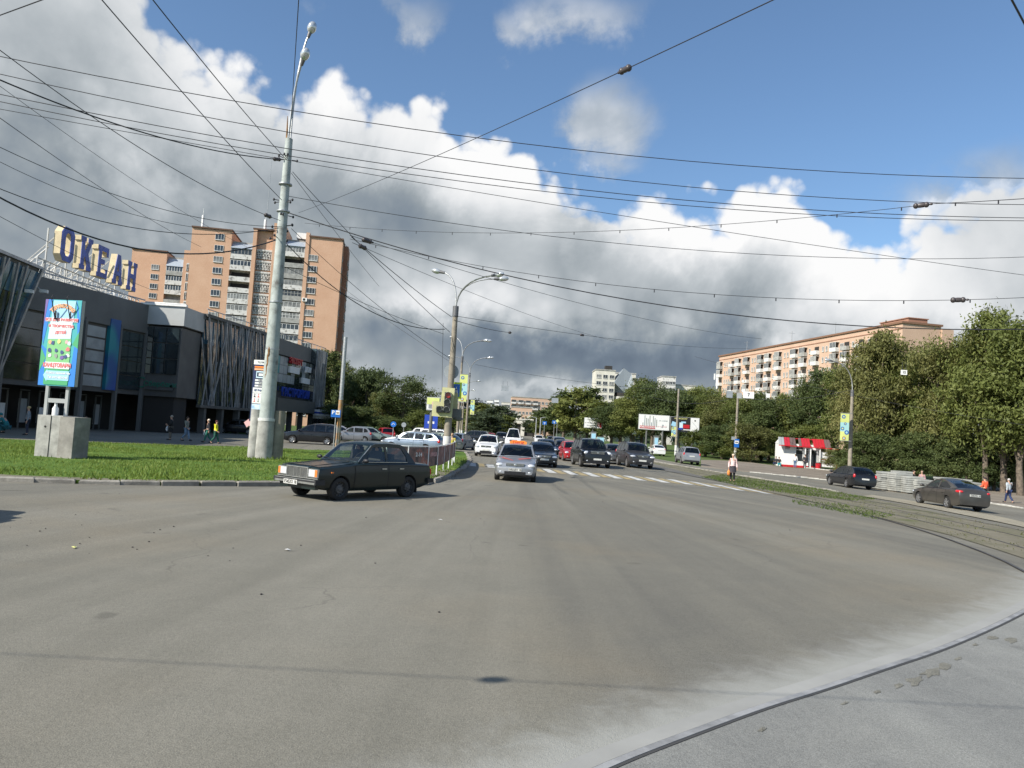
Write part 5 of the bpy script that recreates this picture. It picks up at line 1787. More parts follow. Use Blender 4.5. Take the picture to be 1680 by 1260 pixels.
def mall():
    root = empty('shopping_centre', (-33.9, 60, 0), 0, 'dark grey two storey shopping centre with slanted bars and big blue roof letters', 'shopping centre')
    OX, OY = -33.0, 60.0
    def V2(x, y): return (x - OX, y - OY)
    def wallq(nm, pts, z0, z1, m, parent=root):
        mb = MB(); mb.prism([V2(*p) for p in pts], z0, z1); return mb.build(nm, m, parent)
    # main mass
    wallq('wall', [(-75, 40), (-34.6, 53), (-31.9, 68), (-29, 72.4), (-27.2, 88), (-26.2, 101), (-25.4, 105), (-75, 112)], 3.2, ZR - .5, M['dgrey'])
    wallq('roof', [(-75.2, 40), (-34.9, 52.5), (-32.1, 67.6), (-32.1, 68), (-29.0, 68.1), (-28.4, 72.2), (-27.0, 88), (-26.0, 101), (-25.0, 105.5), (-75.2, 112.2)], ZR - .5, ZR, M['mgrey'])
    mb = MB(); mb.tube([V2(-34.9, 52.5) + (ZR + .35,), V2(-32.1, 67.8) + (ZR + .35,)], .06, 5); mb.tube([V2(-32.1, 67.9) + (ZR + .2,), V2(-28.5, 68) + (ZR + .2,)], .07, 5)
    mb.tube([V2(-28.3, 72.2) + (ZR + .5,), V2(-25.0, 105.5) + (ZR + .5,)], .05, 5)
    for k in range(24):
        y = 72.5 + k * 1.4; x = -28.3 + (y - 72.2) / 33.3 * 3.3
        mb.cyl(V2(x, y) + (ZR,), V2(x, y) + (ZR + .5,), .04, n=4)
    mb.build('roof_rail', M['steel'], root)
    # recessed ground floor and its columns
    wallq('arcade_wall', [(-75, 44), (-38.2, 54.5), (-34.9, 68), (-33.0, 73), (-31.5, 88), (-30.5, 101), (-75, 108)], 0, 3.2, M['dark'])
    for k in range(9):
        y = 73.5 + k * 3.6; x = -28.6 + (y - 72.2) / 33.3 * 3.3
        mb = MB(); mb.box(V2(x, y) + (1.6,), (.55, .55, 3.2)); mb.build('column', M['dgrey'], root)
    # grey fascia of the first stretch
    mb = MB()
    def facequad(x0, y0, x1, y1, z0, z1, off, mi=0, mbx=None):
        t = Vector((x1 - x0, y1 - y0)).normalized(); n = Vector((t.y, -t.x)) * off
        a, b = V2(x0 + n.x, y0 + n.y), V2(x1 + n.x, y1 + n.y)
        a2, b2 = V2(x0, y0), V2(x1, y1)
        (mbx or mb).prism([a, b, b2, a2], z0, z1, mi)
    facequad(-34.6, 53, -31.9, 68, 8.7, ZR - .1, .25)
    mb.build('fascia', M['mgrey'], root)
    # window bands under the fascia
    def along(k): return lerp(-34.6, -31.9, k), lerp(53, 68, k)
    for a, b, m in ((.02, .22, 'dglass'), (.52, .66, 'panel'), (.78, .98, 'dglass')):
        (xa, ya), (xb, yb) = along(a), along(b)
        for q in range(5 if m != 'dglass' else 4):
            mb = MB(); z0 = 3.6 + q * (1.0 if m != 'dglass' else 1.25)
            facequad(xa, ya, xb, yb, z0, z0 + (.85 if m != 'dglass' else 1.17), .12)
            mb.build('window', M[m], root)
    (xa, ya), (xb, yb) = along(.68), along(.76)
    mb = MB(); facequad(xa, ya, xb, yb, 3.4, 9.3, .32); mb.build('banner', M['ban_b'], root)
    for k in (.0, .5, .77, .995):
        x, y = along(k); mb = MB(); mb.box(V2(x + .15, y) + (4.5,), (.3, .3, 9.0)); mb.build('pilaster', M['mgrey'], root)
    # shop fronts below: door frames, posters
    for k, (w, m, z1) in enumerate(((1.2, 'panel', 2.5), (.9, 'white', 1.9), (.9, 'panel', 2.3), (1.3, 'white', 1.7), (1.0, 'dglass', 2.6), (1.1, 'panel', 2.4), (.8, 'lgrey', 2.2))):
        x, y = along(.08 + k * .13)
        mb = MB(); mb.box(V2(x - 2.2, y) + (z1 / 2 + .2,), (.08, w, z1 - .5)); mb.build('shop_door', M[m], root)
        mb = MB()
        for s in (-1, 1): mb.box(V2(x - 2.1, y + s * (w / 2 + .05)) + (1.4,), (.1, .08, 2.8))
        mb.box(V2(x - 2.1, y) + (2.9,), (.1, w + .2, .1)); mb.build('door_frame', M['mgrey'], root)
    # block that stands forward with pale fascia
    wallq('wall', [(-32.6, 68.0), (-28.7, 68.0), (-28.7, 72.4), (-32.6, 72.4)], 3.2, ZR - 1.9, M['dgrey'])
    wallq('fascia', [(-32.4, 67.75), (-28.45, 67.75), (-28.45, 72.2), (-32.4, 72.2)], ZR - 1.75, ZR - .02, M['lgrey'])
    mb = MB(); mb.b2(V2(-32.4, 67.6) + (ZR - .05,), V2(-28.3, 67.9) + (ZR + .12,)); mb.build('coping', M['white'], root)
    for i in range(3):
        for j in range(3):
            mb = MB(); mb.b2(V2(-32.2 + i * 1.15, 67.86) + (5.2 + j * 1.4,), V2(-31.15 + i * 1.15, 68.0) + (6.5 + j * 1.4,)); mb.build('window', M['dglass'], root)
    sg = MB(); sg.b2(V2(-31.6, 67.80) + (3.75,), V2(-29.0, 67.96) + (4.75,)); sgo = sg.build('sign_board', M['dgrey'], root)
    text('Сбербанк', .62, M['green'], sgo, V2(-30.1, 67.76) + (4.25,), (0, -1, 0), .02, .01)
    mb = MB(); c = Vector(V2(-31.75, 67.74) + (4.35,)); mb.tube([c + Vector((math.cos(a), 0, math.sin(a))) * .42 for a in [R(50 + 260 * k / 14) for k in range(15)]], .06, 5)
    mb.build('emblem', M['green'], sgo)
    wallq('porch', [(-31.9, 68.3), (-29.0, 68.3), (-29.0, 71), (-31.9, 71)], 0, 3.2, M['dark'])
    # slanted-bar glass volume
    def S2(k): return lerp(-28.6, -27.0, k), lerp(72.2, 88.2, k)
    r2 = random.Random(11)
    npan = 14
    for i in range(npan):
        (xa, ya), (xb, yb) = S2(i / npan), S2((i + 1) / npan)
        for z0, z1, m in ((2.7, 5.6, 'dglass'), (5.62, 8.5, 'dglass'), (8.52, 11.1, 'bglass' if r2.random() < .65 else 'dglass')):
            mb = MB(); facequad(xa, ya + .04, xb, yb - .04, z0, z1, .10); mb.build('glass_panel', M[m], root)
    mb = MB(); facequad(-28.6, 72.2, -27.0, 88.2, ZR - .25, ZR + .05, .45); facequad(-28.6, 72.2, -27.0, 88.2, 2.45, 2.72, .45); mb.build('ledge', M['dgrey'], root)
    for i in range(44):
        y = 72.6 + 15.4 * i / 44 + r2.uniform(-.15, .15)
        lean = r2.choice((-1.1, -.8, -.5, .5, -.9, .9, -.3)); z0, z1 = r2.choice(((2.7, 11.1), (2.7, 11.1), (2.7, 7.0), (4.2, 11.1), (2.7, 9.0)))
        def q(yy, z):
            x = -28.6 + (yy - 72.2) / 16 * 1.6 + .32 + (i % 3) * .05
            return V2(x, yy) + (z,)
        mb = MB(); mb.tube([q(y - lean, z0), q(y + lean, z1)], .055 + (i % 4) * .012, 4); mb.build('slanted_bar', M['bar'], root)
    # food hall face with lettering and colour panels
    def S3(k): return lerp(-27.0, -26.0, k), lerp(88.3, 101.2, k)
    cols = ['teal', 'teal', 'panel', 'panel', 'dglass', 'panel', 'dglass', 'dglass', 'panel', 'dglass']
    for i in range(10):
        for j in range(4):
            (xa, ya), (xb, yb) = S3(i / 10), S3((i + 1) / 10)
            mb = MB(); facequad(xa, ya + .05, xb, yb - .05, 5.1 + j * 1.05, 6.1 + j * 1.05, .08)
            m = cols[i] if j >= 2 else ('panel' if (j == 1 and i < 6) else 'dglass')
            mb.build('glass_panel', M[m], root)
    mb = MB(); facequad(-27.0, 88.3, -26.0, 101.2, 9.4, ZR - .1, .2); mb.build('fascia', M['mgrey'], root)
    mb = MB(); facequad(-27.0, 88.3, -26.0, 101.2, 2.7, 4.2, 1.2); mb.build('awning', mat('brownish_awning', (0.13, 0.12, 0.10), .8), root)
    nrm = Vector((1, -.077, 0)).normalized()
    def lett(s, size, m, k, z, off=.3, **kw):
        x, y = S3(k); return text(s, size, M[m], root, V2(x + off, y) + (z,), nrm, .08, .02, **kw)
    lett('ГАСТРОНОМ', 1.45, 'bluesign', .62, 5.0, .35, sx=1.05)
    lett('ЭКСПЕРТ', 1.0, 'redsign', .55, 8.95, .35, sx=.95)
    lett('ДОМ', .9, 'white', .90, 8.3, .35)
    mb = MB(); (xa, ya), (xb, yb) = S3(.42), S3(.68); facequad(xa, ya, xb, yb, 7.5, 8.3, .3); mb.build('sign_board', M['white'], root)
    mb = MB(); (xa, ya), (xb, yb) = S3(.78), S3(1.0); facequad(xa, ya, xb, yb, 6.5, 7.2, .3); mb.build('sign_board', M['white'], root)
    # bars at the far end
    wallq('wall', [(-26.2, 101.3), (-25.2, 101.3), (-24.8, 105.4), (-26.2, 105.4)], 2.6, ZR, M['dglass'])
    for i in range(12):
        y = 101.4 + i * .36; lean = r2.uniform(-.5, .5); z0, z1 = r2.choice(((2.0, 11.2), (3.5, 11.2), (2.6, 9.6)))
        mb = MB(); mb.tube([V2(-25.1 + .1 * (y - 101.4), y - lean) + (z0,), V2(-25.1 + .1 * (y - 101.4), y + lean) + (z1,)], .06, 4); mb.build('slanted_bar', M['bar'], root)
    # near wedge of leaning glass on the left
    P0, P1 = (-30.6, 38.0), (-32.4, 53.0)
    def W3(k, z, off=0.0):
        k2 = k * (1 - (ZR - z) * .022) if k > 0 else k
        x, y = lerp(P0[0], P1[0], k2) - (ZR - z) * .13 + off, lerp(P0[1], P1[1], k2)
        return Vector(V2(x, y) + (z,))
    body = MB()
    body.add([W3(0, 3), W3(1, 3), W3(1, ZR), W3(0, ZR), W3(0, 3) + Vector((-8, 0, 0)), W3(1, 3) + Vector((-6, 2, 0)), W3(1, ZR) + Vector((-6, 2, 0)), W3(0, ZR) + Vector((-8, 0, 0))],
             [(0, 1, 2, 3), (1, 5, 6, 2), (4, 7, 6, 5), (0, 3, 7, 4), (3, 2, 6, 7), (0, 4, 5, 1)])
    body.build('wall', M['dgrey'], root)
    n = 13
    for i in range(n):
        for z0, z1 in ((3.1, 5.1), (5.15, 7.1), (7.15, 9.1), (9.15, 11.0)):
            mb = MB(); a, b = i / n + .003, (i + 1) / n - .003
            mb.add([W3(a, z0, .1), W3(b, z0, .1), W3(b, z1, .1), W3(a, z1, .1)], [(0, 1, 2, 3)])
            m = 'bglass' if z0 > 7 and r2.random() < .75 else ('dglass' if r2.random() < .8 else 'panel')
            mb.build('glass_panel', M[m], root)
    for i in range(9):
        k = .08 + i * .115; l2 = r2.choice((-.10, .10, -.14, .05))
        mb = MB(); mb.tube([W3(min(1, k - l2), 3.0, .28), W3(min(1, k + l2), 11.1, .28)], .10, 4); mb.build('slanted_bar', M['bar'], root)
    mb = MB(); mb.tube([W3(1, 3.0, .2), W3(1, ZR, .2)], .13, 4); mb.tube([W3(0, ZR + .05, .1), W3(1, ZR + .05, .1)], .14, 4); mb.build('edge_trim', M['bar'], root)
    # floodlights on arms
    for px, D, py in ((48, 52, 478), (72, 54, 478), (205, 66, 492), (203, 66, 493)):
        p = P(px, py, D); p.x += .9
        mb = MB(); c = Vector(V2(p.x, p.y) + (p.z,)); mb.box(c, (.5, .35, .22), .3); mb.tube([c + Vector((-2.6, .5, .1)), c + Vector((-1.2, .2, .6)), c], .035, 5)
        mb.build('floodlight', M['white'], root)
    # roof lettering on its scaffold
    rs = empty('roof_sign', (0, 0, 0)); rs.parent = root
    scm = MB()
    pa, pb = P(88, 403, 64), P(198, 446, 77.5)
    y0, y1 = 61, 82
    sl = (pb.x - pa.x) / (pb.y - pa.y)
    x0 = pa.x + .9 + (y0 - pa.y) * sl; x1 = x0 + (y1 - y0) * sl
    def sc(k, z, back=0.0): return Vector(V2(lerp(x0, x1, k) - back, lerp(y0, y1, k)) + (z,))
    for z in (ZR + .8, ZR + 1.6, ZR + 2.3):
        for bk in (0, 2.4, 4.6): scm.tube([sc(0, z, bk), sc(1, z, bk)], .055, 4)
    for i in range(22):
        k = i / 21
        for bk in (0, 2.4): scm.tube([sc(k, ZR - .2, bk), sc(k, ZR + 2.4, bk)], .05, 4)
        if i < 21: scm.tube([sc(k, ZR, 0), sc(k + 1 / 21, ZR + 2.3, 0)], .04, 4); scm.tube([sc(k, ZR + 2.3, 0), sc(k, ZR + .6, 4.6)], .04, 4)
        scm.tube([sc(k, ZR + 1.6, 0), sc(k, ZR + 1.6, 4.6)], .04, 4)
    o = scm.build('scaffold', M['scaf'], rs)
    stroke = {
        'О': ([(.22, 0), (.78, 0), (1, .18), (1, .82), (.78, 1), (.22, 1), (0, .82), (0, .18)], [[(.40, .17), (.60, .17), (.70, .26), (.70, .74), (.60, .83), (.40, .83), (.30, .74), (.30, .26)]]),
        'К': ([(0, 0), (.42, 0), (.42, .14), (.34, .14), (.34, .40), (.42, .40), (.62, .14), (.58, .14), (.58, 0), (1, 0), (1, .14), (.93, .14), (.66, .52), (.90, .86), (.98, .86), (.98, 1), (.60, 1), (.60, .86), (.64, .86), (.44, .60), (.34, .60), (.34, .86), (.42, .86), (.42, 1), (0, 1), (0, .86), (.08, .86), (.08, .14), (0, .14)], []),
        'Е': ([(0, 0), (.95, 0), (.95, .30), (.80, .30), (.80, .16), (.34, .16), (.34, .43), (.66, .43), (.66, .58), (.34, .58), (.34, .84), (.80, .84), (.80, .70), (.95, .70), (.95, 1), (0, 1), (0, .86), (.08, .86), (.08, .14), (0, .14)], []),
        'А': ([(0, 0), (.40, 0), (.40, .14), (.32, .14), (.37, .28), (.63, .28), (.68, .14), (.60, .14), (.60, 0), (1, 0), (1, .14), (.93, .14), (.66, 1), (.34, 1), (.07, .14), (0, .14)], [[(.42, .43), (.58, .43), (.50, .76)]]),
        'Н': ([(0, 0), (.42, 0), (.42, .14), (.34, .14), (.34, .42), (.66, .42), (.66, .14), (.58, .14), (.58, 0), (1, 0), (1, .14), (.92, .14), (.92, .86), (1, .86), (1, 1), (.58, 1), (.58, .86), (.66, .86), (.66, .58), (.34, .58), (.34, .86), (.42, .86), (.42, 1), (0, 1), (0, .86), (.08, .86), (.08, .14), (0, .14)], []),
    }
    fwd = Vector((1.0, .0, 0))
    for i, ch in enumerate('ОКЕАН'):
        y = pa.y + i * (pb.y - pa.y) / 4
        k = (y - y0) / (y1 - y0)
        xx = lerp(x0, x1, k) + .2
        outer, holes = stroke[ch]
        w, h = 1.9, 2.9
        z0 = ZR + 2.5
        V, Fs = fill2d(outer, holes, lambda u, v, t: V2(xx + .95 - .6 * t, y + (u - .5) * w) + (z0 + v * h,), thick=True)
        mb = MB(); mb.add(V, Fs)
        lo = mb.build('letter', M['letcream'], rs)
        sc_ = lambda p, k: (.5 + (p[0] - .5) * k, .5 + (p[1] - .5) * k)
        ins = [(min(.985, max(.015, a)), min(.99, max(.01, b))) for a, b in outer]
        V, Fs = fill2d(ins, holes, lambda u, v, t: V2(xx + 1.0 - .05 * t, y + (u - .5) * w) + (z0 + v * h,), thick=True)
        mb = MB(); mb.add(V, Fs); mb.build('letter_front', M['letblue'], lo)
        mb = MB()
        mb.tube([Vector(V2(xx, y) + (z0 + 2.2,)), Vector(V2(xx - 4.2, y) + (ZR + .5,))], .06, 4); mb.tube([Vector(V2(xx, y - 1) + (z0 + 1.0,)), Vector(V2(xx - 3.0, y - 1) + (ZR + .5,))], .06, 4)
        mb.tube([Vector(V2(xx - .02, y - 1.2) + (ZR,)), Vector(V2(xx - .02, y - 1.2) + (z0 + 2.5,))], .07, 4)
        mb.build('brace', M['scaf'], lo)
mall()

# small white kiosk with slanted roof behind the parking sign
p = A(545, 104)
root = empty('kiosk', (p.x - 1.2, p.y, 0), 0, 'small white kiosk with slanted roof at the corner of the shopping centre', 'kiosk')
mb = MB(); mb.b2((-1.6, -1.5, 0), (1.8, 1.5, 2.5)); mb.build('wall', M['white'], root)
mb = MB(); mb.b2((-1.9, -1.9, 2.5), (3.0, 1.9, 2.75)); mb.b2((-1.95, -1.95, 2.75), (3.05, 1.95, 3.0), 1); mb.b2((-1.9, -1.9, 3.0), (3.0, 1.9, 3.3)); mb.build('fascia', [M['white'], M['darkb'] if 'darkb' in M else M['bluesign']], root)
mb = MB(); mb.add([(-1.9, -1.9, 3.3), (3.0, -1.9, 4.3), (3.0, 1.9, 4.3), (-1.9, 1.9, 3.3)], [(0, 1, 2, 3)]); mb.build('roof', M['lgrey'], root)
mb = MB(); mb.b2((-1.2, -1.56, 1.0), (.9, -1.5, 2.1)); mb.build('window', M['winglass'], root)

# ------------------------------------------------------------------ poles, lamps, signs
M['polegreen'] = mat('flaking_pale_green_paint', (0.36, 0.40, 0.38), 0.7, stops=[(0.32, (0.15, 0.15, 0.14)), (0.42, (0.30, 0.33, 0.31)), (0.55, (0.38, 0.42, 0.40)), (0.74, (0.45, 0.48, 0.46))], var=.1, vscale=1.6, bump=.3, bscale=12)
M['rust'] = mat('rusty_patch', (0.22, 0.12, 0.05), 0.9, var=0.5, vscale=6)
M['poleconc'] = mat('pole_concrete', (0.25, 0.22, 0.175), 0.9, var=0.22, vscale=2.0, bump=.3, bscale=20)
M['whitewash'] = mat('whitewash', (0.60, 0.60, 0.58), 0.9, var=0.12, vscale=2.5)
M['lampglass'] = mat('street_lamp_glass', (0.60, 0.62, 0.62), 0.15, 0.5, coat=.8)
M['lamphead'] = mat('street_lamp_housing', (0.14, 0.14, 0.145), 0.5, .3)
M['yellowbox'] = mat('yellow_signal_box', (0.50, 0.49, 0.26), 0.6, var=.12, vscale=3)
M['lime'] = mat('lime_border', (0.62, 0.80, 0.03), 0.5)
M['signblue'] = mat('road_sign_blue', (0.015, 0.14, 0.52), 0.4)
M['signback'] = mat('sign_back_grey', (0.33, 0.36, 0.38), 0.5, .3, var=.12)
M['ban_y'] = mat('banner_yellow', (0.60, 0.66, 0.22), 0.6, var=.15, vscale=.8)
M['ban_c'] = mat('banner_cyan', (0.36, 0.62, 0.62), 0.6)
M['discb'] = mat('disc_blue', (0.03, 0.12, 0.42), 0.6)
M['disco'] = mat('disc_ochre', (0.40, 0.20, 0.10), 0.6)

def head(mb_g, mb_h, c, d, r=.17):
    """cobra-type head: glass bulb and dark socket; d = direction it points"""
    d = Vector(d).normalized()
    rot = Vector((0, 0, 1)).rotation_difference(d).to_matrix()
    mb_g.ell(Vector(c) + d * .32, (r * .9, r, .30), 14, 9, rot)
    mb_h.tube([Vector(c) - d * .22, Vector(c) + d * .02, Vector(c) + d * .12], [.075, .095, .10], 10)

def street_lamp(base, ztop, arms, label, r0=.19, r1=.12, m='poleconc', white=1.6, group='street lamps along the avenue', name='street_lamp', n=14):
    """arms: [(dx, dy, dz)] reach of each lamp from the pole top"""
    root = empty(name, (base.x, base.y, base.z), 0, label, 'street lamp', group)
    h = ztop - base.z
    mb = MB()
    mb.tube([(0, 0, -.2), (0, 0, h * .5), (0, 0, h)], [r0, (r0 + r1) / 2, r1], n); mb.build('pole', M[m], root, smooth=50)
    if white:
        mb = MB(); mb.tube([(0, 0, 0), (0, 0, white)], [r0 + .006, r0 + .002], n); mb.build('whitewashed_foot', M['whitewash'], root, smooth=50)
    mb = MB()
    mb.tube([(0, 0, h - .6), (0, 0, h + .02)], [r1 + .03, r1 + .03], 10); mb.build('collar', M['lamphead'], root, smooth=50)
    for dx_, dy_, dz_ in arms:
        L = []
        for k in range(9):
            t = k / 8
            L.append((dx_ * t ** 2.2, dy_ * t ** 2.2, h - .2 + (dz_ + .2) * (1 - (1 - t) ** 1.8)))
        a = MB(); a.tube(L, .045, 6)
        ao = a.build('arm', M['steel'], root, smooth=60)
        g, hh = MB(), MB()
        e = Vector(L[-1]) - Vector(L[-2])
        head(g, hh, L[-1], e)
        lo = hh.build('lamp_head', M['lamphead'], ao, smooth=40)
        g.build('lamp_glass', M['lampglass'], lo, smooth=60)
    return root

def bands(root, zs, r):
    for z in zs:
        mb = MB(); mb.tube([(0, 0, z - .03), (0, 0, z + .03)], r + .015, 14); mb.build('clamp', M['steel'], root, smooth=50)

# big pale green mast on the left lawn
b = Gd(432, 756)
zt = zat(b, 228)
root = empty('lamp_mast', b, 0, 'tall pale green mast with two glass lamps and flaking paint on the left lawn', 'street lamp')
mb = MB(); mb.tube([(0, 0, -.1), (0, 0, 3), (0, 0, 8), (0, 0, zt)], [.36, .335, .265, .17], 20); mb.build('pole', M['polegreen'], root, smooth=60)
mb = MB(); mb.tube([(0, 0, -.05), (0, 0, 1.9)], [.40, .38], 20); mb.build('painted_foot', M['conc'], root, smooth=60)
mb = MB(); mb.tube([(0, 0, 1.84), (0, 0, 1.97)], .395, 20); mb.build('clamp', M['whitewash'], root, smooth=60)
bands(root, (2.9, 5.2, 7.4, zt - 3.5, zt - 2.2), .30)
mb = MB()
for k in range(9):
    a = -1.75 + .06 * math.sin(k * 2.1) - k * .028; z = 5.1 - k * .15
    mb.ell((.30 * math.cos(a), .30 * math.sin(a), z), (.06 - k * .004, .03, .17), 8, 5)
mb.build('rust_stain', M['rust'], root, smooth=60)
for s, off in ((-1, (-.52, .10)), (1, (.52, .25))):
    mb = MB(); mb.tube([(off[0], off[1], -.1), (off[0] * .97, off[1], 2.35)], [.27, .26], 14); mb.build('stub_post', M['conc'] if s < 0 else MATS['pole_concrete'], root, smooth=50)
mb = MB(); mb.tube([(-.1, 0, zt - .1), (-.16, 0, zt + 1.1)], [.07, .015], 6); mb.build('spike', M['rust'], root)
dirn = (P(500, 100, 37.5) - P(480, 220, 36)).normalized()
for (apx, apy), nm in (((508, 55), 'a'), ((497, 100), 'b')):
    tip = P(apx, apy, b.y + (1.1 if nm == 'a' else .4)) - b
    L = []
    for k in range(11):
        t = k / 10
        x, y = tip.x * t ** 2.4, tip.y * t ** 2.4
        L.append((x + (.06 if nm == 'a' else -.04) * (1 - t), y, zt - .5 + (tip.z - zt + .5) * (1 - (1 - t) ** 1.25)))
    a = MB(); a.tube(L, .05, 6); ao = a.build('arm', M['steel'], root, smooth=60)
    g, hh = MB(), MB(); head(g, hh, L[-1], Vector(L[-1]) - Vector(L[-3]), .24)
    lo = hh.build('lamp_head', M['lamphead'], ao, smooth=40); g.build('lamp_glass', M['lampglass'], lo, smooth=60)
MAST = b.copy(); MASTZ = zt
# clutter of brackets and insulators where the span wires meet
r2 = random.Random(5)
for py in (262, 330, 352, 372, 395):
    z = zat(b, py)
    mb = MB()
    for k in range(4):
        a = r2.uniform(0, 2 * PI)
        d_ = Vector((math.cos(a), math.sin(a), r2.uniform(-.3, .3)))
        rr = lerp(.37, .19, z / zt)
        mb.tube([d_ * rr, d_ * (rr + .22)], .02, 5); mb.ell(d_ * (rr + .24), (.05, .05, .07))
    mb.X = None
    o = mb.build('bracket', M['wire'], root); o.location = (0, 0, z)

# avenue lamps, left row
rowL = [(735, 43.5, 503, [(-1.0, .3, 2.0), (2.3, .0, 1.75), (2.15, -1.5, 1.65)], .23, 'nearest street lamp of the left row, carrying the traffic light'),
        (751, 78, 585, [(-.9, .3, 1.9), (2.3, .0, 1.75), (2.1, -1.5, 1.6)], .17, 'second street lamp of the left row, partly behind the nearest one'),
        (765, 106, 612, [(-2.6, .3, 2.2), (2.6, .0, 2.3), (2.3, -1.5, 2.1)], .20, 'third street lamp of the left row, with whitewashed foot by the kerb'),
        (758, 140, 640, [(2.3, 0, 1.8), (2.3, -1.5, 1.7)], .17, 'fourth street lamp of the left row'),
        (755, 175, 652, [(2.3, 0, 1.8), (2.3, -1.5, 1.7)], .17, 'fifth street lamp of the left row, small in the distance'),
        (768, 215, 668, [(2.3, 0, 1.6)], .15, 'farthest street lamp of the left row')]
LAMPS = []
for i, (px, D, py, arms, r0, lab) in enumerate(rowL):
    bb = A(px, D)
    z = zat(bb, py)
    o = street_lamp(bb, z, arms, lab, r0, .10 if i else .14, white=1.55)
    LAMPS.append((o, bb, z))
for px, D, py, arms, lab in ((1395, 72, 640, [(-2.3, -.4, 2.6)], 'nearest single arm street lamp on the right, with a yellow spotted banner'),
                             (1040, 150, 678, [(-1.9, 0, 1.9)], 'single arm street lamp on the right left of the white billboard'),
                             (987, 172, 668, [(-1.9, 0, 1.6)], 'single arm street lamp on the right above the small white billboard'),
                             (952, 190, 680, [(-1.6, 0, 1.8)], 'single arm street lamp on the right, leftmost and farthest of the right row')):
    bb = A(px, D)
    o = street_lamp(bb, zat(bb, py), arms, lab, .21, .13, white=1.0)
    LAMPS.append((o, bb, zat(bb, py)))
# concrete masts with wires on the right
MASTS = []
for px, py, ty, lab in ((1206, 757, 645, 'bare concrete mast behind the woman in pink, carrying the blue stop sign'), (1108.5, 747, 638, 'bare concrete mast in front of the double billboard')):
    bb = Gd(px, py)
    z = zat(bb, ty)
    root = empty('concrete_mast', bb, 0, lab, 'mast', 'concrete masts of the tram wires')
    mb = MB(); mb.tube([(0, 0, -.1), (0, 0, (z - bb.z))], [.21, .14], 12); mb.build('pole', M['poleconc'], root, smooth=50)
    mb = MB(); mb.tube([(0, 0, 0), (0, 0, 1.5)], .217, 12); mb.build('whitewashed_foot', M['whitewash'], root, smooth=50)
    bands(root, ((z - bb.z) * .6, (z - bb.z) - .5), .16)
    MASTS.append((root, bb, z))

# ---- traffic light on the nearest lamp pole: L-shaped yellow panel
lp = LAMPS[0][1]
def plate_box(name, pxl, pyt, pxr, pyb, D): pass
root = empty('traffic_light', (lp.x, lp.y - .30, lp.z), 0, 'L-shaped pale yellow traffic light with red lens on the nearest lamp pole', 'traffic light')
pp = lambda px, py: P(px, py, lp.y - .45) - Vector((lp.x, lp.y - .30, lp.z))
c_r, c_y, c_g, c_l = pp(735.5, 648.5), pp(734, 660), pp(733, 672.5), pp(721, 671.5)
y0 = c_r.y
W2 = .42
L_ = [(c_l.x - .42, c_l.z - .40), (c_g.x + .30, c_g.z - .42), (c_r.x + .34, c_r.z + .42), (c_r.x - .36, c_r.z + .44), (c_y.x - .38, c_l.z + .42), (c_l.x - .40, c_l.z + .44)]
V, Fs = fill2d(L_, (), lambda u, v, t: (u, y0 + .05 + .05 * t, v), thick=True)
mb = MB(); mb.add(V, Fs); mb.build('backboard', M['yellowbox'], root)
mb = MB(); mb.box((c_y.x, y0 - .03, (c_r.z + c_g.z) / 2), (.34, .18, 1.15)); mb.box((c_l.x + .02, y0 - .03, c_l.z), (.36, .178, .36)); mb.build('housing', M['black'], root)
M['redoff'] = mat('signal_red_lens', (0.30, 0.02, 0.015), .3, coat=.5)
M['darklens'] = mat('signal_dark_lens', (0.02, 0.02, 0.02), .3, coat=.5)
for c, m in ((c_r, 'redoff'), (c_y, 'darklens'), (c_g, 'darklens'), (c_l, 'darklens')):
    mb = MB(); mb.cyl((c.x, y0 - .13, c.z), (c.x, y0 - .14, c.z), .155, n=20); lo = mb.build('lens', M[m], root)
    mb = MB()
    n = 14
    vs, fs = [], []
    for k in range(n + 1):
        a = R(-15 + 210 * k / n)
        for rr, yy in ((.17, y0 - .12), (.185, y0 - .12), (.17, y0 - .34 + .10 * abs(math.cos(a))), (.185, y0 - .34 + .10 * abs(math.cos(a)))):
            vs.append((c.x + rr * math.cos(a), yy, c.z + rr * math.sin(a)))
    for k in range(n):
        q = k * 4
        fs += [(q, q + 4, q + 6, q + 2), (q + 1, q + 3, q + 7, q + 5), (q + 2, q + 6, q + 7, q + 3)]
    mb.add(vs, fs); mb.build('visor', M['lgrey'], lo)
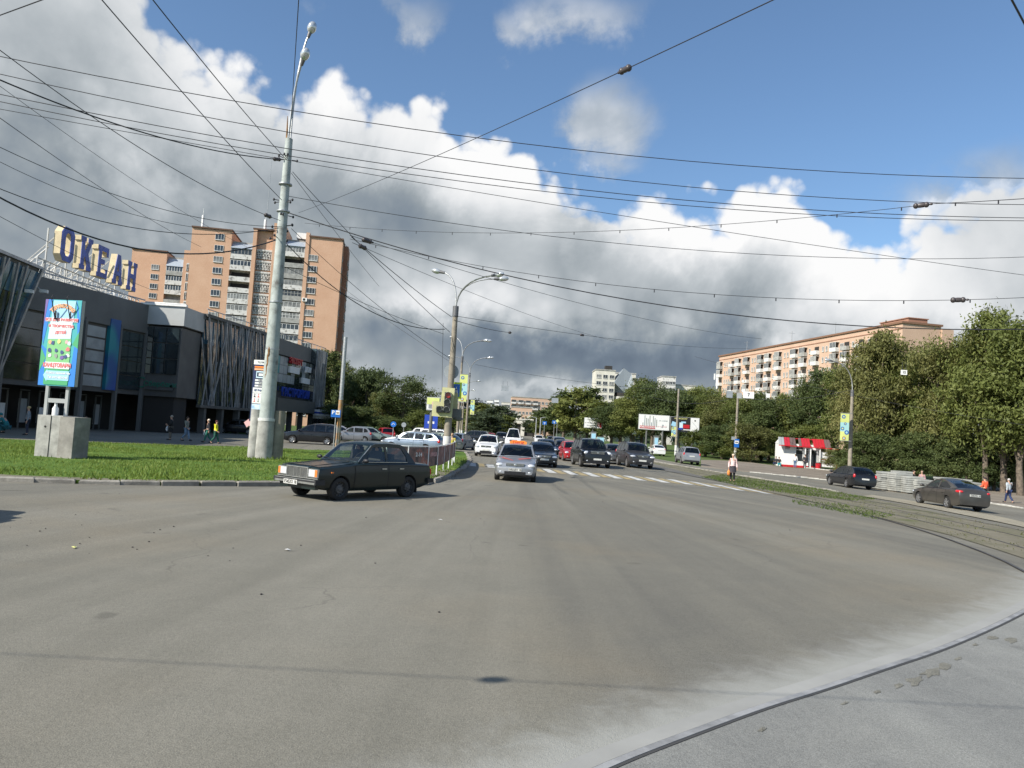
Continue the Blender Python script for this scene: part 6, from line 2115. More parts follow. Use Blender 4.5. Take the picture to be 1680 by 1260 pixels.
# round back of a sign, crossing sign with lime edge
def sign_board(name, label, c, w, h, m, facing, group=None, round_=False, border=None, post=None, cat='sign', shape=None):
    root = empty(name, (0, 0, 0), 0, label, cat, group)
    f = Vector(facing).normalized(); ang = math.atan2(f.y, f.x) + PI / 2
    root.location = c; root.rotation_euler = (0, 0, ang)
    # local -y is the face
    if border:
        mb = MB(); mb.box((0, .012, 0), (w + border[1] * 2, .02, h + border[1] * 2)); mb.build('border', border[0], root)
    mb = MB()
    if round_: mb.cyl((0, .02, 0), (0, -.01, 0), w / 2, n=24)
    elif shape == 'diamond': mb.add([(0, 0, -h / 2), (w / 2, 0, 0), (0, 0, h / 2), (-w / 2, 0, 0), (0, .03, -h / 2), (w / 2, .03, 0), (0, .03, h / 2), (-w / 2, .03, 0)], [(0, 1, 2, 3), (7, 6, 5, 4), (0, 4, 5, 1), (1, 5, 6, 2), (2, 6, 7, 3), (3, 7, 4, 0)])
    elif shape == 'tri': mb.add([(-w / 2, 0, -h / 2), (w / 2, 0, -h / 2), (0, 0, h / 2), (-w / 2, .03, -h / 2), (w / 2, .03, -h / 2), (0, .03, h / 2)], [(0, 1, 2), (5, 4, 3), (0, 3, 4, 1), (1, 4, 5, 2), (2, 5, 3, 0)])
    else: mb.box((0, 0, 0), (w, .03, h))
    o = mb.build('board', m, root)
    if post:
        mb = MB(); mb.cyl((0, .05, -c[2] + post[1]), (0, .05, h / 2), post[0], n=8); mb.build('post', M['steel'], root)
    return root
q = P(748.5, 640.5, lp.y + .4)
r_ = sign_board('crossing_sign', 'blue crossing sign with lime border right of the traffic light', q, .40, .72, M['signblue'], (0, -1), border=(M['lime'], .11))
mb = MB(); mb.add([(-.15, -.02, -.28), (.15, -.02, -.28), (0, -.02, .22)], [(0, 1, 2)]); mb.build('triangle', M['white'], r_)
mb = MB(); mb.ell((0, -.03, .05), (.04, .01, .04)); mb.tube([(0, -.035, 0), (0, -.035, -.12), (-.07, -.035, -.25)], .02, 4); mb.tube([(0, -.035, -.12), (.06, -.035, -.25)], .02, 4); mb.build('walker', M['ink'], r_)
q = P(740.5, 610, lp.y + .35); sign_board('road_sign', 'grey back of a round sign behind the nearest lamp pole', q, .85, .85, M['signback'], (0, -1), round_=True)
q = P(744, 678, lp.y + .3)
root = empty('junction_box', q, 0, 'dark grey back of a second signal head right of the yellow traffic light', 'signal')
mb = MB(); mb.box((.2, 0, 0), (.5, .4, .5)); mb.ell((.25, .1, -.3), (.3, .3, .14)); mb.box((.05, 0, .7), (.3, .12, .9), mi=1); mb.build('housing', [M['mgrey'], M['yellowbox']], root)

# ---- spotted banners
def banner(label, px0, py0, px1, py1, D, facing=(0, -1), seed=1):
    a, c = P(px0, py0, D), P(px1, py1, D)
    w, h = abs(c.x - a.x), abs(a.z - c.z)
    mid = (a + c) / 2
    root = empty('banner', mid, math.atan2(facing[1], facing[0]) + PI / 2, label, 'banner', 'spotted banners on lamp poles')
    mb = MB()
    n = 6
    for k in range(n):
        z0, z1 = -h / 2 + h * k / n, -h / 2 + h * (k + 1) / n
        mb.b2((-w / 2, -.01, z0 + .0005), (w / 2, .01, z1), 1 if k in (2, 3) else 0)
    o = mb.build('cloth', [M['ban_y'], M['ban_c']], root)
    r3 = random.Random(seed)
    for (u, v, r) in ((-.15, .38, .22), (.05, .12, .16), (-.25, -.06, .2), (.25, -.2, .26), (-.05, -.42, .22)):
        r = r * w; x = max(-w / 2 + r, min(w / 2 - r, u * w)); z = v * h
        mb = MB()
        for s in (-1, 1): mb.cyl((x, s * .012, z), (x, s * .018, z), r, n=18)
        mb.build('spot', M['discb'] if v > -.4 else M['disco'], root)
        mb = MB()
        for s in (-1, 1): mb.cyl((x, s * .019, z), (x, s * .022, z), r * .5, n=14)
        mb.build('spot_centre', M['ban_c'] if v < -.1 else M['ban_y'], root)
    mb = MB()
    for z in (h / 2 + .03, -h / 2 - .03): mb.cyl((-w / 2, 0, z), (w / 2 + .25, 0, z), .03, n=6)
    mb.build('rod', M['steel'], root)
banner('large yellow and blue spotted banner on the second left lamp', 755, 614, 765, 659, 74, seed=1)
banner('small yellow and blue spotted banner on the third left lamp', 772.5, 656, 777.5, 680, 104, seed=2)
banner('yellow and blue spotted banner on the nearest right lamp', 1380, 678, 1391.5, 723, 71.5, seed=3)
banner('pale yellow banner below the billboard on the bare concrete mast', 1102, 700, 1108, 716, 100, seed=4)
banner('pale banner on the farthest right lamp', 947, 692, 952, 708, 188, seed=5)

# ---- tall thin rusty post and parking sign
bb = Gd(553, 741)
z = zat(bb, 553)
root = empty('post', bb, 0, 'tall thin pale post with a rusty foot beside the parking sign', 'post')
mb = MB(); mb.cyl((0, 0, 0), (0, 0, z - 4.2), .16, .14, n=12); mb.build('lower_post', mat('rusty_post', (0.30, 0.27, 0.22), .8, stops=[(0.42, (0.30, 0.29, 0.26)), (0.52, (0.36, 0.20, 0.08)), (0.7, (0.22, 0.12, 0.05))], var=.1, vscale=1.0), root, smooth=50)
mb = MB(); mb.cyl((0, 0, z - 4.2), (0, 0, z), .138, .13, n=12); mb.build('upper_post', M['steel'], root, smooth=50)
q = P(551, 677, 50.5)
r_ = sign_board('parking_sign', 'blue parking sign with white letter and white field on a thin post', q, .62, .34, M['signblue'], (0, -1), post=(.035, 0))
text('P', .34, M['white'], r_, (-.17, -.02, .0), (0, -1, 0), .002, .01)
mb = MB(); mb.box((.13, -.02, .01), (.26, .01, .27)); mb.build('white_field', M['white'], r_)
mb = MB(); mb.box((.13, -.027, .01), (.2, .006, .05)); mb.box((.13, -.027, -.05), (.14, .006, .03)); mb.build('small_print', M['rust'], r_)
mb = MB(); mb.box((0, 0, -.24), (.62, .03, .12)); mb.build('plate', M['signblue'], r_)
q = P(645.5, 696, 68)
r_ = sign_board('road_sign', 'round blue sign on a thin post in the car park', q, .5, .5, M['signblue'], (0, -1), round_=True, post=(.03, 0))
mb = MB(); mb.tube([(-.13, -.02, -.06), (-.02, -.02, .10), (.12, -.02, -.04)], .03, 4); mb.build('arrow', M['white'], r_)
q = P(662.5, 697, 72)
sign_board('road_sign', 'dull back of a round sign right of the round blue one', q, .45, .5, M['signback'], (0, -1), round_=True, post=(.03, 0))

# ---- tall poster stand on its concrete block
def poster_stand():
    D = 28.7
    c = A(89, D)
    root = empty('poster_stand', c, 0, 'tall children goods poster in blue and green, on a pale steel stand', 'poster stand')
    loc = lambda px, py, dd=0: P(px, py, D + dd) - c
    # the panel: turned so that its right side is farther away
    a = R(-8)
    H_ = (zat(c, 492) - zat(c, 633)); Wd = 1.50
    zc = (zat(c, 492) + zat(c, 633)) / 2 - c.z
    pan = empty('poster_panel', (0.0, 0, zc), a); pan.parent = root
    pan.rotation_euler = (R(0), R(0), a)
    mb = MB(); mb.box((0, .1, 0), (Wd, .16, H_)); mb.build('case', M['lgrey'], pan)
    cl = {k: mat('poster_' + k, v, .5) for k, v in dict(sky=(0.36, 0.62, 0.80), blue=(0.03, 0.22, 0.66), teal=(0.06, 0.40, 0.42), green=(0.07, 0.38, 0.16), pale=(0.60, 0.76, 0.84), pink=(0.75, 0.20, 0.20), white=(0.80, 0.82, 0.82),
                                                        orange=(0.80, 0.42, 0.22), navy=(0.05, 0.09, 0.22), purple=(0.18, 0.12, 0.35), field=(0.22, 0.52, 0.22), mud=(0.30, 0.32, 0.30), yellow=(0.72, 0.70, 0.25), lpink=(0.72, 0.42, 0.42)).items()}
    w, h = Wd / 2, H_ / 2
    def sh(nm, poly, k, y):
        mb = MB(); V, Fs = fill2d(poly, (), lambda u, v, t: (u, y - .006 * (1 - t), v), thick=True); mb.add(V, Fs); return mb.build(nm, cl[k], pan)
    sh('sky_field', [(-w, -h), (w, -h), (w, h), (-w, h)], 'teal', .01)
    sh('left_edge', [(-w, h), (-w + .30, h), (-w + .05, -.1), (-w, .2)], 'blue', .002)
    sh('left_edge', [(-w, -h), (-w + .27, -h), (-w + .32, -.35), (-w, -.1)], 'blue', .002)
    sh('left_edge', [(-w, h), (-w + .12, h), (-w + .02, .8), (-w, .6)], 'purple', -.003)
    sh('left_edge', [(-w, -.2), (-w + .22, -.6), (-w, -1.1)], 'green', -.003)
    sh('right_edge', [(w - .26, -h), (w, -h), (w, h), (w - .22, h), (w - .06, .3), (w - .16, -.2)], 'blue', .002)
    sh('right_edge', [(w - .2, h), (w, h), (w - .02, .9)], 'teal', -.003)
    sh('right_edge', [(w, .45), (w - .24, -.05), (w, -.2)], 'green', -.003)
    cx = w - .22
    sh('sky_field', [(-cx + .03, .15), (cx - .1, .2), (cx - .02, h - .03), (-cx + .12, h - .03)], 'sky', -.004)
    sh('pale_field', [(-cx + .02, .12), (cx - .1, .16), (cx - .08, .85), (-cx + .07, .85)], 'pale', -.010)
    sh('green_field', [(-cx - .0, -h + .04), (cx - .06, -h + .04), (cx - .08, .16), (-cx + .02, .12)], 'field', -.005)
    sh('green_field', [(-cx + .0, -h + .04), (cx - .06, -h + .04), (cx - .06, -.75), (-cx + .0, -.75)], 'green', -.009)
    # lettering on an arch
    s = 'ТЕРРИТОРИЯ'
    for i, ch in enumerate(s):
        t = (i + .5) / len(s); an = R(140 - 100 * t)
        rr = .62
        o = text(ch, .19, cl['orange'], pan, (rr * math.cos(an), -.02, h - .86 + rr * math.sin(an)), (0, -1, 0), .004, .012)
        o.rotation_euler.rotate_axis('Z', an - PI / 2)
    for st_, z, sz, k in (('ВСЕ ДЛЯ РАЗВИТИЯ', .86, .135, 'pink'), ('И ТВОРЧЕСТВА', .62, .135, 'pink'), ('ДЕТЕЙ', .38, .135, 'pink')):
        mb = MB(); wd = len(st_) * sz * .31; mb.box((0, -.018, z), (wd * 2, .004, sz * 1.05)); mb.build('text_ground', cl['white'], pan)
        text(st_, sz, cl[k], pan, (0, -.026, z), (0, -1, 0), .003, .006, 1.0)
    mb = MB(); mb.box((-.02, -.018, -.86), (1.02, .004, .24)); mb.build('text_ground', cl['white'], pan)
    text('КАНЦТОВАРЫ', .20, cl['pink'], pan, (-.02, -.026, -.86), (0, -1, 0), .003, .010, .82)
    sh('arrow', [(-.56, -1.24), (-.40, -1.0), (-.40, -1.06), (.50, -1.06), (.50, -1.42), (-.40, -1.42), (-.40, -1.48)], 'sky', -.014)
    text('ТЦ ОКЕАН, цокольный этаж', .085, cl['white'], pan, (.05, -.026, -1.15), (0, -1, 0), .003, .004, .86)
    text('Тел. 8-912-852-13-42', .105, cl['white'], pan, (.05, -.026, -1.31), (0, -1, 0), .003, .005, .86)
    # toys and pencils as small coloured shapes
    r3 = random.Random(4)
    for i, (x, z, k) in enumerate(((-.38, .0, 'orange'), (-.28, -.02, 'navy'), (-.02, .05, 'yellow'), (.28, .04, 'lpink'), (.40, -.02, 'pale'), (-.38, -.3, 'navy'), (-.36, -.5, 'white'), (-.12, -.3, 'navy'),
                                   (-.10, -.5, 'mud'), (.12, -.35, 'navy'), (.14, -.55, 'purple'), (.36, -.25, 'pink'), (.38, -.48, 'white'), (.30, -.52, 'navy'))):
        pl = [(x + .085 * r3.uniform(.6, 1.1) * math.cos(a_), z + .10 * r3.uniform(.6, 1.1) * math.sin(a_)) for a_ in [2 * PI * q_ / 7 for q_ in range(7)]]
        sh('toy_picture', pl, k, -.018 - .001 * (i % 3))
    # stand and block
    mb = MB()
    for s_ in (-.36, .40): mb.box((s_, .12, (zc - h + .9) / 2 + .5), (.11, .10, zc - h - .9 + 1.0))
    mb.box((.02, .12, zc - h - .55), (.66, .08, .16)); mb.build('stand', M['lgrey'], root)
    # two lit-up strip lamps above
    mb = MB()
    for x in (-.25, .32): mb.tube([(x, -.05, zc + h - .75), (x - .02, -.35, zc + h + .02), (x - .03, -.25, zc + h + .12)], .018, 5); mb.box((x, -.04, zc + h - .60), (.05, .05, .32))
    mb.build('lamp_bracket', M['black'], root)
poster_stand()
b1 = Gd(94, 755)
root = empty('concrete_block', b1, R(-6), 'pale concrete block under the tall poster on the left lawn', 'concrete block')
mb = MB(); mb.b2((-.93, 0, -.1), (.06, .85, 1.62)); mb.build('slab', M['conc'], root)
mb = MB(); mb.b2((.09, -.18, -.1), (.66, .72, 1.60)); mb.build('side_slab', mat('concrete_darker', (0.27, 0.255, 0.23), .9, var=.25, vscale=2, bump=.4), root)
mb = MB(); mb.b2((-.40, -.02, .1), (-.385, .0, 1.6)); mb.cyl((-.6, -.012, 1.2), (-.6, -.002, 1.2), .04, n=8); mb.build('joint', M['dark'], root)
bt = Gd(76, 756)
root = empty('plastic_bottle', (b1.x - .48, b1.y + .4, 1.62), 0, 'white canister standing on top of the concrete block', 'bottle')
mb = MB(); mb.tube([(0, 0, 0), (0, 0, .26), (0, 0, .36), (0, 0, .42)], [.11, .11, .05, .05], 12); mb.build('canister', M['white'], root, smooth=50)
mb = MB(); mb.cyl((0, 0, .42), (0, 0, .46), .055, n=10); mb.build('cap', M['lgrey'], root)

# ---- sign column by the mast
def column_sign():
    D = 43.0
    c = A(425, D)
    root = empty('sign_column', c, R(-4), 'narrow upright sign with stacked shop panels and pink arrow behind the green mast', 'sign')
    zt, zb = zat(c, 591) , zat(c, 693)
    w = 1.05
    mb = MB(); mb.b2((-w / 2, 0, zb), (w / 2, .18, zt)); mb.build('case', mat('navy_panel', (0.015, 0.03, 0.10), .5), root)
    h = zt - zb
    def pan(nm, a, b, m, x0=-w / 2 + .06, x1=w / 2 - .04, y=-.01):
        mb = MB(); mb.b2((x0, y - .012, zt - h * b), (x1, y, zt - h * a)); return mb.build(nm, m, root)
    wh = M['white']
    o = pan('top_panel', .0, .075, wh, -w / 2, w / 2); text('ТЦ ОКЕАН', .13, M['ink'], o, (0, -.028, zt - h * .038), (0, -1, 0), .002, .003)
    pan('orange_bar', .10, .125, M['orange']); pan('orange_bar', .135, .165, MATS['poster_orange'])
    mb = MB()
    for q in ((-.30, .18, .38, .20), (-.30, .27, .38, .29)): mb.b2((q[0], -.03, zt - h * q[3]), (q[2], -.012, zt - h * q[1]))
    mb.b2((-.34, -.03, zt - h * .29), (-.29, -.012, zt - h * .18)); mb.b2((.37, -.03, zt - h * .29), (.42, -.012, zt - h * .18)); mb.build('rounded_frame', MATS['poster_pale'], root)
    pan('white_bar', .215, .255, wh, -.2, .3); 
    for k, s in enumerate(('ЭЛЕКТРО', 'КНИГИ', 'АПТЕКА')): 
        o = pan('white_bar', .31 + k * .045, .34 + k * .045, wh, -.38, .42); text(s, .09, M['ink'], o, (0, -.028, zt - h * (.325 + k * .045)), (0, -1, 0), .002, .002)
    o = pan('text_panel', .445, .53, wh); text('ЦК Керамика', .15, MATS['poster_navy'], o, (0, -.028, zt - h * .487), (0, -1, 0), .002, .006, .8)
    o = pan('picture_panel', .535, .70, wh)
    mb = MB()
    for i in range(4):
        for j in range(2):
            x = -.33 + i * .22; z = zt - h * (.575 + j * .075)
            mb.add([(x - .06, -.03, z - .09), (x + .06, -.03, z - .09), (x, -.03, z + .05)], [(0, 1, 2)], (i + j) % 3); mb.ell((x, -.03, z + .08), (.03, .01, .03), mi=(i + j) % 3)
    mb.build('picture', [M['ink'], MATS['poster_pink'], MATS['poster_mud']], o)
    pan('sky_panel', .71, .985, mat('sign_clouds', (0.5, .65, .8), .5, stops=[(0.4, (0.22, 0.42, 0.68)), (0.55, (0.62, 0.72, 0.82)), (0.7, (0.8, 0.83, 0.86))], var=.1, vscale=2.2))
    mb = MB(); V, Fs = fill2d([(-w / 2 - .30, zb - .05), (-w / 2 - .02, zb + .18), (-w / 2 - .02, zb + .05), (w / 2, zb + .05), (w / 2, zb - .22), (-w / 2 - .02, zb - .22), (-w / 2 - .12, zb - .32)], (), lambda u, v, t: (u, -.02 + .15 * t, v), thick=True)
    mb.add(V, Fs); mb.build('pink_arrow', MATS['poster_lpink'], root)
    mb = MB(); mb.b2((-.3, .03, 0), (-.17, .13, zb)); mb.b2((.2, .03, 0), (.33, .13, zb)); mb.b2((-.17, .05, 1.0), (.2, .11, 1.12)); mb.build('stand', M['lgrey'], root)
column_sign()

# ---- billboards
def billboard(label, pxl, pyl_t, pxr, pyr_t, hb, D, legs, draw, name='billboard'):
    a = P(pxl, pyl_t, D); b_ = P(pxr, pyr_t, D)
    w = (Vector((b_.x, b_.y)) - Vector((a.x, a.y))).length
    zt = (a.z + b_.z) / 2
    h = hb * D / FPX
    g = T((a.x + b_.x) / 2, D)
    root = empty(name, ((a.x + b_.x) / 2, (a.y + b_.y) / 2, g), 0, label, 'billboard', 'billboards before the trees' if name == 'billboard' else None)
    zc = zt - h / 2 - g
    mb = MB(); mb.box((0, .12, zc), (w, .2, h)); mb.build('frame', M['lgrey'], root)
    mb = MB(); mb.box((0, .005, zc), (w - .12, .02, h - .12)); bo = mb.build('poster', M['white'], root)
    draw(bo, w, h, zc)
    for x in legs:
        mb = MB(); mb.cyl((x * w, .25, 0), (x * w, .25, zc - h / 2), .14, n=8); lg = mb.build('leg', M['mgrey'], root)
        mb = MB(); mb.cyl((x * w, .25, 0), (x * w, .25, 1.2), .19, n=8); mb.build('whitewashed_foot', M['whitewash'], lg)
    return root
def rect(bo, x, z, w, h, m, y=-.012, rz=0):
    mb = MB(); mb.box((x, y, z), (w, .008, h), rot=Matrix.Rotation(rz, 3, 'Y')); return mb.build('picture', m, bo)
def draw1(bo, w, h, zc):
    for k in range(9):
        hh = h * (.25 + .5 * abs(math.sin(k * 1.9))); rect(bo, -w * .36 + k * w * .055, zc - h * .3 + hh / 2, w * .028, hh, M['panel'] if k % 2 else MATS['poster_mud'], -.012 - .002 * (k % 3))
    rect(bo, -w * .21, zc - h * .34, w * .50, h * .17, M['redsign'], -.022)
    text('НОВОСТРОЙКИ', h * .13, M['white'], bo, (-w * .21, -.035, zc - h * .34), (0, -1, 0), .002, .01)
    rect(bo, w * .28, zc - h * .22, w * .05, h * .22, M['panel'], -.012, .3)
    text('ЖК  СТРОЙ', h * .10, M['panel'], bo, (w * .29, -.02, zc + h * .12), (0, -1, 0), .002, .004)
    text('от 1.2 млн', h * .13, MATS['poster_lpink'], bo, (w * .26, -.02, zc - h * .25), (0, -1, 0), .002, .004)
def draw2(bo, w, h, zc):
    rect(bo, -w * .15, zc, w * .68, h * .96, M['black'], -.010)
    text('АВТОМОБИЛИ', h * .12, MATS['poster_yellow'], bo, (-w * .15, -.02, zc + h * .38), (0, -1, 0), .002, .004)
    rect(bo, -w * .38, zc - h * .0, w * .16, h * .3, MATS['poster_sky'], -.018, .3); rect(bo, -w * .13, zc - h * .05, w * .12, h * .36, MATS['poster_pale'], -.019)
    rect(bo, w * .05, zc - h * .12, w * .22, h * .24, M['redsign'], -.018); rect(bo, -w * .05, zc + h * .15, w * .16, h * .1, MATS['poster_sky'], -.020)
    rect(bo, -w * .14, zc - h * .30, w * .18, h * .12, M['bluesign'], -.018); rect(bo, w * .04, zc - h * .34, w * .30, h * .06, M['white'], -.018)
    rect(bo, w * .345, zc + h * .3, w * .04, h * .10, M['ink'], -.018); rect(bo, w * .345, zc, w * .008, h * .62, M['panel'], -.018, -.75)
    rect(bo, w * .40, zc - h * .33, w * .03, h * .14, M['ink'], -.018)
def draw3(bo, w, h, zc):
    text('СЕРВИС', h * .14, M['panel'], bo, (-w * .15, -.02, zc + h * .3), (0, -1, 0), .002, .004)
    text('от производителя', h * .10, M['ink'], bo, (-w * .12, -.02, zc), (0, -1, 0), .002, .004)
    rect(bo, w * .3, zc, w * .16, h * .7, MATS['poster_lpink'], -.014, .1); rect(bo, w * .4, zc - h * .15, w * .1, h * .5, M['redsign'], -.018)
    rect(bo, -w * .1, zc - h * .25, w * .5, h * .04, M['panel'], -.014)
billboard('wide white billboard with red band, left of the double pair', 1048.5, 677, 1099, 684, 25, 122, (-.22, .30), draw1)
billboard('dark and white billboard behind the concrete mast, right of the pair', 1100.5, 683, 1148, 686, 24.5, 124, (-.2, .28), draw2)
billboard('small white billboard farther off, left of the grey lamp', 959, 684, 989, 687, 17, 150, (.0,), draw3)
for px, py, w_, h_, D, lab, m in ((1077, 722, 7, 26, 120, 'blue grey advertising pillar under the wide billboard', 'panel'), (974, 716, 8, 22, 148, 'pale blue advertising pillar below the small white billboard', 'panel'),
                                  (986, 714, 11, 15, 146, 'sky blue poster case on a post beside the advertising pillar', 'ban_c')):
    c = A(px, D); k = D / FPX
    root = empty('advertising_pillar', c, 0, lab, 'advertising pillar')
    mb = MB(); mb.b2((-w_ * k / 2, 0, .1), (w_ * k / 2, .5, h_ * k + .1)); mb.build('body', M[m], root)
    mb = MB(); mb.b2((-w_ * k / 2 - .06, -.05, h_ * k + .1), (w_ * k / 2 + .06, .55, h_ * k + .25)); mb.b2((-w_ * k / 2 - .1, -.1, 0), (w_ * k / 2 + .1, .6, .1)); mb.build('cap', M['mgrey'], root)
    mb = MB(); mb.b2((-w_ * k / 2 + .08, -.02, h_ * k * .5), (w_ * k / 2 - .08, -.003, h_ * k * .95)); mb.build('poster', MATS['poster_sky'], root)
def drawg(bo, w, h, zc):
    rect(bo, 0, zc + h * .2, w * .94, h * .5, M['ban_y'], -.012); rect(bo, w * .02, zc - h * .1, w * .2, h * .5, MATS['poster_lpink'], -.018); rect(bo, -w * .2, zc - h * .2, w * .26, h * .3, M['panel'], -.020); rect(bo, w * .28, zc, w * .2, h * .4, M['rust'], -.019)
billboard('green and white poster board left of the traffic light', 700.5, 651, 722, 652, 22, 62, (-.1,), drawg, name='poster_board')

# ---- suspended road signs: white plates and grey backs hung from span wires
for px, py, w_, h_, D, m, lab, tx in ((1228, 648, 18, 11, 62, 'white', 'white plate with the number 7 hung beside the bare mast', '7'),
                                      (1197, 647, 10, 11, 62, 'signback', 'grey back of a hung sign left of the bare mast', None), (1213, 649, 8, 9, 64, 'lgrey', 'small pale plate hung between the grey back and the number plate', None),
                                      (1260, 649, 6, 7, 62, 'white', 'tiny white plate hung above the kiosk roof', None), (1483, 611, 10, 8, 48, 'white', 'white plate reading 15 hung before the right trees', '15'),
                                      (828.5, 637, 12, 9, 90, 'signback', 'grey hung sign back in mid air over the avenue', None), (910.5, 657, 11, 8, 95, 'signback', 'grey hung sign back in front of the long brick block', None)):
    c = P(px, py, D); k = D / FPX
    root = empty('hanging_sign', c, 0, lab, 'sign', 'signs hung over the road')
    mb = MB(); mb.box((0, 0, 0), (w_ * k, .04, h_ * k)); mb.build('plate', M[m], root)
    if tx: text(tx, h_ * k * .7, M['ink'], root, (0, -.03, 0), (0, -1, 0), .002, .004)
    mb = MB(); mb.cyl((-w_ * k * .3, 0, h_ * k / 2), (-w_ * k * .3, 0, h_ * k / 2 + .5), .015, n=4); mb.cyl((w_ * k * .3, 0, h_ * k / 2), (w_ * k * .3, 0, h_ * k / 2 + .5), .015, n=4); mb.build('hanger', M['wire'], root)
# stop sign on the mast, small traffic signs in the distance
mr, mb_, mz = MASTS[0]
q = P(1208.5, 727, mb_.y - .4)
r_ = sign_board('stop_sign', 'blue and white public transport stop sign on the bare mast behind the woman', q, .68, 1.15, M['signblue'], (0, -1), post=None)
mb = MB(); mb.box((0, -.02, .12), (.56, .01, .42)); mb.build('white_field', M['white'], r_)
mb = MB(); mb.box((0, -.03, .12), (.40, .008, .12)); mb.build('vehicle_symbol', M['ink'], r_)
for px, py, w_, h_, D, m, lab, kw in ((1203, 719, .5, .45, 104, 'signback', 'small grey box left of the stop sign', {}), (893.5, 694, .9, .7, 170, 'signblue', 'first small blue direction sign above the far avenue', {}), (909.5, 692.5, .9, .7, 168, 'signblue', 'second small blue sign left of the yellow diamond', {}),
                                      (914.5, 690.5, .8, .8, 166, 'ban_y', 'yellow diamond priority sign over the far avenue', dict(shape='diamond')), (1041, 709, .9, .8, 146, 'white', 'white triangle warning sign on the lamp left of the wide billboard', dict(shape='tri')),
                                      (953.5, 708, .9, .9, 186, 'white', 'round white sign on the farthest right lamp', dict(round_=True)), (707, 694, 1.3, 1.6, 76, 'bluesign', 'dark blue sign with white marks behind the poster board', dict(post=(.06, 0)))):
    q = P(px, py, D)
    post = kw.pop('post', (.05, T(q.x, q.y)) if 880 < px < 930 else None)
    r_ = sign_board('road_sign', lab, q, w_, h_, M[m], (0, -1), post=post, **kw)
    if m in ('signblue', 'bluesign'):
        mb = MB(); mb.box((0, -.02, .05), (w_ * .5, .01, h_ * .14)); mb.box((0, -.022, -.1), (w_ * .12, .01, h_ * .5)); mb.build('mark', M['white'], r_)
for px, D, lab in ((879, 172, 'thin grey gantry post, left of the pair below the blue signs'), (886, 168, 'thin grey gantry post, right of the pair below the blue signs')):
    c = A(px, D); root = empty('post', c, 0, lab, 'post')
    mb = MB(); mb.cyl((0, 0, 0), (0, 0, 5.2), .13, n=8); mb.build('shaft', M['steel'], root)
    mb = MB(); mb.cyl((0, 0, 5.2), (-1.0 if px < 882 else 1.0, 0, 5.4), .07, n=6); mb.build('arm', M['steel'], root)

# ---- mesh fence with posters round the corner of the lawn
M['netting'] = mat('poster_netting', (0.10, 0.09, 0.085), .9, stops=[(0.30, (0.05, 0.045, 0.045)), (0.44, (0.17, 0.115, 0.10)), (0.52, (0.24, 0.155, 0.135)), (0.58, (0.36, 0.13, 0.09)), (0.68, (0.42, 0.37, 0.34))], var=.1, vscale=2.6)
def netting():
    fp = [(-4.5, 28.6), (-3.75, 29.1), (-3.1, 30.2), (-2.85, 31.4), (-2.80, 34.0), (-2.80, 37.0), (-2.85, 40.0), (-2.95, 43.0), (-3.2, 46.0)]
    root = empty('mesh_fence', (fp[0][0], fp[0][1], 0), 0, 'low mesh fence hung with dark red and grey posters round the lawn corner', 'fence')
    L = [(x - fp[0][0], y - fp[0][1]) for x, y in fp]
    for i, (a, b) in enumerate(zip(L, L[1:])):
        a, b = Vector(a), Vector(b)
        t = (b - a).normalized(); n = Vector((t.y, -t.x)) * .015
        mb = MB()
        a2, b2 = a + t * .04, b - t * .04
        sag = .03 * (i % 3)
        mb.add([(a2.x + n.x, a2.y + n.y, .48), (b2.x + n.x, b2.y + n.y, .45 + sag), (b2.x + n.x, b2.y + n.y, 1.24), (a2.x + n.x, a2.y + n.y, 1.25 - sag * .5),
                (a2.x - n.x, a2.y - n.y, .48), (b2.x - n.x, b2.y - n.y, .45 + sag), (b2.x - n.x, b2.y - n.y, 1.24), (a2.x - n.x, a2.y - n.y, 1.25 - sag * .5)],
               [(0, 1, 2, 3), (7, 6, 5, 4), (0, 4, 5, 1), (1, 5, 6, 2), (2, 6, 7, 3), (3, 7, 4, 0)])
        po = mb.build('poster_panel', M['netting'], root)
        if i in (1, 2):
            m_ = (a + b) / 2; text('2-14' if i == 1 else 'АФИША', .22, M['white'] if i == 1 else MATS['poster_lpink'], po, (m_.x + n.x * 1.8, m_.y + n.y * 1.8, .95), (n.x, n.y, 0), .002, .004)
        mb = MB(); mb.tube([(a.x, a.y, 1.27), (b.x, b.y, 1.27)], .022, 5); mb.build('top_rail', M['white'], root)
    for a in L:
        mb = MB(); mb.cyl((a[0], a[1], 0.05), (a[0], a[1], 1.28), .028, n=6); mb.build('post', M['white'], root)
netting()

# ------------------------------------------------------------------ trees and greenery
def leafmat(name, c1, c2, c3):
    m = bpy.data.materials.new(name); m.use_nodes = True
    t = m.node_tree; b = t.nodes['Principled BSDF']
    oi = t.nodes.new('ShaderNodeObjectInfo')
    g = t.nodes.new('ShaderNodeNewGeometry')
    f = noise(t, g.outputs['Position'], 0.55, 3, 0.6) * 0.5 + N(t, g.outputs['Random Per Island']) * 0.26 + N(t, oi.outputs['Random']) * 0.26 - 0.04
    col = ramp(t, f, [(0.25, c1), (0.52, c2), (0.82, c3)])
    t.links.new(col, b.inputs['Base Color'])
    b.inputs['Roughness'].default_value = 0.6
    b.inputs['Specular IOR Level'].default_value = 0.25
    tr = t.nodes.new('ShaderNodeBsdfTranslucent')
    t.links.new(mixc(t, 0.35, col, (c3[0] * 1.3, c3[1] * 1.3, c3[2] * .6)), tr.inputs[0])
    mx = t.nodes.new('ShaderNodeMixShader'); mx.inputs[0].default_value = 0.28
    o = t.nodes['Material Output']
    t.links.new(b.outputs[0], mx.inputs[1]); t.links.new(tr.outputs[0], mx.inputs[2]); t.links.new(mx.outputs[0], o.inputs[0])
    MATS[name] = m
    return m
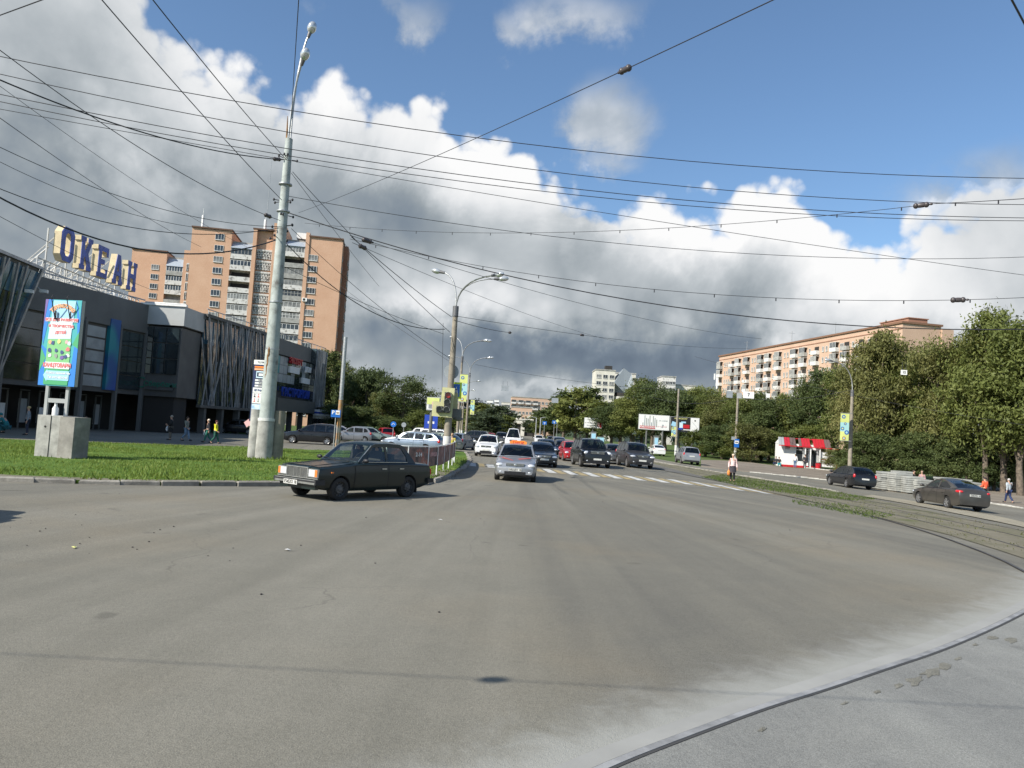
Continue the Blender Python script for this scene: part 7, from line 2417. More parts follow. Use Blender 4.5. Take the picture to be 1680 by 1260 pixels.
LEAF = {'mid': leafmat('leaves_mid', (0.080, 0.104, 0.027), (0.148, 0.174, 0.048), (0.245, 0.255, 0.08)),
        'dark': leafmat('leaves_dark', (0.052, 0.076, 0.028), (0.094, 0.124, 0.043), (0.155, 0.178, 0.062)),
        'olive': leafmat('leaves_olive', (0.092, 0.102, 0.034), (0.160, 0.165, 0.055), (0.25, 0.235, 0.09)),
        'willow': leafmat('leaves_willow', (0.045, 0.07, 0.025), (0.085, 0.115, 0.045), (0.15, 0.17, 0.07)),
        'far': leafmat('leaves_far', (0.045, 0.065, 0.038), (0.070, 0.095, 0.050), (0.11, 0.13, 0.065))}

def crown_mesh(seed, rx, rz, nlobes, nclump, per, leaf, droop=0.0, sparse=0.0, bottom=-0.9):
    """leaf-sized faces in clumps on lobes of an uneven crown, centre at 0; rz = half height"""
    g = np.random.default_rng(seed)
    lobes = []
    for i in range(nlobes):
        a = g.uniform(0, 2 * PI); z = g.uniform(bottom, 1.0)
        k = math.sqrt(max(0.05, 1 - abs(z) ** 2.2)) * g.uniform(.25, .72)
        s = g.uniform(.26, .46) * (1.1 - .25 * max(0, z))
        lobes.append((rx * k * math.cos(a), rx * k * math.sin(a), rz * z * (1 - s * .55), rx * s, rz * s * g.uniform(.5, .85)))
    C0 = []
    for i in range(nclump):
        lx, ly, lz, lr, lh = lobes[g.integers(nlobes)]
        d = g.normal(size=3); d /= np.linalg.norm(d)
        r = g.uniform(.55, 1.08) if g.random() > sparse else g.uniform(1.0, 1.45)
        C0.append((lx + d[0] * lr * r, ly + d[1] * lr * r, lz + d[2] * lh * r, d[0], d[1], d[2]))
    C0 = np.array(C0)
    n = nclump * per
    idx = np.repeat(np.arange(nclump), per)
    cs = g.uniform(.18, .46, nclump)[idx] * min(1.0, rx / 3.2)
    pos = C0[idx, :3] + g.normal(size=(n, 3)) * cs[:, None] * np.array([1, 1, .75])
    if droop: pos[:, 2] -= droop * np.abs(g.normal(size=n)) * 1.0
    nor = C0[idx, 3:] * .7 + g.normal(size=(n, 3)) * .75 + np.array([0, 0, .35])
    nor /= np.linalg.norm(nor, axis=1)[:, None]
    t = np.cross(nor, g.normal(size=(n, 3))); t /= np.linalg.norm(t, axis=1)[:, None]
    b = np.cross(nor, t)
    sz = leaf * g.uniform(.55, 1.25, n)[:, None]
    if droop:
        t = t * .45 + np.array([0, 0, -.9]); t /= np.linalg.norm(t, axis=1)[:, None]
        b = np.cross(nor, t); b /= np.linalg.norm(b, axis=1)[:, None]
    V = np.stack([pos - t * sz, pos + b * sz * .42 + nor * sz * .1, pos + t * sz, pos - b * sz * .42 + nor * sz * .1], 1).reshape(-1, 3)
    me = bpy.data.meshes.new('crown')
    me.vertices.add(4 * n); me.loops.add(4 * n); me.polygons.add(n)
    me.vertices.foreach_set('co', V.astype(np.float32).ravel())
    me.loops.foreach_set('vertex_index', np.arange(4 * n, dtype=np.int32))
    me.polygons.foreach_set('loop_start', np.arange(0, 4 * n, 4, dtype=np.int32))
    me.polygons.foreach_set('loop_total', np.full(n, 4, dtype=np.int32))
    me.update(calc_edges=True)
    return me, lobes

def trunk_mesh(seed, h, r, lobes, zc):
    g = random.Random(seed)
    mb = MB()
    L = [(0, 0, -.3)]
    x = y = 0
    for k in range(1, 6):
        x += g.uniform(-.12, .12); y += g.uniform(-.12, .12); L.append((x, y, h * k / 5))
    mb.tube(L, [r * 1.25, r, r * .85, r * .7, r * .5, r * .25], 8)
    for lx, ly, lz, lr, lh in lobes[:9]:
        k = g.randint(1, 3); p = Vector(L[k]); q = Vector((lx, ly, zc + lz))
        if q.z < p.z: q.z = p.z + .5
        m_ = (p + q) / 2 + Vector((g.uniform(-.3, .3), g.uniform(-.3, .3), .2))
        mb.tube([p, m_, q], [r * .45, r * .28, r * .08], 5)
    return mb.mesh('trunk', 60)

# prototypes: unit of 10 m tree; crown half width rx, half height rz, centre zc, trunk height
PROTO = {}
def proto(k, seed, rx, rz, zc, nl, nc, per, leaf, **kw):
    cm, lobes = crown_mesh(seed, rx, rz, nl, nc, per, leaf, **kw)
    PROTO[k] = (cm, trunk_mesh(seed, zc + rz * .5, .20, lobes, zc), zc, rx, rz)
proto('round', 1, 3.4, 3.9, 6.1, 13, 240, 62, .140, sparse=.1)
proto('round2', 2, 3.2, 4.0, 6.0, 11, 230, 62, .14, sparse=.12)
proto('round3', 3, 3.7, 4.0, 6.0, 15, 230, 60, .14, sparse=.22)
proto('tall', 4, 2.2, 4.5, 5.5, 18, 260, 60, .145)
proto('airy', 5, 3.3, 4.4, 5.6, 13, 165, 55, .125, sparse=.35)
proto('willow', 6, 3.6, 4.1, 5.6, 16, 300, 60, .17, droop=.5)
proto('far', 7, 3.5, 4.3, 5.5, 18, 150, 34, .30)
proto('far2', 8, 3.3, 4.2, 5.7, 15, 150, 34, .30)
proto('bush', 9, 3.6, 4.6, 4.9, 22, 300, 60, .16, bottom=-1.0)
proto('bush2', 10, 3.8, 4.5, 4.8, 20, 300, 60, .16, bottom=-1.0)

TN = random.Random(21)
def tree(px, D, top, width, kind, leaf, label, group, name='tree', base=None, sy=None):
    """px column, depth, picture row of the top, width in m"""
    b = base or A(px, D)
    H = max(1.5, zat(b, top) - b.z)
    cm, tm, zc, rx, rz = PROTO[kind]
    s = H / (zc + rz)
    w = width / (2 * rx) / s
    root = empty(name, b, TN.uniform(0, 6.28), label, 'tree' if name == 'tree' else 'shrub', group)
    root.scale = (s * w, s * w, s)
    if name == 'tree' or True:
        o = obj('trunk' if name == 'tree' else 'stem', tm, root, M['bark'])
    c = obj('crown' if name == 'tree' else 'foliage', cm, root)
    c.location = (0, 0, zc)
    if not cm.materials: cm.materials.append(LEAF['mid'])
    c.material_slots[0].link = 'OBJECT'; c.material_slots[0].material = LEAF[leaf]
    return root
def side(px, lst=None):
    return px
# left cluster behind the car park
GL = 'trees behind the car park on the left'
for px, D, top, w, k, lf, lab in (
    (534, 116, 573, 6.5, 'tall', 'dark', 'tall narrow dark tree right against the end of the shopping centre'),
    (552, 121, 590, 7, 'round2', 'mid', 'bushy tree between the narrow dark tree and the willow'),
    (577, 112, 612, 7, 'willow', 'willow', 'drooping pale tree just right of the tall thin post'),
    (602, 108, 600, 9, 'willow', 'willow', 'tallest drooping willow of the car park row'),
    (628, 104, 642, 6.5, 'round', 'olive', 'low yellowish green tree between the willow and the big dark tree'),
    (655, 103, 606, 9.5, 'airy', 'dark', 'big dark loose tree left of the poster board'),
    (678, 108, 628, 8, 'round3', 'dark', 'dark round tree at the right end of the car park row'),
    (588, 96, 662, 6, 'bush2', 'dark', 'dark low tree behind the silver hatchback'),
    (560, 100, 660, 6, 'bush', 'dark', 'dark low tree behind the thin post'),
    (694, 96, 668, 5, 'bush', 'mid', 'low yellow green tree under the poster board'),
    (715, 92, 690, 4, 'bush2', 'olive', 'small yellowish bush left of the traffic light pole'),
    (640, 96, 680, 6, 'bush', 'dark', 'dark bush behind the round blue sign')):
    tree(px, D, top, w, k, lf, lab, GL)
# end of the avenue
GF = 'trees at the end of the avenue'
for i, (px, D, top, w, k) in enumerate(((728, 200, 668, 11, 'far'), (744, 230, 662, 12, 'far2'), (778, 225, 658, 14, 'far'), (795, 200, 664, 12, 'far2'), (812, 190, 668, 11, 'far'), (826, 215, 668, 10, 'far2'), (834, 180, 684, 7, 'far'),
                                        (786, 170, 676, 10, 'far2'), (806, 160, 682, 9, 'far'), (768, 180, 672, 9, 'far'), (876, 250, 684, 9, 'far2'))):
    tree(px, D, top, w, k, 'far' if i % 3 else 'mid', 'hazy green tree %s' % ('left of the avenue end, behind the lamp row', 'tall behind the second banner', 'widest of the far left group', 'with pale top between far lamps', 'left of the brick block', 'touching the brick block', 'small dark one at the foot of the white gateway', 'low one in front of the far left group', 'low yellowish one near the avenue end', 'behind the third lamp', 'beside the white gateway on its right')[i], GF)
# right side, from far to near
GR = 'trees along the right side of the avenue'
rights = [(893, 205, 674, 11, 'far', 'mid'), (908, 190, 664, 11, 'far2', 'dark'), (924, 178, 646, 12, 'far', 'dark'), (944, 168, 638, 12, 'far2', 'mid'), (962, 172, 640, 10, 'far', 'dark'), (985, 160, 660, 11, 'far2', 'mid'), (1003, 150, 664, 10, 'round', 'dark'),
          (1018, 158, 655, 11, 'round2', 'dark'), (1036, 148, 650, 10, 'round', 'mid'), (1052, 150, 622, 11, 'round3', 'mid'), (1070, 146, 616, 11, 'airy', 'willow'), (1092, 140, 640, 12, 'round2', 'dark'), (1112, 138, 644, 10, 'round', 'dark'),
          (1132, 142, 636, 10, 'round2', 'mid'), (1152, 144, 622, 10, 'airy', 'mid'), (1170, 136, 642, 9, 'round', 'mid'), (1188, 130, 646, 9, 'round2', 'olive'), (1206, 126, 650, 8, 'round3', 'mid'),
          (1222, 122, 650, 9, 'round', 'mid'), (1243, 120, 644, 9, 'round2', 'dark'), (1262, 118, 650, 8, 'round', 'dark'), (1284, 120, 648, 8, 'round3', 'mid'), (1300, 118, 660, 8, 'bush', 'mid'),
          (1326, 114, 618, 8, 'round', 'dark'), (1350, 112, 606, 8.5, 'round2', 'dark'), (1374, 108, 598, 8, 'round', 'mid'), (1398, 88, 576, 6.5, 'airy', 'olive'), (1421, 84, 532, 7, 'airy', 'olive'), (1442, 82, 545, 7.5, 'round3', 'olive'),
          (1466, 84, 556, 8, 'round', 'mid'), (1490, 86, 572, 7, 'airy', 'olive'), (1512, 80, 572, 7, 'round2', 'mid'), (1536, 76, 556, 7, 'round', 'olive'), (1562, 74, 534, 7.5, 'airy', 'olive'), (1590, 72, 520, 7.5, 'airy', 'mid'),
          (1618, 70, 512, 8, 'round3', 'mid'), (1648, 69, 518, 8, 'airy', 'olive'), (1676, 66, 520, 8, 'round', 'mid'), (1706, 66, 516, 9, 'round2', 'mid')]
words_ = ['farthest and smallest', 'dark round', 'dark tall', 'big green', 'dark pointed', 'mid green', 'dark broad', 'dark rounded', 'fresh green', 'tall leaning pale', 'tall pale willowy', 'broad dark', 'low dark',
          'mid green round', 'tall loose', 'mid green bushy', 'yellowish green', 'mid green spreading', 'light green', 'dark green dense', 'dense dark', 'greenish spreading', 'thick low', 'dark dense tall', 'dark broad tall',
          'mid green full', 'olive airy', 'tallest airy olive', 'olive tall', 'full green', 'thin airy olive', 'mid green leafy', 'olive leafy', 'olive feathery', 'feathery green', 'tall full green', 'high airy olive', 'large green', 'large outermost green']
place_ = ['at the start of the right row', 'right of the farthest one', 'left of the cream tower block', 'under the cream tower on its left', 'before the cream tower wall', 'before the curved balconies', 'over the small white billboard', 'right of the small white billboard',
          'above the left lamp post', 'rising over the wide billboard', 'right of the tall leaning one', 'above the billboard pair', 'over the dark billboard', 'right of the concrete mast', 'below the phone mast', 'left of the long brick block',
          'at the left corner of the brick block', 'behind the bare mast', 'behind the stop sign', 'left above the kiosk', 'above the kiosk roof', 'behind the kiosk roof', 'behind the kiosk', 'right of the kiosk roof', 'before the brick block middle',
          'left of the spotted banner lamp', 'behind the banner lamp', 'before the right part of the brick block', 'beside the tallest one', 'hiding the brick block corner', 'in front of the brick block end', 'behind the stacked slabs', 'right above the stacked slabs',
          'over the man in orange, farther left', 'over the man in orange', 'over the man in grey', 'right above the man in grey', 'near the right edge', 'cut by the right edge']
for i, (px, D, top, w, k, lf) in enumerate(rights):
    if D < 92: w *= 1.08
    tree(px, D, top, w, k, lf, '%s tree %s' % (words_[i], place_[i]), GR)
# low growth that closes the foot of the trees
shr = [(1158, 118, 700, 8), (1185, 112, 690, 8), (1210, 110, 705, 7), (1232, 106, 690, 7), (1250, 113, 700, 7), (1280, 116, 706, 7), (1338, 112, 690, 7), (1376, 92, 735, 4), (1404, 80, 700, 5), (1425, 79, 712, 5), (1452, 78, 705, 5),
       (1480, 76, 715, 5), (1508, 75, 700, 5), (1538, 74, 705, 5), (1568, 73, 715, 5), (1600, 72, 705, 5), (1632, 71, 715, 5), (1664, 70, 700, 5), (1700, 70, 690, 6)]
fresh = ['behind the silver off-roader', 'left of the bare mast', 'right behind the bare mast', 'between bare mast and kiosk', 'left of the kiosk wall', 'behind the kiosk wall', 'right behind the kiosk', 'left of the banner lamp', 'right of the banner lamp',
         'over the black estate car', 'behind the left end of the slabs', 'behind the slabs', 'behind the workers', 'behind the dark saloon roof', 'right of the workers', 'behind the man in orange', 'between the two walking men', 'behind the man in grey', 'at the right edge']
for i, (px, D, top, w) in enumerate(shr):
    tree(px, D, top, w, 'bush' if i % 2 else 'bush2', ('mid', 'dark', 'mid', 'olive')[i % 4] if px < 1390 else 'dark', 'thick leafy undergrowth %s' % fresh[i], 'undergrowth beneath the right trees', name='shrub')  # right-hand bushes all take dark leaves, painting in the shade beneath the crowns
# row of far hedge-like wood behind everything on both sides: one mass
def far_wood():
    g = np.random.default_rng(5)
    n = 26000
    x = g.uniform(-520, 620, n); y = g.uniform(300, 420, n) + np.abs(x) * .12
    keep = (np.abs(x - y * .02) > 26)
    x, y = x[keep], y[keep]; n = len(x)
    h = (5 + 4.5 * np.sin(x * .11) * np.sin(x * .037 + 1) + 2.5 * np.sin(x * .31)) + 4
    z = h * g.random(n) ** .7
    pos = np.stack([x, y, z], 1)
    nor = g.normal(size=(n, 3)) + np.array([0, -.8, .6]); nor /= np.linalg.norm(nor, axis=1)[:, None]
    t = np.cross(nor, g.normal(size=(n, 3))); t /= np.linalg.norm(t, axis=1)[:, None]; b = np.cross(nor, t)
    s = g.uniform(.8, 1.9, n)[:, None]
    V = np.stack([pos - t * s, pos + b * s * .6, pos + t * s, pos - b * s * .6], 1).reshape(-1, 3)
    me = bpy.data.meshes.new('far_wood'); me.from_pydata(V.tolist(), [], [(4 * i, 4 * i + 1, 4 * i + 2, 4 * i + 3) for i in range(n)])
    tag(obj('far_wood', me, None, LEAF['far']), kind='stuff', label='far off wood along the foot of the hills')
far_wood()

# ---- grass blades
def blades(name, inside, n, xr, yr, hgt, z0, m, label, seed=1, wid=.012, clump=False):
    g = np.random.default_rng(seed)
    x = g.uniform(*xr, n); y = g.uniform(yr[0], yr[1], n)
    if clump:
        f = np.sin(x * 2.1 + np.sin(y * 1.3) * 2) * np.sin(y * 1.7 + 1) + g.normal(size=n) * .35
        k = f > .05
        x, y = x[k], y[k]
    keep = np.array([inside(a, b) for a, b in zip(x, y)])
    x, y = x[keep], y[keep]; n = len(x)
    a = g.uniform(0, PI, n); h = hgt * g.uniform(.35, 1.25, n) * (1 + .5 * np.sin(x * .9 + y * .6) * np.sin(y * .45))
    lx, ly = g.normal(size=n) * h * .45, g.normal(size=n) * h * .45
    z = np.array([T(p, q) for p, q in zip(x, y)]) + z0
    w = wid * g.uniform(.7, 1.6, n)
    V = np.stack([np.stack([x - np.cos(a) * w, y - np.sin(a) * w, z], 1), np.stack([x + np.cos(a) * w, y + np.sin(a) * w, z], 1), np.stack([x + lx, y + ly, z + h], 1)], 1).reshape(-1, 3)
    me = bpy.data.meshes.new(name)
    me.vertices.add(3 * n); me.loops.add(3 * n); me.polygons.add(n)
    me.vertices.foreach_set('co', V.astype(np.float32).ravel()); me.loops.foreach_set('vertex_index', np.arange(3 * n, dtype=np.int32))
    me.polygons.foreach_set('loop_start', np.arange(0, 3 * n, 3, dtype=np.int32)); me.polygons.foreach_set('loop_total', np.full(n, 3, dtype=np.int32))
    me.update(calc_edges=True)
    tag(obj(name, me, None, m), kind='stuff', label=label)
def in_poly(poly):
    P_ = [(p[0], p[1]) for p in poly]
    def f(x, y):
        c = False
        for (x0, y0), (x1, y1) in zip(P_, P_[1:] + P_[:1]):
            if (y0 > y) != (y1 > y) and x < (x1 - x0) * (y - y0) / (y1 - y0) + x0: c = not c
        return c
    return f
def leaf2(name, c1, c2, c3):
    m = leafmat(name, c1, c2, c3); return m
GR1 = leaf2('grass_blades', (0.075, 0.12, 0.020), (0.15, 0.225, 0.038), (0.32, 0.35, 0.11))
GR2 = leaf2('dry_grass_blades', (0.07, 0.085, 0.03), (0.12, 0.13, 0.05), (0.22, 0.19, 0.11))
lawn_in = in_poly(kerb_xy + back_xy)
KXY = np.array([((a[0] * (1 - k) + b[0] * k), (a[1] * (1 - k) + b[1] * k)) for a, b in zip(kerb_xy, kerb_xy[1:]) for k in (0, .2, .4, .6, .8)])
lawn_far = lambda a, b: lawn_in(a, b) and (math.sin(a * .8 + 2 * math.sin(b * .5)) * math.sin(b * .9 + a * .3) < .55 or int(a * 531 + b * 377) % 4 == 0) and (np.abs(KXY - (a, b)).sum(1).min() > .9 or (int(a * 977 + b * 613) % 3 == 0))
blades('grass', lawn_far, 120000, (-30, -2.4), (20.5, 52), .085, .09, GR1, 'bright green grass of the left lawn', 1, .014)
blades('weeds', lambda a, b: lawn_in(a, b) and (rail_dist(a, b) > 0) and (min(abs(a - q[0]) + abs(b - q[1]) for q in kerb_xy) < 3.2 or (abs(a + 11.3) < 2.0 and abs(b - 35) < 1.4)), 16000, (-16, -2.4), (20.5, 46), .16, .09, GR1, 'taller weeds by the kerb and round the mast foot', 2, .025, clump=True)
blades('verge_grass', in_poly(med), 26000, (7, 27), (17, 110), .06, .03, GR2, 'worn grass between the tram tracks', 3, .016, clump=True)
GRB = leaf2('verge_green_blades', (0.05, 0.08, 0.015), (0.09, 0.13, 0.03), (0.16, 0.19, 0.06))
blades('verge_tufts', (lambda f, g: (lambda a, b: f(a, b) or g(a, b)))(in_poly(XY((1185, 779), (1300, 796), (1395, 812), (1440, 820), (1400, 823), (1300, 812), (1215, 799), (1150, 784))), in_poly(XY((1300, 821), (1380, 829), (1470, 847), (1440, 854), (1360, 838), (1300, 827)))), 60000, (9, 24), (24, 80), .075, .03, GRB, 'greener tufts along the tram strip', 4, .02)
# crumbs of stone and litter on the road, left
def crumbs():
    g = random.Random(8)
    mb = MB()
    for i in range(60):
        if g.random() < .55: x, y = g.gauss(-7.2, 1.8), g.gauss(11.8, 1.6)
        else: x, y = g.uniform(-14, 9), g.uniform(5, 26)
        r = g.uniform(.006, .018) * (1.4 if g.random() < .08 else 1)
        mb.ell((x, y, .022 + r * .3), (r, r * g.uniform(.6, 1.2), r * .6), 5, 3)
    o = mb.build('road_grit', mat('grit', (0.06, 0.055, 0.05), .9, var=.5, vscale=3)); tag(o, kind='stuff', label='small stones scattered over the road')
    for lab, px, py in (('scrap of white paper on the road below the old saloon', 472, 905), ('second scrap of white paper farther right on the road', 723, 855), ('yellowish leaf on the left road', 121, 901)):
        p = Gd(px, py); b = empty('litter', (p.x, p.y, .022), g.uniform(0, 3), lab, 'litter')
        mb = MB(); mb.add([(-.05, -.03, .004), (.04, -.03, .012), (.06, .03, .006), (-.03, .03, .018), (0, 0, .025)], [(0, 1, 4), (1, 2, 4), (2, 3, 4), (3, 0, 4)]); mb.build('paper', M['white'] if 'white' in lab else MATS['poster_yellow'], b)
crumbs()

# ------------------------------------------------------------------ people
def skinned(name, V, Ed, Rd, sub=2):
    me = bpy.data.meshes.new(name)
    me.from_pydata([tuple(v) for v in V], Ed, [])
    ob = bpy.data.objects.new(name, me)
    C.objects.link(ob)
    md = ob.modifiers.new('skin', 'SKIN'); md.use_smooth_shade = True
    sk = me.skin_vertices[0].data if me.skin_vertices else None
    if sk is None:
        bm = bmesh.new(); bm.from_mesh(me); bm.verts.layers.skin.verify(); bm.to_mesh(me); bm.free(); sk = me.skin_vertices[0].data
    for i, r in enumerate(Rd):
        sk[i].radius = r if isinstance(r, tuple) else (r, r)
        sk[i].use_root = (i == 0)
    s2 = ob.modifiers.new('sub', 'SUBSURF'); s2.levels = sub; s2.render_levels = sub
    out = bpy.data.meshes.new_from_object(ob.evaluated_get(bpy.context.evaluated_depsgraph_get()))
    bpy.data.objects.remove(ob)
    return out

def pose_joints(pose):
    J = dict(pel=(0, 0, .93), wai=(0, 0, 1.10), che=(.0, 0, 1.30), nec=(.0, 0, 1.46), he0=(.015, 0, 1.54), he1=(.02, 0, 1.63), he2=(.01, 0, 1.70))
    for s, n in ((1, 'l'), (-1, 'r')):
        J.update({'sh' + n: (0, s * .17, 1.40), 'el' + n: (-.03, s * .235, 1.12), 'wr' + n: (.03, s * .25, .88), 'ha' + n: (.05, s * .25, .80),
                  'hi' + n: (0, s * .085, .88), 'kn' + n: (.015, s * .095, .49), 'an' + n: (-.02, s * .10, .09), 'to' + n: (.14, s * .11, .035)})
    if pose == 'walk':
        J.update(knl=(.12, .09, .50), anl=(.20, .09, .10), tol=(.36, .09, .07), knr=(-.02, -.09, .49), anr=(-.30, -.09, .16), tor=(-.17, -.09, .04),
                 ell=(-.12, .23, 1.14), wrl=(-.12, .25, .90), hal=(-.10, .25, .82), elr=(.06, -.23, 1.13), wrr=(.20, -.22, .95), har=(.27, -.21, .90))
    if pose == 'hold':
        J.update(ell=(-.02, .24, 1.12), wrl=(.20, .16, 1.06), hal=(.27, .13, 1.08), elr=(-.02, -.24, 1.12), wrr=(.18, -.16, 1.02), har=(.26, -.13, 1.02))
    if pose == 'sit':
        J = {k: (v[0], v[1], v[2] - .48) if k[:2] not in ('kn', 'an', 'to') else v for k, v in J.items()}
        for s, n in ((1, 'l'), (-1, 'r')):
            J.update({'kn' + n: (.42, s * .11, .47), 'an' + n: (.40, s * .12, .09), 'to' + n: (.55, s * .12, .04), 'el' + n: (.10, s * .22, .70), 'wr' + n: (.30, s * .14, .60), 'ha' + n: (.38, s * .11, .60)})
    if pose == 'crouch':
        J.update(pel=(-.15, 0, .38), wai=(-.08, 0, .55), che=(.06, 0, .72), nec=(.16, 0, .85), he0=(.21, 0, .92), he1=(.26, 0, 1.0), he2=(.27, 0, 1.07))
        for s, n in ((1, 'l'), (-1, 'r')):
            J.update({'sh' + n: (.12, s * .17, .80), 'el' + n: (.26, s * .22, .58), 'wr' + n: (.42, s * .12, .48), 'ha' + n: (.49, s * .09, .45), 'hi' + n: (-.14, s * .10, .34), 'kn' + n: (.22, s * .16, .50), 'an' + n: (.04, s * .13, .09), 'to' + n: (.20, s * .14, .04)})
    if pose == 'bend':
        J.update(wai=(.10, 0, 1.02), che=(.28, 0, 1.10), nec=(.42, 0, 1.14), he0=(.49, 0, 1.14), he1=(.56, 0, 1.12), he2=(.62, 0, 1.10))
        for s, n in ((1, 'l'), (-1, 'r')):
            J.update({'sh' + n: (.36, s * .17, 1.10), 'el' + n: (.40, s * .20, .84), 'wr' + n: (.48, s * .14, .62), 'ha' + n: (.50, s * .12, .55)})
    return {k: Vector(v) for k, v in J.items()}

_pm = {}
def person_meshes(pose):
    if pose in _pm: return _pm[pose]
    J = pose_joints(pose)
    V, Ed, Rd, ix = [], [], [], {}
    def v(k, r, p=None, par=None):
        ix[k] = len(V); V.append(p if p is not None else J[k]); Rd.append(r)
        if par: Ed.append((ix[par], ix[k]))
    v('pel', (.13, .11)); v('wai', (.12, .10), None, 'pel'); v('che', (.15, .11), None, 'wai'); v('nec', .052, None, 'che'); v('he0', (.062, .070), None, 'nec'); v('he1', (.078, .092), None, 'he0'); v('he2', (.062, .075), None, 'he1')
    f = (J['he1'] - J['nec']).normalized().cross(Vector((0, 1, 0))) * -1
    fwd = Vector((0, 1, 0)).cross((J['he2'] - J['he0']).normalized())
    v('nose', (.014, .018), J['he1'] + fwd * .105 - Vector((0, 0, .01)), 'he1')
    for n, s in (('l', 1), ('r', -1)):
        v('sh' + n, .062, None, 'che'); v('el' + n, .043, None, 'sh' + n); v('wr' + n, .028, None, 'el' + n); v('ha' + n, (.036, .022), None, 'wr' + n)
        d = (J['ha' + n] - J['wr' + n]).normalized()
        side = d.cross(Vector((0, 1, 0))); side = side.normalized() if side.length > .2 else Vector((0, 0, 1))
        for q, (o, ln) in enumerate(((-.030, .070), (-.010, .082), (.010, .078), (.030, .062))):
            a = J['ha' + n] + d * .040 + side * o
            v('f%d%s' % (q, n), .0095, a, 'ha' + n); v('g%d%s' % (q, n), .008, a + d * ln * .8 + Vector((0, -s * .018, 0)), 'f%d%s' % (q, n))
        v('th' + n, .011, J['ha' + n] - d * .01 + side * .05, 'ha' + n); v('ti' + n, .009, J['ha' + n] + d * .04 + side * .075, 'th' + n)
        v('hi' + n, .095, None, 'pel'); v('kn' + n, .060, None, 'hi' + n); v('an' + n, .040, None, 'kn' + n); v('to' + n, (.040, .032), None, 'an' + n)
    body = skinned('body', V, Ed, Rd)
    def sub(keys, rad, ext=None):
        vs = [J[k] if not isinstance(k, Vector) else k for k in keys]
        return vs
    jv, je, jr = [], [], []
    def a(p, r, par=None):
        jv.append(p); jr.append(r)
        if par is not None: je.append((par, len(jv) - 1))
        return len(jv) - 1
    p0 = a(J['pel'] + (J['pel'] - J['wai']) * .25, (.165, .14)); p1 = a(J['wai'], (.155, .125), p0); p2 = a(J['che'], (.185, .135), p1); p3 = a(J['nec'] - (J['nec'] - J['che']) * .25, .075, p2)
    for n in 'lr':
        q = a(J['sh' + n], .085, p2); q = a(J['el' + n], .062, q); a(J['wr' + n], .048, q)
    jacket = skinned('jacket', jv, je, jr, 2)
    jv, je, jr = [], [], []
    p0 = a(J['pel'], (.15, .125))
    for n in 'lr':
        q = a(J['hi' + n], .105, p0); q = a(J['kn' + n], .078, q); a(J['an' + n] + Vector((0, 0, .02)), .062, q)
    trousers = skinned('trousers', jv, je, jr, 2)
    mb = MB()
    for n in 'lr':
        d = J['to' + n] - J['an' + n]; ang = math.atan2(d.y, d.x)
        c = (J['to' + n] + J['an' + n]) / 2; c.z = J['to' + n].z + .012
        mb.ell(c + Vector((.02, 0, 0)), (.145, .055, .052), 12, 7, Matrix.Rotation(ang, 3, 'Z'))
    shoes = mb.mesh('shoes', 60)
    mb = MB(); hd = (J['he2'] - J['he0']).normalized(); back = -fwd
    mb.ell(J['he1'] + hd * .035 + back * .022, (.100, .092, .088), 14, 8)
    hair = mb.mesh('hair', 80)
    mb = MB()
    for s in (-1, 1): mb.ell(J['he1'] + fwd * .086 + Vector((0, s * .032, .012)), (.008, .012, .008), 6, 4)
    mb.ell(J['he1'] + fwd * .080 - hd * .062, (.010, .024, .006), 6, 4)
    face = mb.mesh('face')
    _pm[pose] = (body, jacket, trousers, shoes, hair, face, J)
    return _pm[pose]

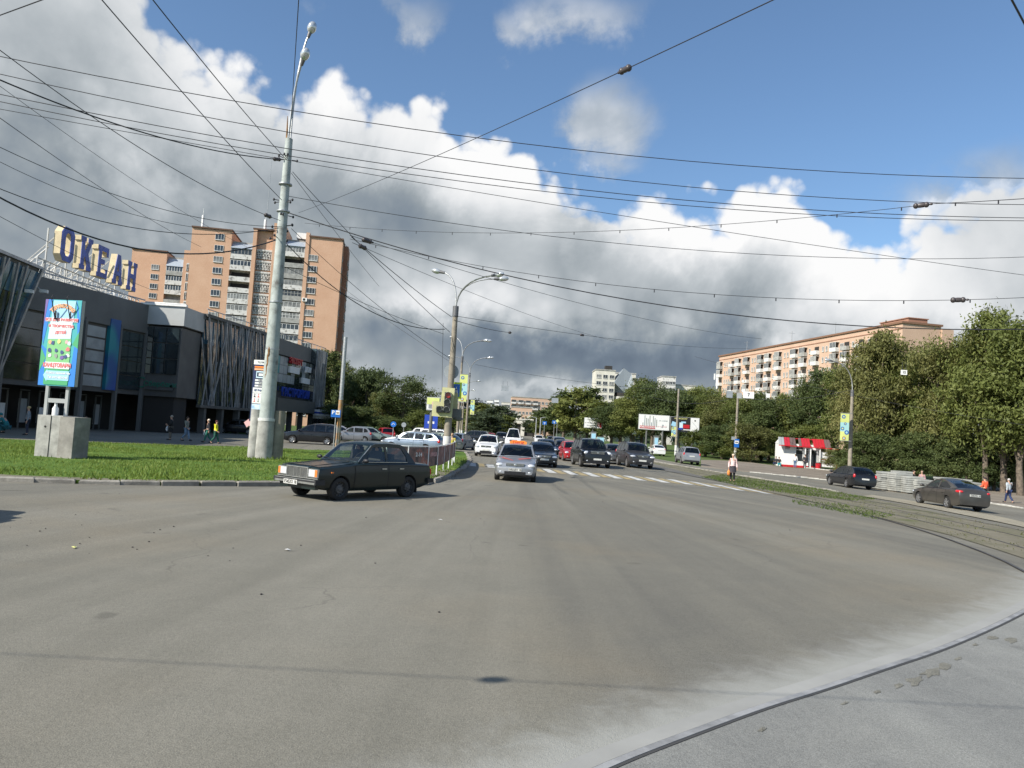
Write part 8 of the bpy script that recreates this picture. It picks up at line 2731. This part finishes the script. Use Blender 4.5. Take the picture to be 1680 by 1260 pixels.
CL = {}
def cloth(c):
    k = 'cloth_%d_%d_%d' % tuple(int(x * 99) for x in c)
    return mat(k, c, .9, var=.22, vscale=5)
def person(label, loc, facing, pose, jacket, trousers, hair=(.05, .035, .025), h=1.0, skirt=None, bag=None, coat=False, group='people walking by'):
    bd, jk, tr_, sh_, hr, fc_, J = person_meshes(pose)
    root = empty('person', (loc[0], loc[1], loc[2]), math.atan2(facing[1], facing[0]), label, 'person', group)
    root.scale = (h, h, h)
    obj('body', bd, root, M['skin']); obj('jacket', jk, root, cloth(jacket))
    if skirt:
        mb = MB(); z0, z1 = skirt[1], 1.0
        n = 20; vs = []
        for z, rx, ry in ((z1, .155, .17), (.85, .175, .20), (z0, .20, .23), (z0 + .01, .17, .20)):
            vs += [(rx * math.cos(2 * PI * k / n) * (1 + .05 * math.sin(k * 2.4)), ry * math.sin(2 * PI * k / n) * (1 + .05 * math.sin(k * 2.4)), z) for k in range(n)]
        mb.add(vs, [(j * n + k, j * n + (k + 1) % n, (j + 1) * n + (k + 1) % n, (j + 1) * n + k) for j in range(3) for k in range(n)])
        mb.build('skirt', cloth(skirt[0]), root, smooth=60)
        obj('stockings', tr_.copy(), root, cloth((.02, .02, .025))).scale = (.72, .84, 1) if False else (.9, .95, 1)
    else:
        obj('trousers', tr_, root, cloth(trousers))
    obj('shoes', sh_, root, cloth((.03, .03, .03)))
    obj('hair', hr, root, cloth(hair)); obj('face_features', fc_, root, M['ink'])
    if coat:
        mb = MB(); p = J['pel']; n = 16
        vs = []
        for z, r in ((p.z + .12, .17), (p.z - .1, .19), (p.z - .34, .20)):
            vs += [(p.x + r * .85 * math.cos(2 * PI * k / n), p.y + r * math.sin(2 * PI * k / n), z) for k in range(n)]
        mb.add(vs, [(j * n + k, j * n + (k + 1) % n, (j + 1) * n + (k + 1) % n, (j + 1) * n + k) for j in range(2) for k in range(n)])
        mb.build('coat_hem', cloth(jacket), root, smooth=60)
    if bag:
        c, hnd = bag[:2]; q = J['ha' + hnd]; s = bag[2] if len(bag) > 2 else .17
        b = empty('bag', root.matrix_world @ Vector((0, 0, 0)), 0); b.location = Vector(loc) + Matrix.Rotation(math.atan2(facing[1], facing[0]), 3, 'Z') @ (q * h)
        tag(b, bag[3], 'bag')
        mb = MB(); mb.ell((0, 0, -.24), (s * .55, s, s * 1.15), 12, 8); mb.ell((.02, .01, -.30), (s * .5, s * .9, s * .8), 12, 8); mb.build('sack', cloth(c), b, smooth=60)
        mb = MB(); mb.tube([(0, -s * .45, -.12), (0, 0, .01), (0, s * .45, -.12)], .012, 5); mb.build('bag_handle', cloth(c), b)
    return root
def at(px, py): return Gd(px, py)
def atD(px, D, z=None):
    p = A(px, D)
    return p
person('woman in pink cardigan and short dark skirt standing on the crossing island', atD(1204, 46.0), (-.1, -1), 'stand', (.72, .52, .50), None, hair=(.52, .42, .30), h=.96, skirt=((.05, .045, .055), .62), coat=True,
       bag=((.75, .26, .06), 'r', .15, 'orange shopping bag held low by the woman in pink'))
person('man in pale grey jacket and dark blue trousers walking off at the far right', atD(1656, 55), (-.15, 1), 'walk', (.36, .40, .43), (.02, .035, .10), hair=(.42, .40, .38), h=1.02,
       bag=((.6, .62, .66), 'r', .13, 'small pale bag in the hand of the grey jacketed man'))
person('person in bright orange jacket and black trousers left of the man in grey', atD(1617, 54), (-.3, 1), 'hold', (.82, .12, .05), (.02, .02, .02), hair=(.04, .03, .03), h=1.0)
person('worker in dark clothes standing behind the stacked slabs, left one', atD(1500, 60), (.5, -.6), 'stand', (.03, .03, .035), (.03, .03, .035), h=1.0)
person('worker in pinkish top standing behind the stacked slabs', atD(1513.5, 60.5), (-.4, -1), 'hold', (.42, .26, .28), (.10, .09, .10), hair=(.3, .2, .15), h=1.0)
person('worker in green overall bending over the slabs behind the dark saloon', atD(1533, 54), (1, -.2), 'bend', (.015, .12, .07), (.015, .08, .06), hair=(.35, .7, .05), h=1.05)
person('person with teal trousers sitting left of the kiosk', atD(1279, 97), (-.2, -1), 'sit', (.03, .03, .035), (.02, .30, .34), h=1.0)
person('dark clothed person beside the teal trousers left of the kiosk', atD(1274, 98.5), (-.6, -.6), 'sit', (.02, .025, .03), (.03, .04, .09), h=1.0)
person('man in white shirt and jeans standing at the kiosk window', atD(1305.5, 95.5), (.2, 1), 'stand', (.70, .70, .70), (.07, .14, .26), h=1.02)
person('man in dark clothes at the kiosk door', atD(1321.5, 95), (.1, 1), 'stand', (.035, .035, .04), (.04, .04, .05), h=1.05)
person('person in yellow jacket walking behind the lawn', atD(357, 51), (1, -.1), 'walk', (.82, .78, .03), (.02, .10, .07), hair=(.10, .04, .03), h=.90)
person('person in dark top and green trousers beside the yellow jacket', atD(344, 52), (-1, -.2), 'walk', (.03, .03, .035), (.03, .16, .12), hair=(.55, .48, .40), h=.93,
       bag=((.6, .62, .62), 'r', .12, 'white carrier bag of the person in green trousers'))
person('man in grey jacket and light jeans walking behind the lawn', atD(309, 53), (1, -.2), 'walk', (.19, .20, .17), (.16, .24, .34), h=.96)
person('elderly person in black coat holding a white bag behind the lawn', atD(283, 53), (-1, -.2), 'hold', (.015, .015, .018), (.16, .14, .11), hair=(.30, .27, .23), h=.98, coat=True,
       bag=((.75, .75, .75), 'r', .16, 'white plastic bag of the person in the black coat'))
person('person in teal hooded coat crouching at the left edge', atD(12, 48), (-1, -.1), 'crouch', (.02, .19, .21), (.015, .10, .12), hair=(.02, .19, .21), h=1.12, coat=False)
person('person in light waistcoat over dark clothes near the left edge', atD(49, 47), (-.9, -.5), 'stand', (.22, .25, .28), (.03, .035, .06), hair=(.45, .33, .16), h=1.02)
person('child in bright blue jacket behind the concrete block', atD(143.5, 46), (.4, -1), 'stand', (.02, .22, .58), (.02, .16, .42), h=.80)
person('person in yellow vest behind the mesh fence, right of the lamp pole', atD(743, 47), (-.2, -1), 'stand', (.52, .46, .06), (.06, .06, .06), hair=(.30, .20, .12), h=.98)
# driver of the old saloon
bd, jk, tr_, sh_, hr, fc_, J = person_meshes('sit')
for lab, yy, c, hc in (('driver in orange brown jacket and dark cap inside the old saloon', .36, (.75, .27, .08), (.02, .02, .02)), ('passenger in blue jacket inside the old saloon', -.36, (.03, .05, .16), (.10, .06, .04))):
    dp = lada.matrix_world if False else None
    ang = lada.rotation_euler.z
    off = Matrix.Rotation(ang, 3, 'Z') @ Vector((-.30, yy, 0)) * 1.04
    r_ = empty('person', (lada.location.x + off.x, lada.location.y + off.y, lada.location.z + .30), ang, lab, 'person', 'people in the old saloon')
    r_.scale = (.92, .92, .92)
    obj('body', bd, r_, M['skin']); obj('jacket', jk, r_, cloth(c)); obj('hair', hr, r_, cloth(hc)); obj('trousers', tr_, r_, cloth((.04, .04, .05)))

# ------------------------------------------------------------------ kiosk, stacked slabs and small things on the right
def snack_kiosk():
    D = 99
    c = A(1283, D)
    root = empty('kiosk', c, R(-6), 'small white kiosk with red patchy gable roof among the trees', 'kiosk')
    k = D / FPX
    Wk, H0 = 4.6, 3.0
    mb = MB(); mb.b2((0, 0, 0), (Wk, 3.6, H0)); mb.build('wall', M['white'], root)
    mb = MB(); mb.b2((-.03, -.04, 0), (Wk + .03, 0.0, .28)); mb.build('plinth', M['redsign'], root)
    for x, w, z0, z1 in ((1.75, .85, .85, 2.7), (2.95, .35, .7, 2.5)):
        mb = MB(); mb.b2((x, -.03, z0), (x + w, 0.0, z1), 1); mb.b2((x - .08, -.07, z0 - .08), (x, -.005, z1 + .08)); mb.b2((x + w, -.07, z0 - .08), (x + w + .08, -.005, z1 + .08)); mb.b2((x, -.065, z1), (x + w, -.005, z1 + .08)); mb.b2((x, -.065, 2.25), (x + w, -.031, 2.3))
        mb.build('window', [M['white'], M['winglass']], root)
    mb = MB(); mb.b2((3.45, -.04, .1), (4.35, -.005, 2.35), 1); mb.b2((3.38, -.08, 0), (3.45, -.006, 2.45)); mb.b2((4.35, -.08, 0), (4.42, -.006, 2.45)); mb.build('door', [M['white'], M['winglass']], root)
    mb = MB(); mb.b2((.4, -.05, 2.25), (.95, -.005, 2.85)); o = mb.build('sign_board', M['lgrey'], root); text('ХЛЕБ', .24, M['redsign'], o, (.68, -.06, 2.55), (0, -1, 0), .004, .006)
    # roof: ridge along x, planks partly gone
    r3 = random.Random(2)
    for i in range(18):
        x = -.6 + i * .36
        if i in (6, 11): continue
        m = M['redsign'] if r3.random() < .62 else (M['lgrey'] if i < 3 else mat('roof_brown', (0.14, 0.09, 0.08), .8))
        z1 = 3.75
        mb = MB(); mb.add([(x, -.8, 2.75), (x + .33, -.8, 2.75), (x + .33 + .5, 1.8, z1), (x + .5, 1.8, z1), (x, -.8, 2.81), (x + .33, -.8, 2.81), (x + .33 + .5, 1.8, z1 + .06), (x + .5, 1.8, z1 + .06)], [(3, 2, 1, 0), (4, 5, 6, 7), (0, 1, 5, 4), (1, 2, 6, 5), (2, 3, 7, 6), (3, 0, 4, 7)])
        mb.build('roof_plank', m, root)
    mb = MB(); mb.tube([(-.6, -.8, 2.72), (6.0, -.8, 2.66)], .07, 4); mb.tube([(-.1, 1.8, 3.7), (6.3, 1.8, 3.7)], .07, 4); mb.build('roof_beam', M['redsign'], root)
    mb = MB(); mb.add([(-.05, 0, H0), (-.05, 3.6, H0), (.05, 1.8, 3.68), (.15, 0, H0), (.15, 3.6, H0), (.2, 1.8, 3.68)], [(0, 1, 2), (5, 4, 3), (0, 2, 5, 3), (1, 4, 5, 2)]); mb.build('gable', M['white'], root)
    for x in (2.7, 3.35, 4.5):
        mb = MB(); mb.b2((x, -.7, 0), (x + .12, -.58, 2.72)); mb.build('porch_post', M['white'], root)
    mb = MB(); mb.b2((4.75, -.4, .3), (6.6, -.3, 2.2)); mb.b2((4.7, -.43, 1.2), (6.65, -.27, 1.27), 1); mb.build('shutter', [M['white'], M['redsign']], root)
    for x in (6.7, 8.3): mb = MB(); mb.b2((x, -.5, 0), (x + .4, .3, 2.7 if x < 7 else 2.1)); mb.build('red_pillar', M['redsign'], root)
    mb = MB(); mb.b2((7.1, .1, .2), (8.3, .2, 2.0)); mb.build('red_panel', M['redsign'], root)
    q = c + Matrix.Rotation(R(-6), 3, 'Z') @ Vector((4.2, -1.4, 0))
    b = empty('bin', q, 0, 'red litter bin before the kiosk', 'bin')
    mb = MB(); mb.tube([(0, 0, .05), (0, 0, .75)], [.28, .36], 12); mb.build('bucket', M['redsign'], b, smooth=50); mb = MB(); mb.tube([(0, 0, .75), (0, 0, .82)], [.39, .39], 12); mb.build('rim', M['black'], b, smooth=50)
snack_kiosk()
M['slabs'] = mat('stacked_concrete_slabs', (0.33, 0.335, 0.31), .9, var=.25, vscale=1.5)
slabs = [(1443, 59, 2.0, 7), (1457, 58, 1.9, 9), (1477, 57, 1.9, 9), (1497, 56, 1.8, 8), (1480, 60, 1.8, 10), (1514, 55.5, 1.8, 7), (1530, 57.5, 1.6, 6), (1554, 57, 2.0, 9), (1575, 56, 1.8, 9), (1592, 55.5, 1.6, 8)]
wd = ['leftmost low', 'second from the left', 'third, widest in front', 'fourth, lower', 'tall back one behind the third', 'fifth, beside the worker', 'low one behind the worker', 'one over the saloon roof, left', 'one over the saloon roof, middle', 'rightmost one over the saloon boot']
for i, (px, D, w, n) in enumerate(slabs):
    c = A(px, D); g = random.Random(i)
    root = empty('slab_stack', c, g.uniform(-.12, .12), 'stack of grey concrete slabs, %s' % wd[i], 'slab stack', 'stacked slabs on the right pavement')
    mb = MB(); mb.box((-.5, 0, .06), (.1, 1.0, .10)); mb.box((.5, 0, .06), (.1, 1.0, .10)); mb.build('pallet', M['bark'], root)
    for k in range(n):
        mb = MB(); mb.box((g.uniform(-.04, .04), g.uniform(-.04, .04), .11 + .068 + k * .148), (w * .52 * 1.3, 1.1, .125), g.uniform(-.02, .02)); mb.build('slab', M['slabs'], root)

# ------------------------------------------------------------------ overhead wires
WG = 'overhead wires'
def wire(label, a, b, sag=.25, r=.014, n=16, ins=(), clips=0):
    """a, b: (px, py, depth)"""
    A_, B_ = P(*a), P(*b)
    root = empty('overhead_wire', A_, 0, label, 'wire', WG)
    L = []
    for k in range(n + 1):
        t = k / n; p = A_.lerp(B_, t) - A_; p.z -= sag * 4 * t * (1 - t); L.append(p)
    mb = MB(); mb.tube(L, r, 5); mb.build('cable', M['wire'], root, smooth=60)
    def pos(t): p = A_.lerp(B_, t) - A_; p.z -= sag * 4 * t * (1 - t); return p
    for t in ins:
        p = pos(t); d = (pos(t + .01) - pos(t - .01)).normalized()
        rot = Vector((1, 0, 0)).rotation_difference(d).to_matrix()
        mb = MB(); mb.ell(p, (.22, .075, .085), 10, 7, rot); mb.ell(p - d * .16, (.09, .10, .10), 8, 6, rot); mb.ell(p + d * .16, (.09, .09, .10), 8, 6, rot); mb.ell(p + d * .30, (.06, .04, .04), 8, 6, rot)
        mb.build('insulator', M['insul'], root, smooth=60)
    for k in range(clips):
        p = pos((k + .5) / clips); mb = MB(); mb.box(p + Vector((0, 0, -.05)), (.03, .03, .12)); mb.build('clip', M['wire'], root)
    return root
WIRES = [
    ((-60, 80, 24), (1760, 293, 30), 1.05, .014, 'highest of the long wires across the clouds', (), 0), ((-60, 108, 24), (1760, 336, 30), 1.15, .013, 'second highest of the long wires across the sky', (), 0),
    ((-60, 142, 25), (1760, 358, 31), 1.1, .014, 'upper wire of the close middle pair', (), 0), ((-60, 154, 25), (1760, 362, 31), 1.15, .013, 'lower wire of the close middle pair', (), 0),
    ((-60, 168, 28), (1760, 462, 38), .3, .012, 'thin wire slanting below the close pair to the right edge', (), 0),
    ((-60, 105, 22), (466, 262, 36), .55, .024, 'thick cable with insulator rising left from the mast top', (.965,), 0),
    ((150, -20, 18), (462, 328, 35.6), .1, .016, 'steep wire from the top edge down to the mast, left one', (), 0), ((235, -20, 18), (470, 262, 35.6), .1, .016, 'steep wire from the top edge down to the mast head', (), 0),
    ((492, -30, 20), (478, 190, 36), .0, .014, 'near vertical wire above the mast', (), 0), ((-40, 52, 20), (460, 362, 35.6), .5, .013, 'wire with small insulator falling to the middle of the mast', (.93,), 0),
    ((-40, 165, 22), (330, 405, 60), .3, .012, 'wire running left of the tower roof', (), 0), ((-40, 112, 24), (405, 405, 60), .4, .009, 'faint wire crossing behind the steep ones', (), 0),
    ((-40, 222, 24), (462, 372, 35.7), .7, .012, 'upper slack wire low on the left', (), 0), ((-40, 245, 26), (455, 378, 35.7), .9, .010, 'lower slack wire low on the left', (), 0),
    ((-60, 284, 26), (458, 374, 35.6), 1.0, .016, 'dark cable above the tower roof, upper', (), 0), ((-60, 290, 24), (452, 394, 35.6), 1.4, .030, 'thickest black cable sagging over the tower roof', (), 0),
    ((-50, 328, 30), (250, 476, 62), .2, .013, 'wire falling over the roof letters', (), 0), ((-30, 36, 18), (90, -8, 16), .0, .013, 'short wire across the top left corner', (), 0),
    ((1300, -15, 16), (490, 349, 60), .25, .014, 'long diagonal wire with big insulator below the blue sky', (.12,), 0),
    ((474, 322, 35.6), (1760, 418, 42), 1.2, .014, 'wire from the mast through the middle of the sky', (), 0),
    ((500, 366, 40), (1535, 334, 26), .75, .010, 'thin clipped tram wire rising to the right insulator', (.985,), 14), ((1535, 334, 26), (1760, 320, 22), .02, .012, 'short tram wire right of the insulator', (), 3),
    ((476, 350, 35.6), (1760, 538, 34), 1.7, .024, 'thick dark cable from the mast to the right edge', (), 0), ((574, 392, 30), (1760, 484, 26), 1.0, .010, 'thin tram wire with clips low in the clouds', (.86,), 12),
    ((574, 386, 30), (1250, 556, 64), .6, .011, 'wire running from the paired insulators to the right buildings', (.02,), 0), ((578, 398, 30), (1010, 560, 80), .4, .010, 'fine wire falling to the middle distance', (.015,), 0),
    ((480, 282, 35.6), (738, 545, 43.4), .2, .015, 'straight wire from mast to nearest street lamp, upper', (), 0), ((478, 284, 35.6), (622, 470, 60), .1, .012, 'short wire fanning from the mast to the right', (), 0),
    ((576, 388, 30), (741, 520, 43.3), .1, .016, 'wire from the paired insulators to the nearest lamp pole', (), 0), ((478, 375, 35.6), (738, 588, 43.4), .3, .012, 'wire from mast to lamp pole, lower', (), 0),
    ((470, 400, 35.6), (730, 540, 43.4), 1.1, .022, 'dark sagging cable between mast and nearest lamp pole', (), 0), ((472, 440, 35.6), (728, 548, 43.4), .15, .012, 'thin flat wire between mast and nearest lamp pole', (), 0),
    ((560, 470, 50), (736, 592, 43.4), .1, .010, 'fine wire crossing the sky right of the tower', (), 0), ((745, 518, 43.5), (1230, 572, 100), .5, .014, 'wire from the nearest lamp pole going right', (.25,), 0),
    ((745, 525, 43.5), (840, 546, 60), .1, .018, 'short dark wire from the nearest lamp pole', (.95,), 0), ((1652, -15, 14), (1700, 75, 16), .0, .020, 'short dark wire in the top right corner', (), 0),
    ((1065, 650, 105), (1212, 650, 104), 1.0, .025, 'slack pale cable between the two concrete masts', (), 0), ((1212, 652, 104), (1396, 640, 72), .6, .020, 'cable from the bare mast to the right lamp', (), 0),
    ((1140, 585, 90), (1700, 700, 60), .6, .014, 'thin wire before the right trees', (), 0), ((727, 530, 43.4), (724, 706, 43.4), .0, .012, 'thin pipe line hanging left of the lamp pole', (), 0),
    ((780, 598, 110), (1100, 640, 110), .5, .020, 'far thin wire over the avenue', (), 0)]
for a, b, sag, r, lab, ins, cl in WIRES:
    wire(lab, a, b, sag, r, 20, ins, cl)
# wire above the camera whose shadow crosses the road, with its insulator
root = empty('overhead_wire', (-16, 1.55, 6.0), 0, 'tram wire just above the view whose thin shadow crosses the near road', 'wire', WG)
mb = MB(); mb.tube([(0, 0, 0), (10, .28, -.05), (24, .5, 0)], .007, 6); mb.build('cable', M['wire'], root)
mb = MB(); mb.ell((9.7, .27, -.05), (.12, .07, .07)); mb.build('insulator', M['insul'], root)
